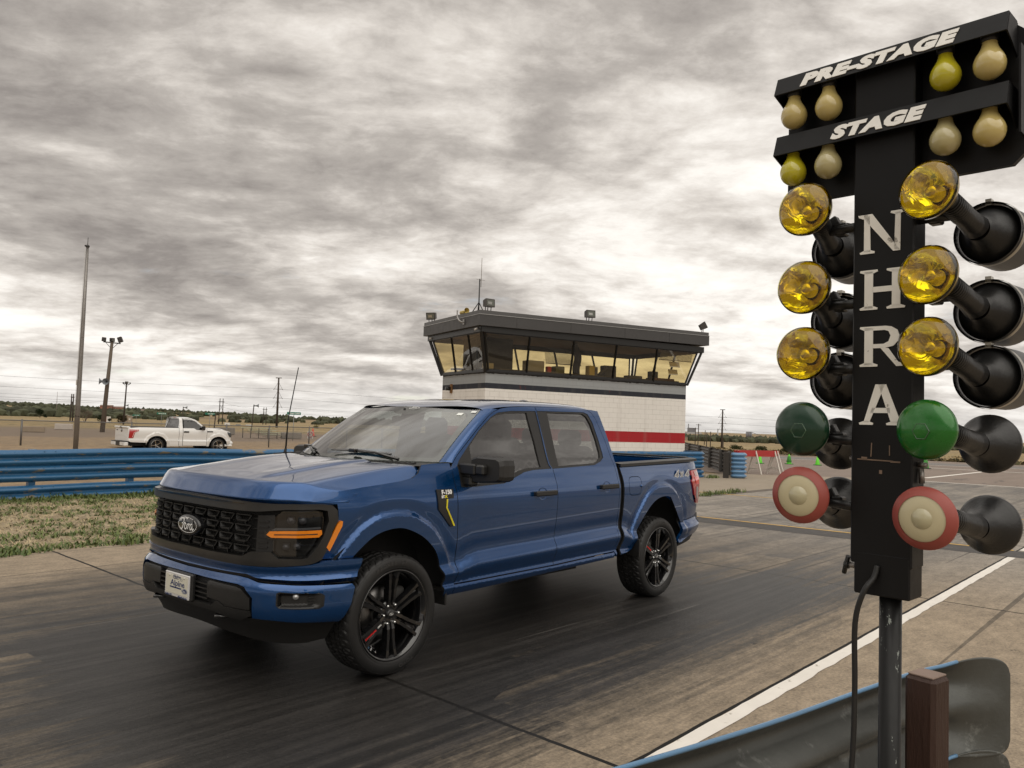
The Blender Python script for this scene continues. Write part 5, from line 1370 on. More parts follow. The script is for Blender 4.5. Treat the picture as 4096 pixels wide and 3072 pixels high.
# ------------------------------------------------------------------ timing tower
def make_tower():
    # local frame: +x along the long wall (away to the right), +y out of that wall towards the track
    ang=math.atan2(.361,-.932)
    # with x along e1, the outward normal (.361,.932) is local -y
    T=thing('timing_tower','white block control tower with slanted amber windows and navy and red painted bands','tower',(-18.33,-14.44,0),ang)
    L,Wd=9.74,3.82
    def brick(name,c,mort,mx,wear=None):
        m,N,b=nodes_of(name);b.inputs['Roughness'].default_value=.8;b.inputs['Specular IOR Level'].default_value=.3
        tc=N.n('ShaderNodeTexCoord');sp=N.n('ShaderNodeSeparateXYZ');N.l(tc.outputs['Object'],sp.inputs[0])
        cb=N.n('ShaderNodeCombineXYZ');N.l(sp.outputs[0 if mx=='x' else 1],cb.inputs[0]);N.l(sp.outputs[2],cb.inputs[1])
        bt=N.n('ShaderNodeTexBrick');N.l(N.mapping(cb.outputs[0],loc=(0,.0586,0)),bt.inputs['Vector']);bt.inputs['Scale'].default_value=1
        bt.inputs['Brick Width'].default_value=.4064;bt.inputs['Row Height'].default_value=.2008;bt.inputs['Mortar Size'].default_value=.0055;bt.inputs['Mortar Smooth'].default_value=.6
        c1=N.mix(N.noise(tc.outputs['Object'],1.3,6,.65),tuple(q*.88 for q in c)+(1,),tuple(min(1,q*1.06) for q in c)+(1,))
        N.l(c1,bt.inputs['Color1']);N.l(N.mix(.5,c1,tuple(q*.96 for q in c)+(1,)),bt.inputs['Color2']);bt.inputs['Mortar'].default_value=(*mort,1)
        mortar=N.mix(.45,bt.outputs['Color'],c1)
        col=N.mix(N.sstep(.44,.62,N.noise(tc.outputs['Object'],1.1,3,.6)),mortar,bt.outputs['Color'])
        pits=N.noise(N.mapping(tc.outputs['Object'],scale=(1,1,1.0)),7,2,.4)
        col=N.mix(N.sstep(.785,.80,pits),col,(.07,.055,.045,1))
        if wear:
            col=N.mix(N.sstep(.60,.66,N.noise(N.mapping(tc.outputs['Object'],scale=(2.4,2.4,.7)),1.6,6,.7)),col,(*wear,1))
        dr=N.noise(N.mapping(tc.outputs['Object'],scale=(3,3,.25)),1.0,5,.6)
        col=N.mix(N.math('MULTIPLY',N.sstep(.5,.75,dr),.16),col,(.30,.26,.22,1))
        N.l(col,b.inputs['Base Color'])
        bp=N.n('ShaderNodeBump');bp.inputs['Strength'].default_value=.45;bp.inputs['Distance'].default_value=.012
        N.l(N.math('ADD',N.math('MULTIPLY',bt.outputs['Fac'],-1.0),N.math('MULTIPLY',N.noise(tc.outputs['Object'],30,5,.6),.25)),bp.inputs['Height']);N.l(bp.outputs[0],b.inputs['Normal'])
        return m
    bands=[(0,1.17,'white',(.82,.79,.74),(.40,.36,.31),None),(1.17,1.61,'red',(.40,.022,.028),(.26,.02,.02),(.30,.05,.05)),(1.61,3.055,'white',(.82,.79,.74),(.40,.36,.31),None),(3.055,3.258,'navy',(.030,.033,.042),(.02,.02,.025),(.10,.03,.03)),(3.258,3.655,'grey',(.33,.345,.35),(.24,.25,.25),None)]
    for z0,z1,nm,c,mo,we in bands:
        for mx in 'xy':
            if nm+mx not in MATS:MATS[nm+mx]=brick('block '+nm+' '+mx,c,mo,mx,we)
        w=MB()
        # front (local y=0), back, left (x=0), right
        w.add([(0,0,z0),(L,0,z0),(L,0,z1),(0,0,z1)],[(0,1,2,3)],0)
        w.add([(0,Wd,z0),(L,Wd,z0),(L,Wd,z1),(0,Wd,z1)],[(3,2,1,0)],0)
        w.add([(0,0,z0),(0,Wd,z0),(0,Wd,z1),(0,0,z1)],[(3,2,1,0)],1)
        w.add([(L,0,z0),(L,Wd,z0),(L,Wd,z1),(L,0,z1)],[(0,1,2,3)],1)
        w.build('%s_wall_band'%nm,[MATS[nm+'x'],MATS[nm+'y']],T)
    FR=mat('window frame dark',(.012,.012,.012),.4);BRN=mat('tower fascia metal',(.052,.050,.050),.5,var=.15,var_scale=2.2,bump=.25,bump_scale=3)
    GL=glass_mat('amber tinted window',(.89,.80,.56),base=.10,grow=.75)
    # ragged dark sealant under the frames
    rg=random.Random(5)
    for run in range(2):
        s=MB();n=int((L if run==0 else Wd)/.06)
        for i in range(n):
            h=.03+.05*abs(mnoise.noise(Vector((i*.31,run,0))))+rg.uniform(0,.02);u=(i+.5)*.06
            if run==0:s.box((u,-.004,3.66-h/2+.01),(.061,.012,h))
            else:s.box((-.004,u,3.66-h/2+.01),(.012,.061,h))
        s.build('sealant',mat('sealant black',(.03,.028,.026),.8,var=.3,var_scale=12,color2=(.30,.24,.20),thr=(.60,.64)),T)
    zb,zt=3.66,5.20
    ob,ot=.03,.47                     # outward lean of the glazing
    def ring(z):
        t=(z-zb)/(zt-zb);o=ob+(ot-ob)*t
        return o
    def P(side,u,z,extra=0):
        o=ring(z)+extra
        if side=='f':return Vector((u,-o,z))
        if side=='b':return Vector((u,Wd+o,z))
        if side=='l':return Vector((-o,u,z))
        return Vector((L+o,u,z))
    splits={'f':[.08,1.72,3.72,5.78,7.88,9.64],'b':[.08,1.72,3.72,5.78,7.88,9.64],'l':[-.02,.95,2.48,3.70],'r':[.1,1.3,2.5,3.72]}
    splits_top={'f':[-.30,1.60,3.61,5.67,7.75,9.95],'b':[-.30,1.60,3.61,5.67,7.75,9.95],'l':[-.36,.68,2.17,3.95],'r':[-.15,1.25,2.5,3.98]}
    for sd in 'fblr':
        sb,stp=splits[sd],splits_top[sd]
        for i in range(len(sb)-1):
            a,b,c,d=P(sd,sb[i],zb+.07),P(sd,sb[i+1],zb+.07),P(sd,stp[i+1],zt-.10),P(sd,stp[i],zt-.10)
            w=MB();ww=.045
            for p,q in ((a,d),(b,c)):w.bar(p,q,.07,.06,up=(0,0,1))
            w.bar(a,b,.06,.08);w.bar(d,c,.06,.10)
            wo=w.build('window',FR,T)
            g=MB();g.add([a,b,c,d],[(0,1,2,3)]);g.build('pane',GL,wo)
    fr=MB()
    for (x,y) in ((0,0),(L,0),(0,Wd),(L,Wd)):
        sx=-1 if x==0 else 1;sy=-1 if y==0 else 1
        fr.bar((x+sx*ob,y+sy*ob,zb),(x+sx*ot,y+sy*ot,zt),.10,.10)
    fr.box((L/2,-.02,3.69),(L+.1,.10,.07));fr.box((L/2,Wd+.02,3.69),(L+.1,.10,.07));fr.box((-.02,Wd/2,3.69),(.10,Wd+.14,.07));fr.box((L+.02,Wd/2,3.69),(.10,Wd+.14,.07))
    e=.50
    for (c,s) in (((L/2,-.47,5.20),(L+1.0,.12,.24)),((L/2,Wd+.47,5.20),(L+1.0,.12,.24)),((-.47,Wd/2,5.20),(.12,Wd+1.0,.24)),((L+.47,Wd/2,5.20),(.12,Wd+1.0,.24))):fr.box(c,s)
    fr.build('glazing_frame',FR,T)
    # roof with metal fascia, slightly higher to the right
    ro=MB();o=.66
    def rz(x):return (x+.65)/11.0*.10
    for (z0,z1,oo,mi) in ((5.29,5.70,o,0),(5.70,5.85,o-.015,1)):
        c=[(-oo,-oo),(L+oo,-oo),(L+oo,Wd+oo),(-oo,Wd+oo)]
        vs=[(x,y,z0+rz(x)) for x,y in c]+[(x,y,z1+rz(x)) for x,y in c]
        ro.add(vs,[(0,1,5,4),(1,2,6,5),(2,3,7,6),(3,0,4,7),(4,5,6,7),(3,2,1,0)],mi)
    roof=ro.build('roof',[BRN,mat('fascia upper strip',(.085,.083,.083),.45,var=.15,var_scale=2)],T)
    tr=MB()
    for a,b in (((-.67,-.67),(L+.67,-.67)),((-.67,-.67),(-.67,Wd+.67))):tr.bar((a[0],a[1],5.70+rz(a[0])),(b[0],b[1],5.70+rz(b[0])),.012,.022)
    tr.build('drip_edge',mat('bright drip edge',(.34,.34,.335),.4,metal=.4),roof)
    sm=MB()
    for x in (.9,3.3,5.9,8.2):sm.box((x,-.664,5.495+rz(x)),(.012,.008,.41))
    sm.build('fascia_seam',BRN,roof)
    # inside: floor, ceiling, desk clutter
    DK=mat('tower interior brown',(.045,.036,.030),.9);CE=mat('tower ceiling',(.16,.12,.10),.9,var=.2,var_scale=1)
    i=MB();i.box((L/2,Wd/2,3.62),(L-.1,Wd-.1,.05));i.build('floor',DK,T)
    i=MB();i.box((L/2,Wd/2,5.27),(L+.8,Wd+.8,.03));i.build('ceiling',CE,T)
    i=MB();i.box((1.25,1.6,4.40),(1.5,.12,1.5));i.box((.55,2.4,4.40),(.10,1.2,1.5));i.build('partition',mat('partition dark',(.02,.018,.017),.8),T)
    i=MB();i.box((4.85,Wd-.25,3.95),(9.0,.55,.06));i.box((5.0,.32,3.80),(8.8,.50,.05));i.build('desk',DK,T)
    cl=[((2.35,.5,4.04),(.75,.45,.42),'printer',(.22,.20,.17)),((3.05,.5,3.95),(.18,.2,.25),'red_box',(.35,.03,.02)),((3.55,.6,3.97),(.42,.4,.28),'crate',(.09,.085,.03)),((5.05,.5,4.02),(.28,.3,.42),'yellow_box',(.38,.27,.03)),((5.27,.5,4.0),(.14,.3,.38),'binder',(.07,.06,.055)),((6.25,.9,4.05),(.6,.35,.55),'monitor',(.03,.026,.022)),((7.25,.5,3.89),(.7,.4,.12),'keyboard_stack',(.06,.05,.04)),((8.35,.55,4.02),(.36,.3,.36),'monitor',(.03,.026,.022)),((8.8,.6,3.88),(1.2,.5,.10),'shelf',(.12,.05,.02)),((.35,.5,3.92),(.35,.3,.22),'paper_box',(.30,.25,.16))]
    for c,s,nm,col in cl:
        b=MB();b.box(c,s,bev=.02);b.build(nm,mat('tower clutter %s'%nm,col,.7),T)
    i=MB();i.tube([(5.45,.45,3.86),(5.86,.5,4.22)],.075,12);i.build('rolled_chart',mat('rolled chart',(.035,.03,.028),.7),T)
    i=MB();i.tube(cr([(5.35,1.9,3.7),(5.30,1.9,4.2),(5.38,1.9,4.7),(5.15,1.9,5.2)],5),.16,8);i.build('column',DK,T)
    for (x,y,w,z0,z1) in ((6.05,Wd+.30,1.9,4.55,5.05),(8.9,-.12,1.75,4.68,5.10)):
        bl=MB()
        for k in range(13):
            z=z0+(z1-z0)*k/12;yy=(Wd+ring(z)-.07) if y>1 else -(ring(z)-.07)
            bl.box((x,yy,z),(w,.03,.006),Matrix.Rotation(R(35),3,'X'))
        bl.box((x,(Wd+ring(z0)-.07) if y>1 else -(ring(z0)-.07),z0-.02),(w,.04,.03))
        bl.build('venetian_blind',mat('blind slats',(.16,.14,.11),.6),T)
    for z,s in ((4.50,(.55,.012,.24)),(4.18,(.5,.012,.24))):
        b=MB();b.box((8.88,-(ring(z)-.05),z),s,Matrix.Rotation(R(-16),3,'X'));b.build('taped_paper',mat('taped paper',(.30,.25,.16),.8),T)
    # timber bracket with a black pipe end on the short wall
    br=MB();br.box((-.03,2.90,3.10),(.06,.15,.36),mi=0);br.tube([(-.05,2.95,3.10),(-.24,2.98,3.10)],.08,16,mi=1);br.build('wall_bracket',[mat('weathered timber',(.20,.10,.035),.8,var=.3,var_scale=10),FR],T)
    # small cameras under the eaves
    for (x,y) in ((-.52,-.30),(-.45,3.95)):
        c=MB();c.tube([(x,y,5.23),(x-.16,y-.02,5.15)],.035,10);c.build('eave_camera',mat('camera white',(.55,.53,.50),.5),T)
    # ---- things on the roof
    W=T.location;Rm=Matrix.Rotation(ang,3,'Z')
    def wl(x,y,z):
        q=Rm@Vector((x,y,z));return (W.x+q.x,W.y+q.y,z)
    CASE=mat('floodlight case',(.055,.048,.043),.55,var=.15,var_scale=6);GLS=mat('floodlight glass',(.12,.13,.11),.08,coat=1)
    def flood(x,y,zr,yaw,tilt,label):
        f=thing('floodlight',label,'floodlight',wl(x,y,zr),ang+yaw,'floodlights on the tower roof');f.scale=(.84,.84,.84)
        M=Matrix.Rotation(tilt,3,'X')
        h=MB();h.add([M@Vector(q)+Vector((0,0,.33)) for q in [(-.24,-.16,-.17),(.24,-.16,-.17),(.24,-.16,.19),(-.24,-.16,.19),(-.19,.14,-.13),(.19,.14,-.13),(.19,.14,.15),(-.19,.14,.15)]],[(0,1,2,3),(5,4,7,6),(1,5,6,2),(4,0,3,7),(3,2,6,7),(4,5,1,0)]);h.build('housing',CASE,f)
        g=MB();g.add([M@Vector(q)+Vector((0,0,.33)) for q in [(-.19,-.163,-.11),(.19,-.163,-.11),(.19,-.163,.145),(-.19,-.163,.145)]],[(0,1,2,3)]);g.build('glass',GLS,f)
        r=MB();r.add([M@Vector(q)+Vector((0,0,.33)) for q in [(-.12,-.165,-.05),(.08,-.165,-.05),(.08,-.165,.06),(-.12,-.165,.06)]],[(0,1,2,3)]);r.build('reflector',mat('lamp reflector',(.55,.55,.52),.15,metal=.8),f)
        b=MB();b.bar((-.14,0,-.02),(-.16,0,.22),.025,.03);b.bar((.14,0,-.02),(.16,0,.22),.025,.03);b.bar((-.14,0,.0),(.14,0,.0),.03,.02);b.bar((0,.05,-.02),(0,.02,.2),.03,.03);b.build('bracket',FR,f)
    flood(-.20,-.42,5.86,R(8),R(-4),'boxy floodlight at the near roof corner beside the whip aerial')
    flood(4.30,-.42,5.89,R(-4),R(-4),'boxy floodlight midway along the long roof edge')
    flood(10.25,-.40,5.95,R(60),R(-28),'floodlight tilted upward at the far right roof corner')
    flood(-.45,4.15,5.85,R(-50),R(14),'floodlight facing away at the far left roof corner')
    a=thing('aerial_mast','thin whip aerial on a tripod mast above the tower roof corner','aerial',wl(-.20,.35,5.86),ang)
    m=MB();m.tube([(0,0,0),(.0,0,1.3)],.025,8);m.build('mast',FR,a)
    m=MB();m.tube([(.06,0,1.0),(.065,0,2.1)],.010,6);m.tube([(-.14,0,1.28),(.22,0,1.26)],.006,5);m.tube([(.04,-.1,1.25),(.04,.14,1.25)],.006,5);m.build('whip',mat('aerial grey',(.20,.17,.14),.5),a)
    m=MB();m.tube([(0,0,.42),(-.32,-.1,0)],.018,6);m.tube([(0,0,.42),(.1,-.25,0)],.018,6);m.tube([(0,0,.42),(.1,.3,0)],.018,6);m.build('tripod',FR,a)
    s=thing('siren_horn','small yellow siren horn lying on the tower roof edge','siren',wl(-.45,1.05,5.86),ang)
    m=MB();m.box((0,.15,.10),(.14,.34,.12),bev=.03);m.lathe([(.03,0),(.05,-.10),(.11,-.2)],16,'y',org=(0,0,.14));m.build('body',mat('faded yellow',(.48,.36,.10),.5,var=.15,var_scale=10),s)
    s=thing('dish_bracket','bare grey curved pipe bracket fixed to the tower fascia near the corner','bracket',wl(-.68,.62,5.50),ang)
    m=MB();m.tube(cr([(-.02,0,0),(-.14,.05,.05),(-.16,.22,.22),(-.16,.24,.48)],5),.028,8);m.build('pipe',mat('bracket grey',(.32,.31,.30),.4,metal=.5),s)
    m=MB();m.box((-.01,-.02,.02),(.02,.12,.2));m.build('plate',mat('bracket grey',(.3,.3,.3)),s)
make_tower()
# ------------------------------------------------------------------ crash rails
def rail_mat(name,c,peel,thr,rough=.30):
    return mat(name,c,rough,spec=.5,var=.22,var_scale=3.5,color2=peel,thr=thr,bump=.2,bump_scale=10,stretch=(.5,.5,2.2))
BLUE=rail_mat('rail blue paint',(.026,.112,.235),(.19,.16,.115),(.585,.615));LBLUE=rail_mat('rail faded blue paint',(.115,.235,.39),(.30,.28,.25),(.64,.67))
GALV=mat('galvanised steel',(.085,.088,.082),.42,metal=.35,var=.35,var_scale=6,color2=(.17,.175,.165),thr=(.56,.66),bump=.2,bump_scale=25);RUST=mat('rail weathered steel',(.085,.082,.078),.6,var=.3,var_scale=4,color2=(.19,.17,.15),thr=(.55,.63))
# W profile: (z, outward)
WP=[(-.156,.0),(-.150,.012),(-.120,.052),(-.092,.080),(-.070,.083),(-.050,.066),(-.022,.018),(0,.004),(.022,.018),(.050,.066),(.070,.083),(.092,.080),(.120,.052),(.150,.012),(.156,.0)]
def offset_path(path):
    """unit side vectors (to the left of travel) along a 2D path"""
    out=[];k=len(path)
    for i in range(k):
        a=Vector(path[max(i-1,0)][:2]);b=Vector(path[min(i+1,k-1)][:2]);t=(b-a).normalized();out.append(Vector((-t.y,t.x)))
    return out
def wbeam(mb,path,zc,sgn,wob=0,mi=0,seed=0):
    N=offset_path(path);vs=[];w=len(WP)
    for i,p in enumerate(path):
        dz=wob*mnoise.noise(Vector((p[0]*.35,p[1]*.35,seed)))
        zz=p[2] if len(p)>2 else 0
        for z,o in WP:
            q=Vector(p[:2])+N[i]*o*sgn;vs.append(Vector((q.x,q.y,zc+z+dz+zz)))
    b=len(path)
    mb.add(vs,[(i*w+j,(i+1)*w+j,(i+1)*w+j+1,i*w+j+1) for i in range(b-1) for j in range(w-1)],mi,True)
def straight(a,b,step=.35):
    a,b=Vector(a),Vector(b);n=max(1,int((b-a).length/step));return [tuple(a+(b-a)*i/n) for i in range(n+1)]
def solid(o,t=.006):
    md=o.modifiers.new('thick','SOLIDIFY');md.thickness=t;md.offset=0;return o
def make_far_rail():
    T=thing('crash_barrier','blue painted steel crash barrier of stacked beams with peeling paint beside the grass','barrier',(-6,-11.95,0))
    O=Vector((6,11.95,0))
    P=cr([(14,-12.25),(6,-12.1),(-1.8,-11.98),(-8,-11.7),(-14,-10.5),(-20,-9.30),(-23.75,-8.42)],18)
    # rounded end, curled back
    e0=Vector(P[-1]);d=(e0-Vector(P[-2])).normalized();n=Vector((d.y,-d.x))
    n=Vector((-d.y,d.x))*-1 if (Vector((-d.y,d.x)).y>0) else Vector((-d.y,d.x))
    r=.42
    arc=[tuple(e0+d*r*math.sin(a)+n*r*(1-math.cos(a))) for a in [R(12)*i for i in range(1,15)]]
    path=[(p[0]+O.x,p[1]+O.y) for p in P+arc]
    sgn=-1
    N=offset_path(path)
    if N[10].y<0:sgn=-1
    else:sgn=1
    for k,zc in enumerate((.80,.485,.11)):
        mb=MB();wbeam(mb,path,zc,sgn,.035,seed=k*3)
        solid(mb.build('beam',BLUE,T))
    # splice bolts and plates
    L=0;acc=[0]
    for a,b in zip(path,path[1:]):acc.append(acc[-1]+math.hypot(b[0]-a[0],b[1]-a[1]))
    def atl(s):
        for i in range(len(acc)-1):
            if acc[i+1]>=s:
                f=(s-acc[i])/(acc[i+1]-acc[i]);a,b=Vector(path[i]),Vector(path[i+1]);return a.lerp(b,f),N[i]*sgn
    s=1.1
    while s<acc[-1]-1.5:
        p,nn=atl(s)
        pm=MB();q=p-nn*.10;ax=Matrix.Rotation(math.atan2(nn.y,nn.x),3,'Z')
        pm.box((q.x,q.y,.47),(.15,.12,.96),ax,bev=.006);pm.build('post',BLUE,T)
        for zc in (.80,.485,.11):
            b=MB();c=p+nn*.012;b.box((c.x,c.y,zc),(.016,.085,.055),ax,bev=.003);b.lathe([(0,.018),(.012,.016),(.018,.004),(.019,-.01)],10,'x',org=(c.x,c.y,zc),M=ax);b.build('post_bolt',BLUE,T)
        s+=1.905
    for s in (9.0,16.6,24.2):
        for zc in (.80,.485,.11):
            o=MB()
            for ds in (-.10,.10):
                for dz in (-.11,.11,.0):
                    p,nn=atl(s+ds);c=p+nn*(.062 if dz else .01);ax=Matrix.Rotation(math.atan2(nn.y,nn.x),3,'Z');o.lathe([(0,.014),(.012,.012),(.016,.0)],8,'x',org=(c.x,c.y,zc+dz),M=ax)
            o2=o.build('splice_bolts',BLUE,T)
    # second barrier behind it: weathered, ends in a faded blue curl
    T2=thing('crash_barrier','weathered crash barrier seen from behind, ending in a faded blue curled cap','barrier',(-25.0,-7.6,0))
    O=Vector((25.0,7.6,0))
    P=cr([(-44,-19.5),(-34,-13.2),(-27.0,-8.75),(-24.9,-7.55)],16)
    path=[(p[0]+O.x,p[1]+O.y) for p in P]
    for k,zc in enumerate((.80,.49,.165)):
        mb=MB();wbeam(mb,path,zc,1,.008,seed=9+k);solid(mb.build('beam',RUST,T2))
    for i in range(6,len(path)-2,7):
        pm=MB();p=path[i];pm.box((p[0],p[1]-.02,.47),(.15,.16,.95),Matrix.Rotation(.6,3,'Z'),bev=.006);pm.build('post',RUST,T2)
    pm=MB();pm.box((.52,-.10,.47),(.14,.20,.96),Matrix.Rotation(.5,3,'Z'),bev=.006);pm.build('post',mat('dark timber post',(.035,.03,.026),.8,var=.3,var_scale=8),T2)
    # curl: three beams bent round a vertical axis
    c=Vector((-.05,.06));r=.30
    arc=[(c.x+r*math.cos(a),c.y+r*math.sin(a)) for a in [R(-10)+R(14)*i for i in range(14)]]
    for k,zc in enumerate((.80,.49,.165)):
        mb=MB();wbeam(mb,arc,zc,-1,0);solid(mb.build('curled_cap',LBLUE,T2))
make_far_rail()
def make_near_rail():
    T=thing('crash_barrier','bare galvanised crash barrier with flared end and brown timber post, close beside the start lights','barrier',(.60,4.40,0))
    O=Vector((-.60,-4.40,0))
    # travel from the near end to the flared end; the face is on the track side
    base=cr([(3.6,3.70),(2.45,4.02),(1.68,4.235),(1.13,4.355),(.84,4.42),(.70,4.46),(.57,4.515),(.46,4.585),(.385,4.66)],9)
    for k,zc in enumerate((.787,.462)):
        mb=MB();path=[]
        for p in base:path.append((p[0]+O.x,p[1]+O.y))
        N=offset_path(path);vs=[];w=len(WP);n=len(path);i0=int(n*.66)
        for i,p in enumerate(path):
            f=smooth01(i0,n-10,i)              # flare: the corrugation flattens and the end is trimmed to a rounded outline
            e=max(0,(i-(n-11))/10);cut=1-math.sqrt(max(0,1-min(1,e*.97)**3.2))
            for z,o in WP:
                oo=o*(1-.80*f)*(1-min(1,e*1.1));zz=z*(1+.12*f)*(1-.50*cut)
                q=Vector(p)+N[i]*oo
                vs.append(Vector((q.x,q.y,zc+zz)))
        mb.add(vs,[(i*w+j,(i+1)*w+j,(i+1)*w+j+1,i*w+j+1) for i in range(n-1) for j in range(w-1)],0,True)
        solid(mb.build('beam',GALV,T),.005)
        eb=MB();top=[vs[i*w+w-1] for i in range(0,i0+8)];eb.tube([q+Vector((0,0,.002)) for q in top],.0065,6);eb.build('painted_edge',LBLUE,T)
        # blue paint left on the lower corner of the flare
    WOOD=mat('brown timber post',(.034,.013,.007),.6,var=.3,var_scale=9,bump=.4,bump_scale=30,stretch=(3,3,.5));TOP=mat('timber end grain',(.22,.16,.13),.85,var=.25,var_scale=16)
    p=MB();rt=Matrix.Rotation(R(-14),3,'Z');c=Vector((.978,4.515,0))+O
    p.box((c.x,c.y,.49),(.105,.095,1.02),rt,bev=.012);p.build('timber_post',WOOD,T)
    q=MB();q.box((c.x,c.y,1.0015),(.088,.078,.006),rt,bev=.002);q.build('post_end_grain',TOP,T)
    b=MB();b.lathe([(0,.02),(.016,.018),(.022,.006),(.024,0)],8,'y',org=(c.x-.07,c.y+.02,.72));b.build('post_bolt',mat('bolt dull',(.2,.18,.15),.5,metal=.6),T)
make_near_rail()
# ------------------------------------------------------------------ white pickup beyond the rail
def make_white_truck():
    T=thing('pickup_truck','white regular cab pickup truck parked beyond the blue rail','pickup truck',(-18.6,-33.85,-.23),R(174))
    WH=mat('white car paint',(.80,.80,.79),.3,coat=1,coat_rough=.03);DK=MATTE;GL=glass_mat('dark limousine glass',(.05,.05,.05),base=.10,grow=.8)
    YW=[(.25,.92),(.40,.965),(.58,.985),(.61,.99),(.64,.965),(.70,.960),(.95,.985),(1.05,.983),(1.15,.962),(1.26,.925),(1.50,.85),(1.72,.775),(1.78,.72)]
    XC=-3.11
    def yw(x,z):
        y=spline(z,YW)
        if x>.15:y-=.12*((x-.15)/.6)**2
        if x<-3.9:y-=.05*((-3.9-x)/.5)**2
        for cx in (0,XC):
            r=math.hypot(x-cx,z-.37)
            if z>.3:y+=.03*smooth01(.66,.60,r)*smooth01(.40,.6,z)
        return y
    arcF=[(.47*math.cos(a)*1.02,.37+.47*math.sin(a)) for a in [R(-8)+R(196)*i/20 for i in range(21)]]
    arcR=[(XC+.47*math.cos(a)*1.05,.37+.47*math.sin(a)) for a in [R(-8)+R(196)*i/20 for i in range(21)]]
    bed=[(-2.04,1.25),(-4.38,1.27),(-4.42,1.1),(-4.42,.56),(-4.30,.52),(-3.62,.50)]+arcR[::-1][1:-1]+[(-2.62,.33),(-2.04,.33)]
    door=[(-.62,.36),(-.62,1.20),(-.80,1.28),(-1.20,1.63),(-1.42,1.715),(-1.84,1.735),(-1.84,.36)]
    win=[(-.80,1.17),(-.80,1.26),(-1.22,1.60),(-1.42,1.675),(-1.78,1.685),(-1.79,1.25),(-1.28,1.25),(-1.15,1.17)]
    fend=[(.74,.92),(.70,.60),(.62,.45),(.47,.42)]+arcF[1:-1]+[(-.50,.33),(-.62,.34),(-.62,1.20),(-.60,1.26),(-.30,1.255),(.35,1.17),(.62,1.10)]
    cabp=[(-1.85,.34),(-1.85,1.74),(-1.42,1.725),(-1.42,1.75),(-1.9,1.765),(-2.0,1.73),(-2.03,1.25),(-2.03,.34)]
    apil=[(-.60,1.26),(-.72,1.30),(-1.16,1.665),(-1.42,1.755),(-1.42,1.72),(-1.20,1.635),(-.80,1.285),(-.62,1.20)]
    for sg in (1,-1):
        F=lambda x,z,sg=sg:(x,sg*yw(x,z),z);oy=(0,sg,0)
        Fo=lambda o:(lambda x,z,sg=sg:(x,sg*(yw(x,z)+o),z))
        panel('bed_side',bed,F,[WH,DK],T,oy,.06,edge_mi=1,inset=.006);panel('fender',fend,F,[WH,DK],T,oy,.06,edge_mi=1,inset=.006)
        d=panel('door',door,F,[WH,DK],T,oy,.06,holes=[win],edge_mi=1,inset=.007);panel('window',win,Fo(-.01),GL,d,oy,.1,thick=0)
        h=MB();h.box((-1.68,sg*(yw(-1.68,1.06)+.02),1.06),(.26,.02,.07),bev=.008);h.build('handle',PLASTIC,d)
        panel('cab_pillar',cabp,F,WH,T,oy,.06,inset=.004);panel('windscreen_pillar',apil,F,WH,T,oy,.06)
        panel('window_pillar_trim',[(-1.78,1.685),(-1.84,1.70),(-1.84,1.24),(-1.79,1.25)],Fo(.003),DK,d,oy,.08)
        tl=[(-3.98,1.13),(-4.40,1.14),(-4.43,.72),(-4.22,.72),(-4.16,.98),(-3.99,1.06)]
        t=panel('tail_lamp',tl,Fo(.015),mat('tail lamp red',(.42,.015,.02),.15,coat=1),T,oy,.06)
        gb=MB()
        P=[(-4.38,1.105),(-4.03,1.10),(-4.03,1.06),(-4.20,.99),(-4.26,.76)]
        for a,b in zip(P,P[1:]):gb.bar((a[0],sg*(yw(*a)+.018),a[1]),(b[0],sg*(yw(*b)+.018),b[1]),.02,.022)
        gb.build('light_strip',mat('tail strip pale',(.75,.55,.52),.3),t)
        hl=panel('headlight',[(.48,1.09),(.69,1.04),(.75,.92),(.72,.80),(.62,.82),(.50,.98)],Fo(.012),mat('headlamp dark',(.06,.07,.08),.1,coat=1),T,oy,.05)
        b=MB();b.box((-.46,sg*(yw(-.46,1.09)+.012),1.09),(.30,.012,.055),bev=.003);b.build('fender_badge',GLOSSB,T)
        m=MB();m.box((-.87,sg*1.12,1.27),(.12,.26,.22),bev=.04);m.box((-.82,sg*.98,1.22),(.08,.14,.07),bev=.02);m.build('side_mirror',PLASTIC,d)
        for cx in (0,XC):
            wl=MB();wl.lathe([(0,sg*.62),(.52,sg*.62),(.52,sg*.93)],28,'y',org=(cx,0,.37));wl.build('wheel_arch_liner',DK,T,fixn=False)
        panel('inner_liner',[(-4.35,.55),(-4.35,1.2),(-2.1,1.2),(-2.1,.4),(-2.55,.4),(-2.62,.8),(-3.1,.92),(-3.6,.8),(-3.7,.5)],Fo(-.04),DK,T,oy,.15,thick=0)
        for cx in (0,XC):
            w=bpy.data.objects.new('wheel',None);link(w,T);w.location=(cx,sg*.97,.37);w.rotation_euler=(0,0,0 if sg>0 else math.pi)
            b=MB();b.lathe([(.26,-.01),(.29,.004),(.33,.002),(.365,-.03),(.37,-.07),(.37,-.2),(.355,-.24),(.26,-.24)],48,'y');b.build('tyre',RUBBER,w)
            b=MB();b.lathe([(.27,-.006),(.262,.004),(.245,-.015),(.24,-.10),(.24,-.22)],40,'y',mi=0);b.lathe([(0,-.06),(.05,-.055),(.06,-.07)],16,'y',mi=0)
            for k in range(5):
                a=2*math.pi*k/5;e=Vector((math.cos(a),0,math.sin(a)));b.bar(e*.04+Vector((0,-.06,0)),e*.25+Vector((0,-.03,0)),.035,.035,mi=0,up=(0,1,0))
            b.lathe([(0,-.12),(.24,-.12)],24,'y',mi=1);b.build('rim',[mat('polished alloy',(.45,.44,.42),.25,metal=1),DK],w)
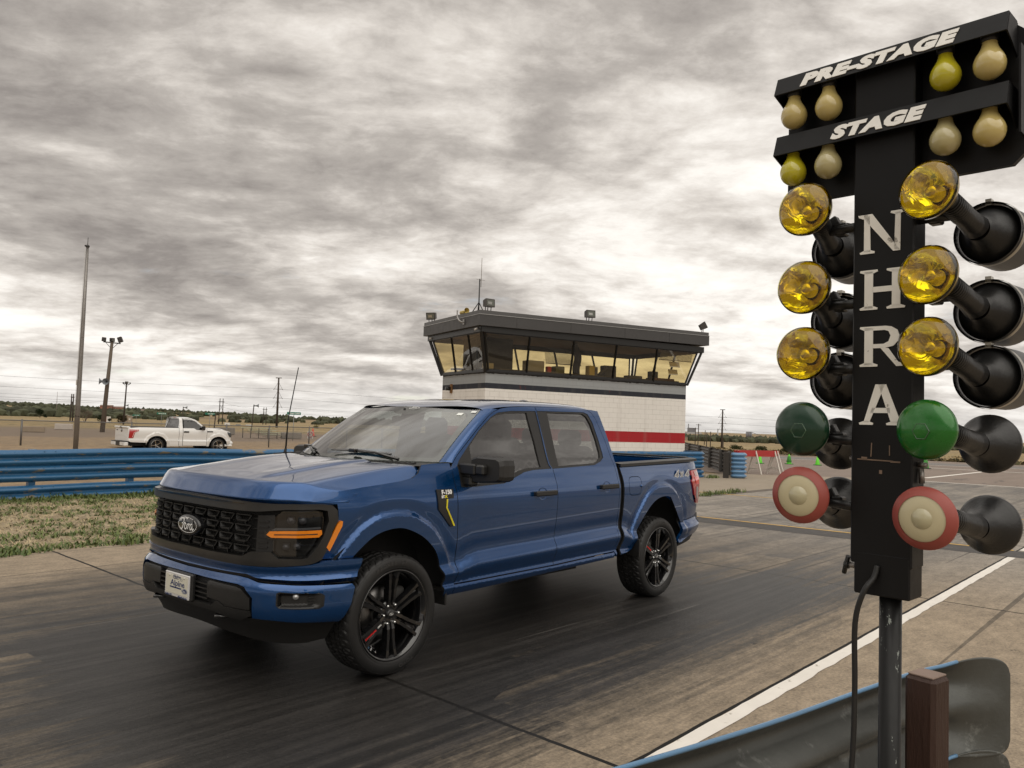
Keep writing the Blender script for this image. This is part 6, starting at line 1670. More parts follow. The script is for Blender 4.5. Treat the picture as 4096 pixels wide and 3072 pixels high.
    def hood(u,v):
        y=-.90+1.8*v;a=abs(y)/.9;x=-.42-.14*a*a+(.86-.34*a**3+.42+.14*a*a)*u;z=1.285-.05*u-.15*smooth01(.55,1.0,u)*1.0-.035*a**3
        return Vector((x,y,z))
    h=MB();h.grid(hood,20,20);h.build('hood',WH,T)
    g=MB();g.box((.66,0,.86),(.30,1.50,.50),bev=.12);g.build('grille',mat('white truck grille',(.03,.03,.03),.4),T)
    b=MB();b.box((.70,0,.50),(.36,1.74,.26),bev=.10);b.box((.45,0,.38),(.7,1.86,.12),bev=.05);b.build('front_bumper',WH,T)
    def ws(u,v):
        q=2*v-1;a=abs(q);p=Vector((-.45-.22*a*a,.87*q,1.27)).lerp(Vector((-1.17-.12*a*a,.73*q,1.715)),u);return p+Vector((.5,0,.8))*.03*math.sin(math.pi*u)
    g=MB();g.grid(ws,8,14);g.build('windscreen',GL,T)
    def rf(u,v):
        q=2*v-1;a=abs(q);x=-1.17-.12*a*a+(-2.0+1.17+.12*a*a)*u;z=1.80-.035*a**4-.022*(a>.95)-.085*smooth01(.35,0,u)*(1-.3*a)-.03*smooth01(.8,1,u);return Vector((x,.765*q,z))
    g=MB();g.grid(rf,16,24);g.build('roof',WH,T)
    def bk(y,z):return (-2.03+.13*smooth01(1.2,1.78,z)-.02*(1-y*y),y,z)
    bp=panel('cab_back',[(-.95,.6),(.95,.6),(.93,1.25),(.77,1.73),(.70,1.78),(-.70,1.78),(-.77,1.73),(-.93,1.25)],bk,WH,T,(-1,0,0),.08,holes=[[(-.80,1.27),(.80,1.27),(.70,1.67),(.64,1.71),(-.64,1.71),(-.70,1.67)]])
    panel('rear_window',[(-.80,1.27),(.80,1.27),(.70,1.67),(.64,1.71),(-.64,1.71),(-.70,1.67)],bk,GL,bp,(-1,0,0),.2,thick=0)
    c=MB();c.box((-1.93,0,1.762),(.03,.30,.045),bev=.008);c.build('brake_lamp',mat('tail lamp red',(.4,.02,.02)),T)
    b=MB();b.box((-3.2,0,1.245),(2.32,1.86,.05),bev=.015);b.build('bed_cover',mat('soft bed cover',(.022,.021,.021),.7),T)
    t=MB();t.box((-4.40,0,.90),(.09,1.80,.68),bev=.02,mi=0);t.box((-4.44,0,1.235),(.14,1.78,.075),bev=.025,mi=0)
    for a,c in (((-.75,.78),(-.45,.86)),((-.45,.86),(.45,.86)),((.45,.86),(.75,.78))):t.bar((-4.445,a[0],a[1]),(-4.445,c[0],c[1]),.02,.022,mi=0)
    to=t.build('tailgate',WH,T)
    e=MB();e.lathe([(0,.012),(.85,.010),(1,0)],24,'x',M=Matrix(((-1,0,0),(0,.115,0),(0,0,.075))),org=(-4.447,0,1.06));e.box((-4.45,0,1.225),(.14,.26,.10),bev=.03);e.box((-4.448,.62,1.08),(.01,.18,.045));e.build('tailgate_emblem',GLOSSB,to)
    b=MB();b.box((-4.52,.62,.44),(.20,.62,.20),bev=.03);b.box((-4.52,-.62,.44),(.20,.62,.20),bev=.03);bb=b.build('rear_bumper',WH,T);b=MB();b.box((-4.50,0,.43),(.18,.66,.22),bev=.02);b.box((-4.53,0,.545),(.18,1.84,.03));b.build('bumper_step',PLASTIC,bb)
    b=MB();b.box((-1.9,0,.50),(4.9,1.5,.30));b.box((-1.3,0,.8),(1.4,1.6,.5));b.build('chassis',DK,T)
make_white_truck()
# ------------------------------------------------------------------ chain-link fence, flagpole, light poles
def make_fence():
    d=Vector((-.977,.212,0));p0=Vector((-10.8,-37.3,0));T=thing('chain_link_fence','chain link fence with grey metal posts and top rail beyond the blue barrier','fence',(-10.8,-37.3,0))
    G=mat('fence pipe grey',(.15,.145,.14),.5,metal=.5,var=.15,var_scale=4)
    a,b=-13,40
    for i in range(-5,17):
        s=i*2.44;q=d*s;m=MB();m.tube([(q.x,q.y,-.1),(q.x,q.y,1.19)],.036 if i%4 else .045,8);m.lathe([(.04,0),(.04,.03),(.0,.05)],8,'z',org=(q.x,q.y,1.19));m.build('post',G,T)
    m=MB();m.tube([d*a+Vector((0,0,1.17)),d*b+Vector((0,0,1.17))],.024,8);m.build('top_rail',G,T)
    m=MB();w=.075;n=int((b-a)/w);H=1.12
    nn=Vector((-d.y,d.x,0))*.002
    for i in range(n):
        for sg in (1,-1):
            s=a+i*w
            p=d*s+Vector((0,0,.03));q=d*(s+sg*H)+Vector((0,0,1.15))
            r=.0035
            m.add([p-d*r+nn,p+d*r+nn,q+d*r+nn,q-d*r+nn,p+nn*-2,q+nn*-2],[(0,1,2,3),(1,4,5,2),(4,0,3,5)])
    m.build('wire_mesh',mat('fence wire',(.20,.19,.18),.5,metal=.4),T)
make_fence()
WOODP=mat('weathered pole timber',(.115,.090,.068),.85,var=.3,var_scale=3,stretch=(3,3,.3));WOODD=mat('dark pole timber',(.045,.033,.026),.85,var=.25,var_scale=3,stretch=(3,3,.3))
IRON=mat('dark iron',(.03,.028,.027),.6);HORN=mat('horn speaker grey',(.20,.215,.23),.5)
def make_poles():
    f=thing('flagpole','tall tapered grey metal flagpole without a flag behind the blue rail','flagpole',(-10.05,-29.24,-.15))
    m=MB();m.tube([(0,0,0),(.0,0,2.4),(0,0,5.6),(0,0,8.62)],[.098,.092,.078,.052],14);m.build('pole',mat('pole aluminium',(.23,.215,.20),.42,metal=.6,var=.22,var_scale=2.5,color2=(.075,.065,.06),thr=(.57,.68),stretch=(1,1,1.6)),f)
    m=MB();m.lathe([(.05,0),(.085,.03),(.07,.09),(.02,.12)],12,'z',org=(0,0,8.60));m.tube([(0,0,8.7),(0,0,9.02)],.012,6);m.box((.06,0,8.66),(.10,.05,.06));m.build('truck_cap',IRON,f)
    m=MB();m.tube([(.10,.03,8.6),(.13,.04,3.0),(.12,.03,1.3)],.006,5);m.box((.12,.03,3.02),(.05,.03,.22),bev=.01);m.build('halyard',mat('rope pale',(.45,.42,.38),.8),f)
    def light_pole(loc,top,base_z,heads,label,arm,horns):
        p=thing('light_pole',label,'light pole',loc,0,'floodlight poles behind the fence')
        t=Vector(top)-Vector(loc)
        m=MB();m.tube([(0,0,base_z),t*.5,t],[.20,.16,.12] if arm>.5 else [.16,.13,.10],12);m.build('pole',WOODP if arm>.55 else WOODD,p)
        d=Vector((-.906,.422,0))      # across the picture
        m=MB();c=t-Vector((0,0,.08));m.bar(c-d*arm-Vector((0,0,-.03)),c+d*arm-Vector((0,0,.03)),.07,.09);m.bar(c-Vector((0,0,.55)),c-d*arm*.72,.04,.04);m.bar(c-Vector((0,0,.55)),c+d*arm*.72,.04,.04);m.build('crossarm',IRON,p)
        for k,(s,w,h,yaw,tl,face) in enumerate(heads):
            m=MB();q=c+d*s+Vector((0,0,.07+h/2));rot=Matrix.Rotation(yaw,3,'Z')@Matrix.Rotation(tl,3,'Y')
            m.box(q,(w,w*.8,h),rot,mi=0,bev=.03);m.bar(c+d*s,q,.04,.05,mi=0)
            if face:m.box(q+rot@Vector((0,w*.405,0)),(w*.75,.01,h*.6),rot,mi=1)
            m.build('floodlight',[mat('pole lamp case',(.035,.031,.029),.5),mat('pole lamp glass',(.20,.20,.18),.1,coat=1)],p)
        for (f_,s,dr) in horns:
            m=MB();q=t*f_;dv=(d*dr).normalized() if isinstance(dr,(int,float)) else Vector(dr).normalized()
            u=Vector((0,0,1));sd=dv.cross(u).normalized();M=Matrix((dv,sd,sd.cross(dv))).transposed()
            m.lathe([(.05,.10),(.06,.20),(.085,.34),(.15,.46),(.27,.56),(.275,.575)],20,'x',M=M*1,org=q+dv*(s-.35));m.lathe([(0,.03),(.085,.04),(.085,.13),(.05,.15)],14,'x',M=M,org=q+dv*(s-.35));m.bar(q,q+dv*(s-.25),.04,.04);m.build('horn_speaker',HORN,p)
    light_pole((-25.97,-63.74,0),(-26.30,-63.58,7.60),-.4,[(-.62,.34,.34,R(-25),R(-4),False),(0,.36,.33,R(25),R(3),True),(.60,.36,.46,R(-40),R(22),False)],'leaning timber light pole with three floodlights and two horn speakers','crossarm' and .66,[(.556,.42,-1),(.553,.34,(.62,.75,0))])
    light_pole((-58.60,-131.3,-.3),(-58.74,-131.24,6.5),-.3,[(-.48,.30,.24,R(-25),0,False),(0,.46,.40,R(25),R(3),True),(.52,.22,.26,R(-40),R(35),False)],'smaller dark light pole with three floodlights behind the shed','x' and .5,[(.46,.34,1)])
    def horn_pole(loc,top,label,scale=1.0):
        p=thing('speaker_pole',label,'speaker pole',loc,0,'thin poles with horn speakers')
        t=Vector(top)-Vector(loc);m=MB();m.tube([(0,0,-.5),t],.06*scale,8);m.build('pole',WOODD,p)
        d=Vector((-.84,.54,0));q=t+Vector((0,0,-.12));m=MB();sd=d.cross(Vector((0,0,1)));M=Matrix((d,sd,Vector((0,0,1)))).transposed()
        m.lathe([(.05,.05),(.06,.15),(.10,.30),(.17,.42),(.25,.50),(.255,.51)],18,'x',M=M*scale,org=q+d*.05);m.lathe([(0,.0),(.08,.0),(.08,.10),(.05,.12)],12,'x',M=M*scale,org=q);m.build('horn_speaker',HORN,p)
    horn_pole((-49.9,-79.25,0),(-50.05,-79.17,3.10),'thin pole with a single horn speaker behind the bleachers')
    horn_pole((-57.4,-109.6,0),(-57.46,-109.56,2.80),'thin pole with a horn speaker above the white truck cab',1.0)
    p=thing('marker_post','short dark leaning post beside the second street sign','post',(-41.31,-72.78,0));m=MB();m.tube([(0,0,-.3),(-.11,.06,1.85)],.06,8);m.build('post_shaft',WOODD,p)
make_poles()
def make_power():
    def pole(loc,top,label,arms,side,rad):
        p=thing('utility_pole',label,'utility pole',loc,0,'tall utility poles with braced crossarms')
        t=Vector(top)-Vector(loc);m=MB();m.tube([(0,0,-2.5),t*.5,t],[rad,rad*.85,rad*.62],10);m.build('pole',WOODD,p)
        s=Vector(side).normalized()
        m=MB();m.bar(t-s*1.0,t+s*1.0,.22,.25);m.build('top_arm',WOODD,p)
        for z in arms:
            f=(z-loc[2])/t.z;c=t*f;m=MB();w=1.35
            for sg in (1,-1):
                m.bar(c-Vector((0,0,.10)),c+s*sg*w,.14,.14);m.bar(c+s*sg*w,c+s*sg*.25+Vector((0,0,2.0)),.07,.07)
                m.tube([c+s*sg*w,c+s*sg*(w+.25)-Vector((0,0,.25))],.09,6)
            m.build('braced_arm',WOODD,p)
    s1=(-.60,.80,0)
    pole((-153.3,-226.7,-2.1),(-153.26,-226.70,14.85),'tall single utility pole with three braced arms left of the blue truck',[11.1,8.1,5.05],s1,.42)
    pole((-296.05,-132.7,-6.2),(-296.12,-132.57,10.4),'tall single utility pole with three braced arms right of the tower',[7.4,4.9,2.35],(-.35,.94,0),.42)
    def hframe(loc,h,w,label):
        p=thing('utility_pole',label,'utility pole',loc,0,'twin timber utility frames');s=Vector((-.86,.5,0))
        for sg in (1,-1):
            m=MB();m.tube([s*sg*w*1.15+Vector((0,0,-2)),s*sg*w*.85+Vector((0,0,h))],[.24,.17],8);m.build('leg',WOODD,p)
        m=MB();m.bar(s*(-w*1.7)+Vector((0,0,h*.88)),s*w*1.7+Vector((0,0,h*.88)),.22,.28);m.bar(-s*w+Vector((0,0,h*.55)),s*w+Vector((0,0,h*.80)),.10,.12);m.bar(s*w+Vector((0,0,h*.55)),-s*w+Vector((0,0,h*.80)),.10,.12);m.build('crossarm',WOODD,p)
    hframe((-188.94,-322.4,-3.3),12.4,.75,'twin pole timber utility frame beyond the white truck')
    hframe((-248.83,-379.3,-3.5),10.2,.75,'shorter twin pole utility frame left of the tall pole')
    hframe((-99.38,-255.2,-1.8),8.5,.30,'narrow twin pole utility frame behind the flagpole')
    for loc,top,lab in (((-354.22,-173.3,-7.4),(-354.26,-173.22,3.1),'plain slanted pole nearest the tower on the right'),((-354.82,-172.1,-7.6),(-354.91,-171.92,5.0),'taller plain pole with a short crossbar right of the tower'),((-356.6,-168.4,-7.6),(-356.65,-168.34,1.0),'plain pole left of a pair in the lowland'),((-357.4,-166.8,-7.7),(-357.43,-166.71,1.4),'plain pole right of a pair in the lowland'),((-178.1,-78.05,-3.3),(-178.08,-78.09,-.55),'short thin pole below the tall utility pole on the right'),((-446.1,-213.1,-7.4),(-446.36,-212.54,2.0),'distant plain pole behind the lowland pair')):
        p=thing('timber_pole',lab,'pole',loc,0,'bare timber poles in the lowland');t=Vector(top)-Vector(loc);m=MB();m.tube([(0,0,-1.5),t],.22 if t.z>4 else .10,8)
        if 'crossbar' in lab or 'nearest' in lab:m.bar(t-Vector((-.6,1.1,.5)),t+Vector((-.6,1.1,-.5)),.2,.2)
        m.build('shaft',WOODD,p)
    def wire(pts,sag,label,r):
        P=[]
        for a,b in zip(pts,pts[1:]):
            a,b=Vector(a),Vector(b)
            for i in range(17):
                t=i/16;q=a.lerp(b,t);q.z-=sag*4*t*(1-t);P.append(q)
        m=MB();m.tube(P,r,4,cap=False);o=m.build('power_line',mat('wire dark',(.05,.05,.052),.6));tag(o,label,'power line','power lines across the sky')
    for k,(zl,z1,z2,z3,nm) in enumerate(((11.81,11.1,7.4,7.07,'topmost'),(8.58,8.1,4.9,4.78,'middle'),(5.46,5.05,2.35,2.45,'lowest'))):
        wire([(-81.3+55,-261.6-26,zl+1.2),(-153.24,-226.7,z1),(-296.1,-132.65,z2),(-304.2-28,-113.4+66,z3+.5)],1.0,'%s thin power line strung between the tall utility poles'%nm,.03)
    for k,(z,nm) in enumerate(((7.6,'upper'),(5.5,'lower'))):
        wire([(-20,-360,z+1.6),(-188.9,-322.4,z),(-248.9,-379.2,z-1.2),(-420,-330,z-2)],1.2,'%s faint power line between the twin pole frames'%nm,.03)
    p=thing('radio_mast','thin distant radio mast above the trees at far left','mast',(-280,-742.9,-3));m=MB();m.tube([(0,0,0),(.1,.1,20.3)],[.35,.12],5);m.build('lattice',mat('mast grey',(.20,.17,.15),.7),p)
make_power()
# ------------------------------------------------------------------ yard behind the fence
def make_yard():
    SG=mat('sign green',(.004,.16,.105),.45);POST=mat('sign post steel',(.22,.22,.21),.5,metal=.5)
    view=lambda x,y:math.atan2(CAMP.y-y,CAMP.x-x)
    def street_sign(loc,z,w,h,txt,label):
        a=view(loc[0],loc[1]);s=thing('street_sign',label,'street sign',(loc[0],loc[1],loc[2]),a-math.pi/2+R(8),'green street name signs')
        m=MB();m.tube([(0,0,-.3),(0,0,z-loc[2])],.025,6);m.build('post',POST,s)
        m=MB();m.box((0,0,z-loc[2]+h/2),(w,.02,h),bev=.008);b=m.build('name_plate',SG,s)
        m=MB();put_text(m,txt,h*.62,(-w*.06,.012,z-loc[2]+h/2),(-1,0,0),(0,0,1),0,bold=h*.02,depth=.003,sx=1.02);put_text(m,'Ave',h*.30,(-w*.43,.012,z-loc[2]+h*.68),(-1,0,0),(0,0,1),0,bold=h*.008,depth=.003);m.build('name_lettering',WHITEP,b)
    street_sign((-31.98,-45.53,0),1.93,1.02,.20,'Danny Collins','green street sign reading Danny Collins, right of the tall pole')
    street_sign((-43.40,-77.34,0),1.72,1.02,.22,'Carl Theis','green street sign reading Carl Theis over the white truck hood')
    street_sign((-45.82,-93.07,0),1.56,1.10,.22,'Mustang Danny','green street sign behind the white truck bed')
    street_sign((-49.66,-107.9,0),1.22,1.00,.17,'Lonnie Henry','smallest green street sign, over the shed roof')
    # bleachers
    B=thing('bleachers','small weathered bleachers with pale green bench planks behind the fence','bleachers',(-32.5,-50.1,0),math.atan2(.54,-.84))
    PL=mat('bench plank green',(.42,.45,.32),.7,var=.2,var_scale=6);LEG=mat('bench frame dark',(.10,.085,.07),.7)
    for k in range(4):
        m=MB();m.box((.45*k-.6,.55*k-.2,.80-.17*k),(2.3-.15*k,.26,.05));m.build('bench_plank',PL,B)
        m=MB();m.box((.45*k-.5,.55*k-.55+.0,.55-.15*k),(2.2-.1*k,.24,.04));m.build('foot_plank',mat('foot plank',(.16,.15,.11),.8),B)
    for x in (-1.6,-1.0,-.4,.3,1.0,1.7):
        m=MB();h=.80 if x<.4 else .45;m.bar((x,-.25,0),(x,-.25,h),.06,.06);m.bar((x,.9,0),(x,.9,h*.6),.06,.06);m.bar((x,-.25,h),(x,1.3,.12),.05,.05);m.bar((x,-.25,.1),(x,.9,h*.55),.04,.04);m.build('frame',LEG,B)
    def block(loc,size,rot,label,m_):
        t=thing('concrete_block',label,'concrete block',loc,rot,'concrete blocks in the gravel yard');m=MB();m.box((0,0,size[2]/2),size,bev=.03);m.build('block_body',m_,t)
    CB=mat('grey concrete block',(.21,.19,.165),.9,var=.2,var_scale=3);CBT=mat('tan concrete block',(.29,.23,.165),.9,var=.2,var_scale=3)
    block((-35.3,-60.5,0),(1.7,.8,.62),R(150),'grey concrete block left of the bleachers',CB)
    block((-34.9,-49.9,0),(1.6,.7,.50),R(150),'grey concrete block at the right end of the bleachers',CB)
    block((-19.7,-60.8,0),(1.5,.6,.42),R(155),'tan concrete block seen left of the flagpole',CBT)
    block((-25.6,-70.5,0),(1.4,.8,.5),R(155),'pale concrete block left of the leaning light pole',mat('white concrete block',(.50,.45,.40),.9))
    s=thing('round_sign','round red and white prohibition sign wired to the fence','sign',(-25.3,-34.35,.72),view(-23.7,-39)-math.pi/2)
    m=MB();m.box((0,0,0),(.34,.01,.42),mi=0);ellipse(m,.16,.16,(0,.007,.03),(-1,0,0),(0,0,1),1,.001,.125,.125);m.bar((-.09,.009,.12),(.09,.009,-.06),.03,.004,mi=1,up=(0,1,0));m.box((0,.008,-.17),(.2,.004,.03),mi=2);m.build('sign_face',[mat('sign white',(.62,.60,.57),.5),mat('sign red',(.45,.03,.04),.5),NAVY],s)
    # shed with a diamond placard
    sh=thing('shed','small tan metal shed with white gable roof and diamond placards','shed',(-110.9,-244.0,-1.85),math.atan2(.42,-.906))
    TAN=mat('shed tan siding',(.27,.21,.155),.8,var=.08,var_scale=2);
    m=MB();m.box((0,2.2,1.05),(3.6,4.4,2.1));m.prism([(-1.8,2.1),(1.8,2.1),(0,2.65)],0,4.4,'y');m.build('wall',TAN,sh)
    m=MB()
    for sg in (1,-1):m.add([(0,-.1,2.74),(0,4.5,2.74),(sg*2.05,4.5,2.10),(sg*2.05,-.1,2.10)],[(0,1,2,3)])
    solid(m.build('roof',mat('shed roof white',(.55,.55,.54),.5),sh),.06)
    m=MB();m.box((1.0,-.03,.95),(.95,.05,1.9));dr=m.build('door',mat('shed door',(.33,.27,.21),.7),sh)
    m=MB();m.prism([(.72,1.35),(1.0,1.63),(1.28,1.35),(1.0,1.07)],-.075,-.06,'y');m.build('placard',mat('placard white',(.6,.58,.55),.5),sh)
    m=MB();m.prism([(-1.35,1.05),(-.55,1.85),(.25,1.05),(-.55,.25)],-.04,-.02,'y');m.build('diamond_panel',mat('dark diamond',(.02,.02,.025),.5),sh)
    t=thing('storage_container','low building with rust red and white halves behind the evergreens','container',(-101.7,-236.5,-1.5),math.atan2(.42,-.906))
    m=MB();m.box((-.6,0,.85),(1.2,1.6,1.7));m.build('rust_half',mat('rust red sheet',(.30,.085,.04),.8,var=.2,var_scale=3),t);m=MB();m.box((.6,0,.85),(1.1,1.6,1.7));m.build('white_half',mat('white sheet',(.60,.58,.55),.7),t)
    t=thing('low_building','low blue grey building behind the bleachers on the right','building',(-174.6,-237,-3.9),math.atan2(.56,-.83));m=MB();m.box((0,0,.8),(4.6,2.2,1.6));m.build('wall',mat('blue grey wall',(.22,.25,.29),.8,var=.2,var_scale=1),t);m=MB();m.box((0,0,1.65),(4.9,2.4,.14));m.build('roof',mat('pale roof',(.42,.44,.45),.6),t)
    for i,(x,y,z,s,c,lab) in enumerate(((-176.0,-295.2,-3.3,(2.2,1.2,1.5),(.60,.59,.56),'white box trailer beyond the white truck'),(-179.7,-292.9,-3.3,(2.0,1.2,1.0),(.13,.14,.15),'dark grey trailer right of the white box'),(-183.4,-290.9,-3.3,(2.6,1.2,1.0),(.50,.49,.47),'small white trailer next to the dark grey one'))):
        t=thing('trailer',lab,'trailer',(x,y,z),math.atan2(.56,-.83),'parked trailers in the field');m=MB();m.box((0,0,s[2]/2+.35),s,bev=.12);m.build('body',mat('trailer %d'%i,c,.6),t);m=MB()
        for sx in (-.6,.6):m.lathe([(0,-.1),(.3,-.1),(.3,.1),(0,.1)],12,'y',org=(sx,.6,.3))
        m.build('wheels',MATTE,t)
    # traffic cones
    GR=mat('cone lime green',(.12,.62,.02),.45);GD=mat('cone dark green',(.03,.22,.02),.6)
    def cone(loc,c1,label,h=.62,band=None,drape=False):
        t=thing('traffic_cone',label,'traffic cone',loc,random.uniform(0,1.5),'traffic cones on the lot')
        m=MB();m.lathe([(.15*h/.62,.03),(.035*h/.62,h),(0,h+.005)],20,'z');m.build('cone_body',c1,t);m=MB();m.box((0,0,.02),(.42*h/.62,.42*h/.62,.04),bev=.01);m.build('base',MATTE if c1!=GR or drape is None else GD,t)
        if band:m=MB();m.lathe([(.113*h/.62,h*.40),(.078*h/.62,h*.68)],20,'z',M=Matrix.Scale(1.03,3));m.build('band',band,t)
        if drape:m=MB();m.lathe([(.055,.50*h/.62),(.09,.44),(.11,.28),(.15,.16),(.13,.10)],9,'z');m.build('torn_cover',GD,t)
    for (x,y,l,dr) in ((-40.0,-12.7,'lime green cone seen under the barricade board',False),(-41.5,-11.6,'lime green cone with dark patch, just right of the barricade',True),(-42.25,-10.25,'clean lime green cone between the two patched ones',False),(-43.4,-9.4,'lime green cone with torn dark cover nearest the light post',True),(-46.4,-5.6,'dark green draped cone right of the start light box',True)):
        cone((x,y,-.004),GD if 'dark green draped' in l else GR,l,.56 if 'draped' not in l else .85,None,dr)
    cone((-42.2,-56.9,0),mat('cone orange red',(.55,.06,.03),.5),'orange red cone on the gravel beyond the fence',.75)
    # barricades
    BR=mat('barricade red board',(.40,.030,.028),.55,var=.2,var_scale=4,color2=(.45,.30,.25),thr=(.70,.74));BW=mat('barricade white legs',(.60,.56,.50),.6,var=.15,var_scale=6)
    def barricade(a,b,label,ext0=.1,ext1=.1):
        a,b=Vector(a),Vector(b);d=(b-a);L=d.length;d.normalize();t=thing('barricade',label,'barricade',(a.x,a.y,0),math.atan2(d.y,d.x),'red and white sawhorse barricades')
        m=MB();m.box(((L+ext1-ext0)/2,.06,.85),(L+ext0+ext1,.03,.24));m.box(((L+ext1-ext0)/2,-.06,.85),(L+ext0+ext1,.03,.24));m.build('board',BR,t)
        for x in (0,L):
            for sg in (1,-1):
                m=MB();m.bar((x,sg*.40,0),(x,sg*.055,.96),.05,.05);m.build('leg',BW,t)
            m=MB();m.bar((x,-.29,.22),(x,.29,.22),.03,.05);m.build('leg_brace',BW,t)
    barricade((-28.62,-8.30),(-29.55,-7.85),'red and white barricade in front, its board nearest the tar edge',.9,.05)
    barricade((-28.3,-8.95),(-30.6,-8.15),'red and white barricade behind the other, turned slightly away',.1,.1)
make_yard()
# ------------------------------------------------------------------ vegetation
def leaf_mat(name,c,dv=.35):
    m,N,b=nodes_of(name);b.inputs['Roughness'].default_value=.8;b.inputs['Specular IOR Level'].default_value=.2
    g=N.n('ShaderNodeNewGeometry');f=N.math('MULTIPLY_ADD',g.outputs['Random Per Island'],2*dv,1-dv)
    cb=N.n('ShaderNodeCombineXYZ');
    for i in range(3):N.l(f,cb.inputs[i])
    N.l(N.mix(1.0,(*c,1),cb.outputs[0],'MULTIPLY'),b.inputs['Base Color']);return m
BARK=mat('bark',(.075,.058,.045),.9)
def crown(mb,c,r,n,size,rg,lobes=5):
    c=Vector(c);L=[(c+Vector((rg.uniform(-.5,.5)*r[0],rg.uniform(-.5,.5)*r[1],rg.uniform(-.4,.5)*r[2])),rg.uniform(.45,.75)) for _ in range(lobes)]
    for i in range(n):
        q,k=rg.choice(L);d=Vector((rg.gauss(0,1),rg.gauss(0,1),rg.gauss(0,1)));d.normalize();d*=k*rg.uniform(.5,1.05)
        p=q+Vector((d.x*r[0],d.y*r[1],d.z*r[2]));a=Vector((rg.gauss(0,1),rg.gauss(0,1),rg.gauss(0,1))).normalized();b=a.orthogonal().normalized();s=size*rg.uniform(.6,1.4)
        mb.add([p-a*s,p+b*s*.6,p+a*s,p-b*s*.6],[(0,1,2,3)])
def make_plants():
    rg=random.Random(21)
    EV=leaf_mat('evergreen dark',(.030,.045,.018));EB=leaf_mat('evergreen brownish',(.055,.048,.022));DS=leaf_mat('dark shrub',(.022,.036,.016));YG=leaf_mat('yellow green leaf',(.15,.145,.035));SH=leaf_mat('sage green',(.06,.075,.03))
    def bush(loc,r,n,m,size,label,group='bushes beyond the fence',name='bush',cat='bush'):
        t=thing(name,label,cat,loc,0,group);k=MB();k.tube([(0,0,-.5),(0,0,r[2]*.9)],.06*r[2],6);k.build('trunk',BARK,t);mb=MB();crown(mb,(0,0,r[2]),r,n,size,rg);mb.build('crown',m,t,fixn=False)
    bush((-102.1,-227.9,-1.95),(1.75,1.5,1.45),1500,EB,.13,'wide brownish evergreen bush in front of the shed')
    bush((-93.0,-219.9,-1.5),(1.1,1.0,1.15),900,EV,.12,'green evergreen bush left of the leaning light pole')
    bush((-95.0,-219.1,-1.4),(.75,.7,.6),500,EB,.10,'low brownish bush between the pole and the wide bush')
    bush((-166.5,-465,-2.9),(2.4,2.2,2.3),1200,DS,.22,'dark round shrub alone in the dry field')
    bush((-169.1,-464,-2.9),(1.0,.9,1.0),500,DS,.16,'small dark shrub right of the larger round one')
    bush((-175.6,-235.3,-3.4),(1.6,1.5,1.5),900,YG,.12,'pale yellow green young tree beyond the bleachers','trees in the far field','tree','tree')
    bush((-70.2,-12.9,-.2),(.9,.8,.55),700,DS,.09,'dark rounded bush beyond the road at far right','bushes beyond the road')
    for x,y,l in ((-92.5,-37.2,'left low sage bush on the far bank'),(-93.5,-34.2,'middle sage bush on the far bank'),(-94,-31.6,'right small sage bush on the far bank')):
        bush((x,y,terrain_z(x,y)+.0),(1.1,.8,.40),500,SH,.09,l,'sage bushes on the bank')
    # bare tree
    t=thing('bare_tree','leafless brown tree standing just right of the flagpole','tree',(-91.4,-226.05,-1.6))
    tb=MB();br=MB()
    def grow(p,d,L,r,k):
        q=p+d*L
        (tb if k==0 else br).tube([p,p.lerp(q,.5)+Vector((rg.gauss(0,.04),rg.gauss(0,.04),0))*L,q],[r,r*.85,r*.65],5 if k<3 else 3,cap=False)
        if k>=6:return
        for i in range(3 if k<5 else 2):
            nd=(d+Vector((rg.gauss(0,.55),rg.gauss(0,.55),rg.gauss(.03,.28)))).normalized();grow(q if i<2 else p.lerp(q,.7),nd,L*rg.uniform(.62,.85),r*.6,k+1)
    for a in range(4):grow(Vector((rg.uniform(-.2,.2),rg.uniform(-.2,.2),0)),Vector((rg.gauss(0,.30),rg.gauss(0,.30),1)).normalized(),1.15,.09,0)
    tb.build('trunk',mat('bare bark',(.12,.088,.068),.9),t);br.build('branches',mat('bare twigs',(.135,.100,.075),.9),t)
    # far woods: many small tree crowns
    base=MB();bm=bmesh.new();bmesh.ops.create_icosphere(bm,subdivisions=1,radius=1);bv=[q.co.copy() for q in bm.verts];bf=[[v.index for v in f.verts] for f in bm.faces];bm.free()
    wd=MB()
    def blob(x,y,z,r,h):
        o=Vector((rg.uniform(0,99),0,0));vs=[]
        for q in bv:
            s=1+.45*mnoise.noise(q*1.7+o);vs.append(Vector((x+q.x*r*s,y+q.y*r*s,z+h*.45+q.z*h*.62*s)))
        wd.add(vs,bf,0,False)
    n=0
    while n<2100:
        az=rg.uniform(-127.5,-104);D=rg.uniform(560,1560);
        x=CAMP.x+D*math.cos(R(az));y=CAMP.y+D*math.sin(R(az))
        p=mnoise.noise(Vector((x*.010,y*.010,2)))+.5*mnoise.noise(Vector((x*.03,y*.03,8)))
        left=smooth01(-119,-109,az)
        if p<.24-.50*left-.25*smooth01(850,560,D)*(1 if D<760 else 0)+.25*smooth01(1350,1480,D)*(az<-116):continue
        k=1.0 if rg.random()<.8 else 1.6
        blob(x,y,terrain_z(x,y)-.5,rg.uniform(1.6,3.2)*k,rg.uniform(2.2,4.2)*k);n+=1
    for i in range(500):
        az=rg.uniform(-127.5,-104);D=rg.uniform(1380,1560);x=CAMP.x+D*math.cos(R(az));y=CAMP.y+D*math.sin(R(az))
        if mnoise.noise(Vector((az*1.2,3,0)))<-.15:continue
        blob(x,y,terrain_z(x,y)-.5,rg.uniform(2,4),rg.uniform(3,5.5))
    n=0
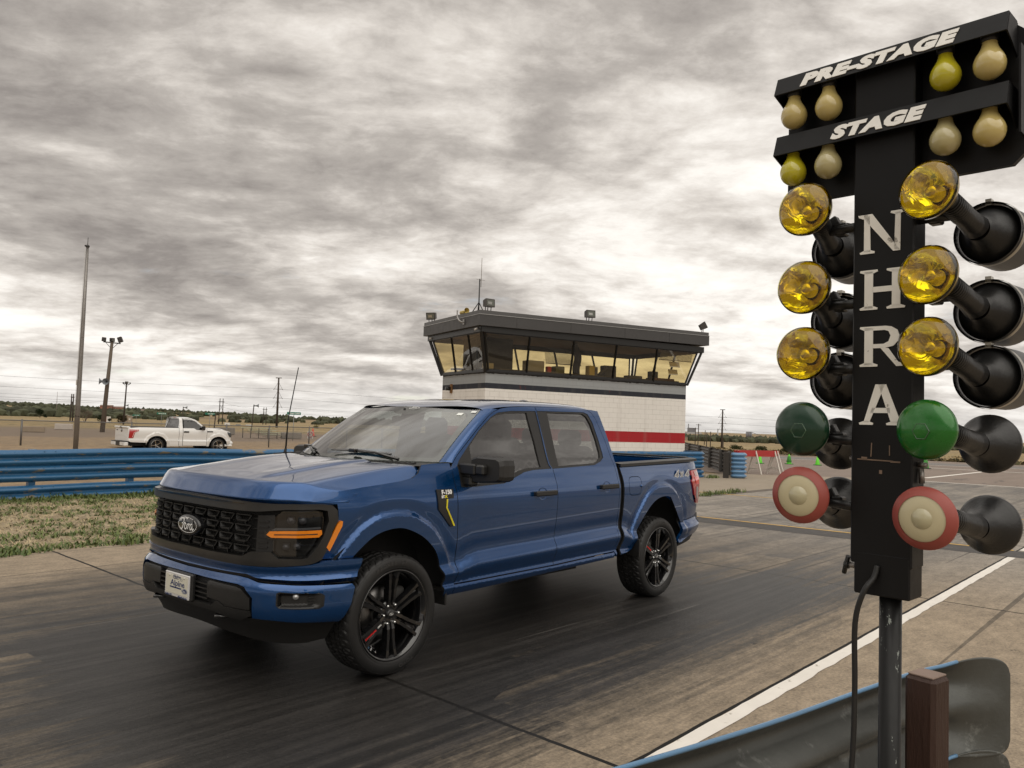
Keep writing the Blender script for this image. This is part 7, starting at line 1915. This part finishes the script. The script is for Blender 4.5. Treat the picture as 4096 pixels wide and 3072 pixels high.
    while n<1700:
        az=rg.uniform(-180,-127);D=rg.uniform(690,860)+ (az+150)*0
        x=CAMP.x+D*math.cos(R(az));y=CAMP.y+D*math.sin(R(az))
        blob(x,y,terrain_z(x,y)-.4,rg.uniform(2,4),rg.uniform(3.5,6.2));n+=1
    WD=leaf_mat('far tree foliage',(.058,.062,.036),.5)
    o=wd.build('far_wood',WD,fixn=False);o['kind']='stuff'
    # dry scrub on the bank beyond the road
    sc=MB()
    for i in range(5200):
        az=rg.uniform(-178,-143);D=70+ (rg.random()**1.7)*230;x=CAMP.x+D*math.cos(R(az));y=CAMP.y+D*math.sin(R(az))
        if mnoise.noise(Vector((x*.05,y*.05,7)))<-.05:continue
        z=terrain_z(x,y);s=rg.uniform(.12,.34)
        for k in range(4):
            a=rg.uniform(0,6.3);sc.add([(x+math.cos(a)*s,y+math.sin(a)*s,z),(x-math.cos(a)*s,y-math.sin(a)*s,z),(x+rg.uniform(-s,s),y+rg.uniform(-s,s),z+s*rg.uniform(.5,1.1))],[(0,1,2)],rg.random()<.35)
    o=sc.build('dry_scrub',[leaf_mat('dry scrub tan',(.20,.155,.08)),leaf_mat('dry scrub olive',(.085,.08,.04))],fixn=False);o['kind']='stuff'
make_plants()
def make_far_buildings():
    def house(loc,s,rot,wall,roofc,label):
        t=thing('house',label,'house',loc,rot,'distant houses among the trees');m=MB();m.box((0,0,s[2]/2),s);m.build('wall',mat('far wall %s'%str(wall),wall,.8),t)
        m=MB();m.prism([(-s[1]*.58,s[2]),(s[1]*.58,s[2]),(0,s[2]*1.45)],-s[0]*.53,s[0]*.53,'x');m.build('roof',mat('far roof %s'%str(roofc),roofc,.8),t)
    W1=(.62,.58,.52);T1=(.40,.28,.20);R1=(.30,.13,.09);RF=(.20,.15,.12)
    for (x,y,z,s,w,r,l) in ((-516,-1186.5,5.2,(16,9,4),R1,RF,'red walled house highest on the left ridge'),(-530,-1180,4.6,(14,8,3.5),R1,(.35,.3,.27),'red walled house just right of the highest one'),(-532.4,-1179,.2,(14,7,3),W1,RF,'long white house below the ridge trees'),(-519.5,-1185,.0,(9,6,2.4),W1,R1,'small white house left of the long one'),(-557.4,-1167.5,1.8,(11,7,3),W1,RF,'white house on the slope above the white truck tail'),(-675,-984.4,-6.3,(13,7,2.6),(.55,.5,.46),RF,'pale house near the tall utility pole'),(-723.8,-949,-4.6,(15,9,5.2),T1,(.42,.25,.2),'tan building with peaked roof beside the windscreen'),(-733.7,-941.5,-4.5,(9,7,3.5),W1,T1,'small white house right of the tan peaked building'),(-694.2,-971,-8.2,(16,7,2.6),T1,RF,'low tan house below the green sign')):
        house((x,y,z),s,math.atan2(.6,-.8),w,r,l)
    t=thing('brick_building','long red brick school building among trees beyond the poles','building',(-621.5,-1019,-6.2),math.atan2(.53,-.85));m=MB();m.box((-10,0,2.4),(18,10,4.8));m.box((6,2,1.9),(16,8,3.8));m.box((-4,3,3.2),(7,6,6.4));m.build('wall',mat('far brick',(.26,.095,.065),.85,var=.1,var_scale=.3),t);m=MB();m.box((-2,-3.2,2.0),(24,.3,.7));m.build('window_band',mat('far windows',(.08,.06,.055),.4),t)
    PG=mat('plant pale grey',(.42,.42,.43),.8);PD=mat('plant dark grey',(.20,.20,.215),.8)
    t=thing('power_plant','distant power plant with tall stacks on the right horizon','power plant',(-2230,-1116,-12),math.atan2(.9,-.43))
    m=MB();m.box((-4,0,5),(58,14,6));m.box((10,0,3.6),(34,12,5));m.build('hall',PG,t);m=MB();m.box((-8,0,13),(17,12,17));m.box((4,0,11),(10,10,20));m.build('boiler_house',PD,t)
    for x,h,r in ((-13.5,33.5,1.6),(-10,15,1.2),(-26,20,1.0)):
        m=MB();m.tube([(x,0,0),(x,0,h)],[r,r*.85],10);m.build('stack',PD,t)
    t=thing('silo','pale concrete silos with a sloping conveyor on the right horizon','silo',(-1378,-578,-8),math.atan2(.92,-.38));m=MB()
    for i in range(3):m.tube([(-3.6+3.6*i,0,0),(-3.6+3.6*i,0,9.2)],2.0,12)
    m.box((0,0,9.8),(10,3,1.2));m.build('silo_cells',PD,t);m=MB();m.bar((5,0,9.6),(24,0,2.5),.8,.9);m.build('conveyor',PD,t)
    t=thing('chimney','lone thin chimney left of the tall pole on the horizon','chimney',(-812,-374.7,-8));m=MB();m.tube([(0,0,0),(0,0,12.4)],[.9,.7],10);m.build('shaft',PG,t)
    for (x,y,l) in ((-640,-318,'left low tan industrial building at the tree edge'),(-655,-300,'long pale industrial building at the tree edge')):
        t=thing('industrial_building',l,'building',(x,y,-7.6),math.atan2(.9,-.43),'low buildings at the tree edge');m=MB();m.box((0,0,1.6),(22,8,3.2));m.build('wall',mat('industrial %s'%l[:5],(.34,.27,.20) if 'tan' in l else (.48,.46,.44),.8),t);m=MB();m.box((0,0,3.35),(22.6,8.6,.3));m.build('roof',mat('industrial roof',(.33,.31,.29),.8),t)
make_far_buildings()
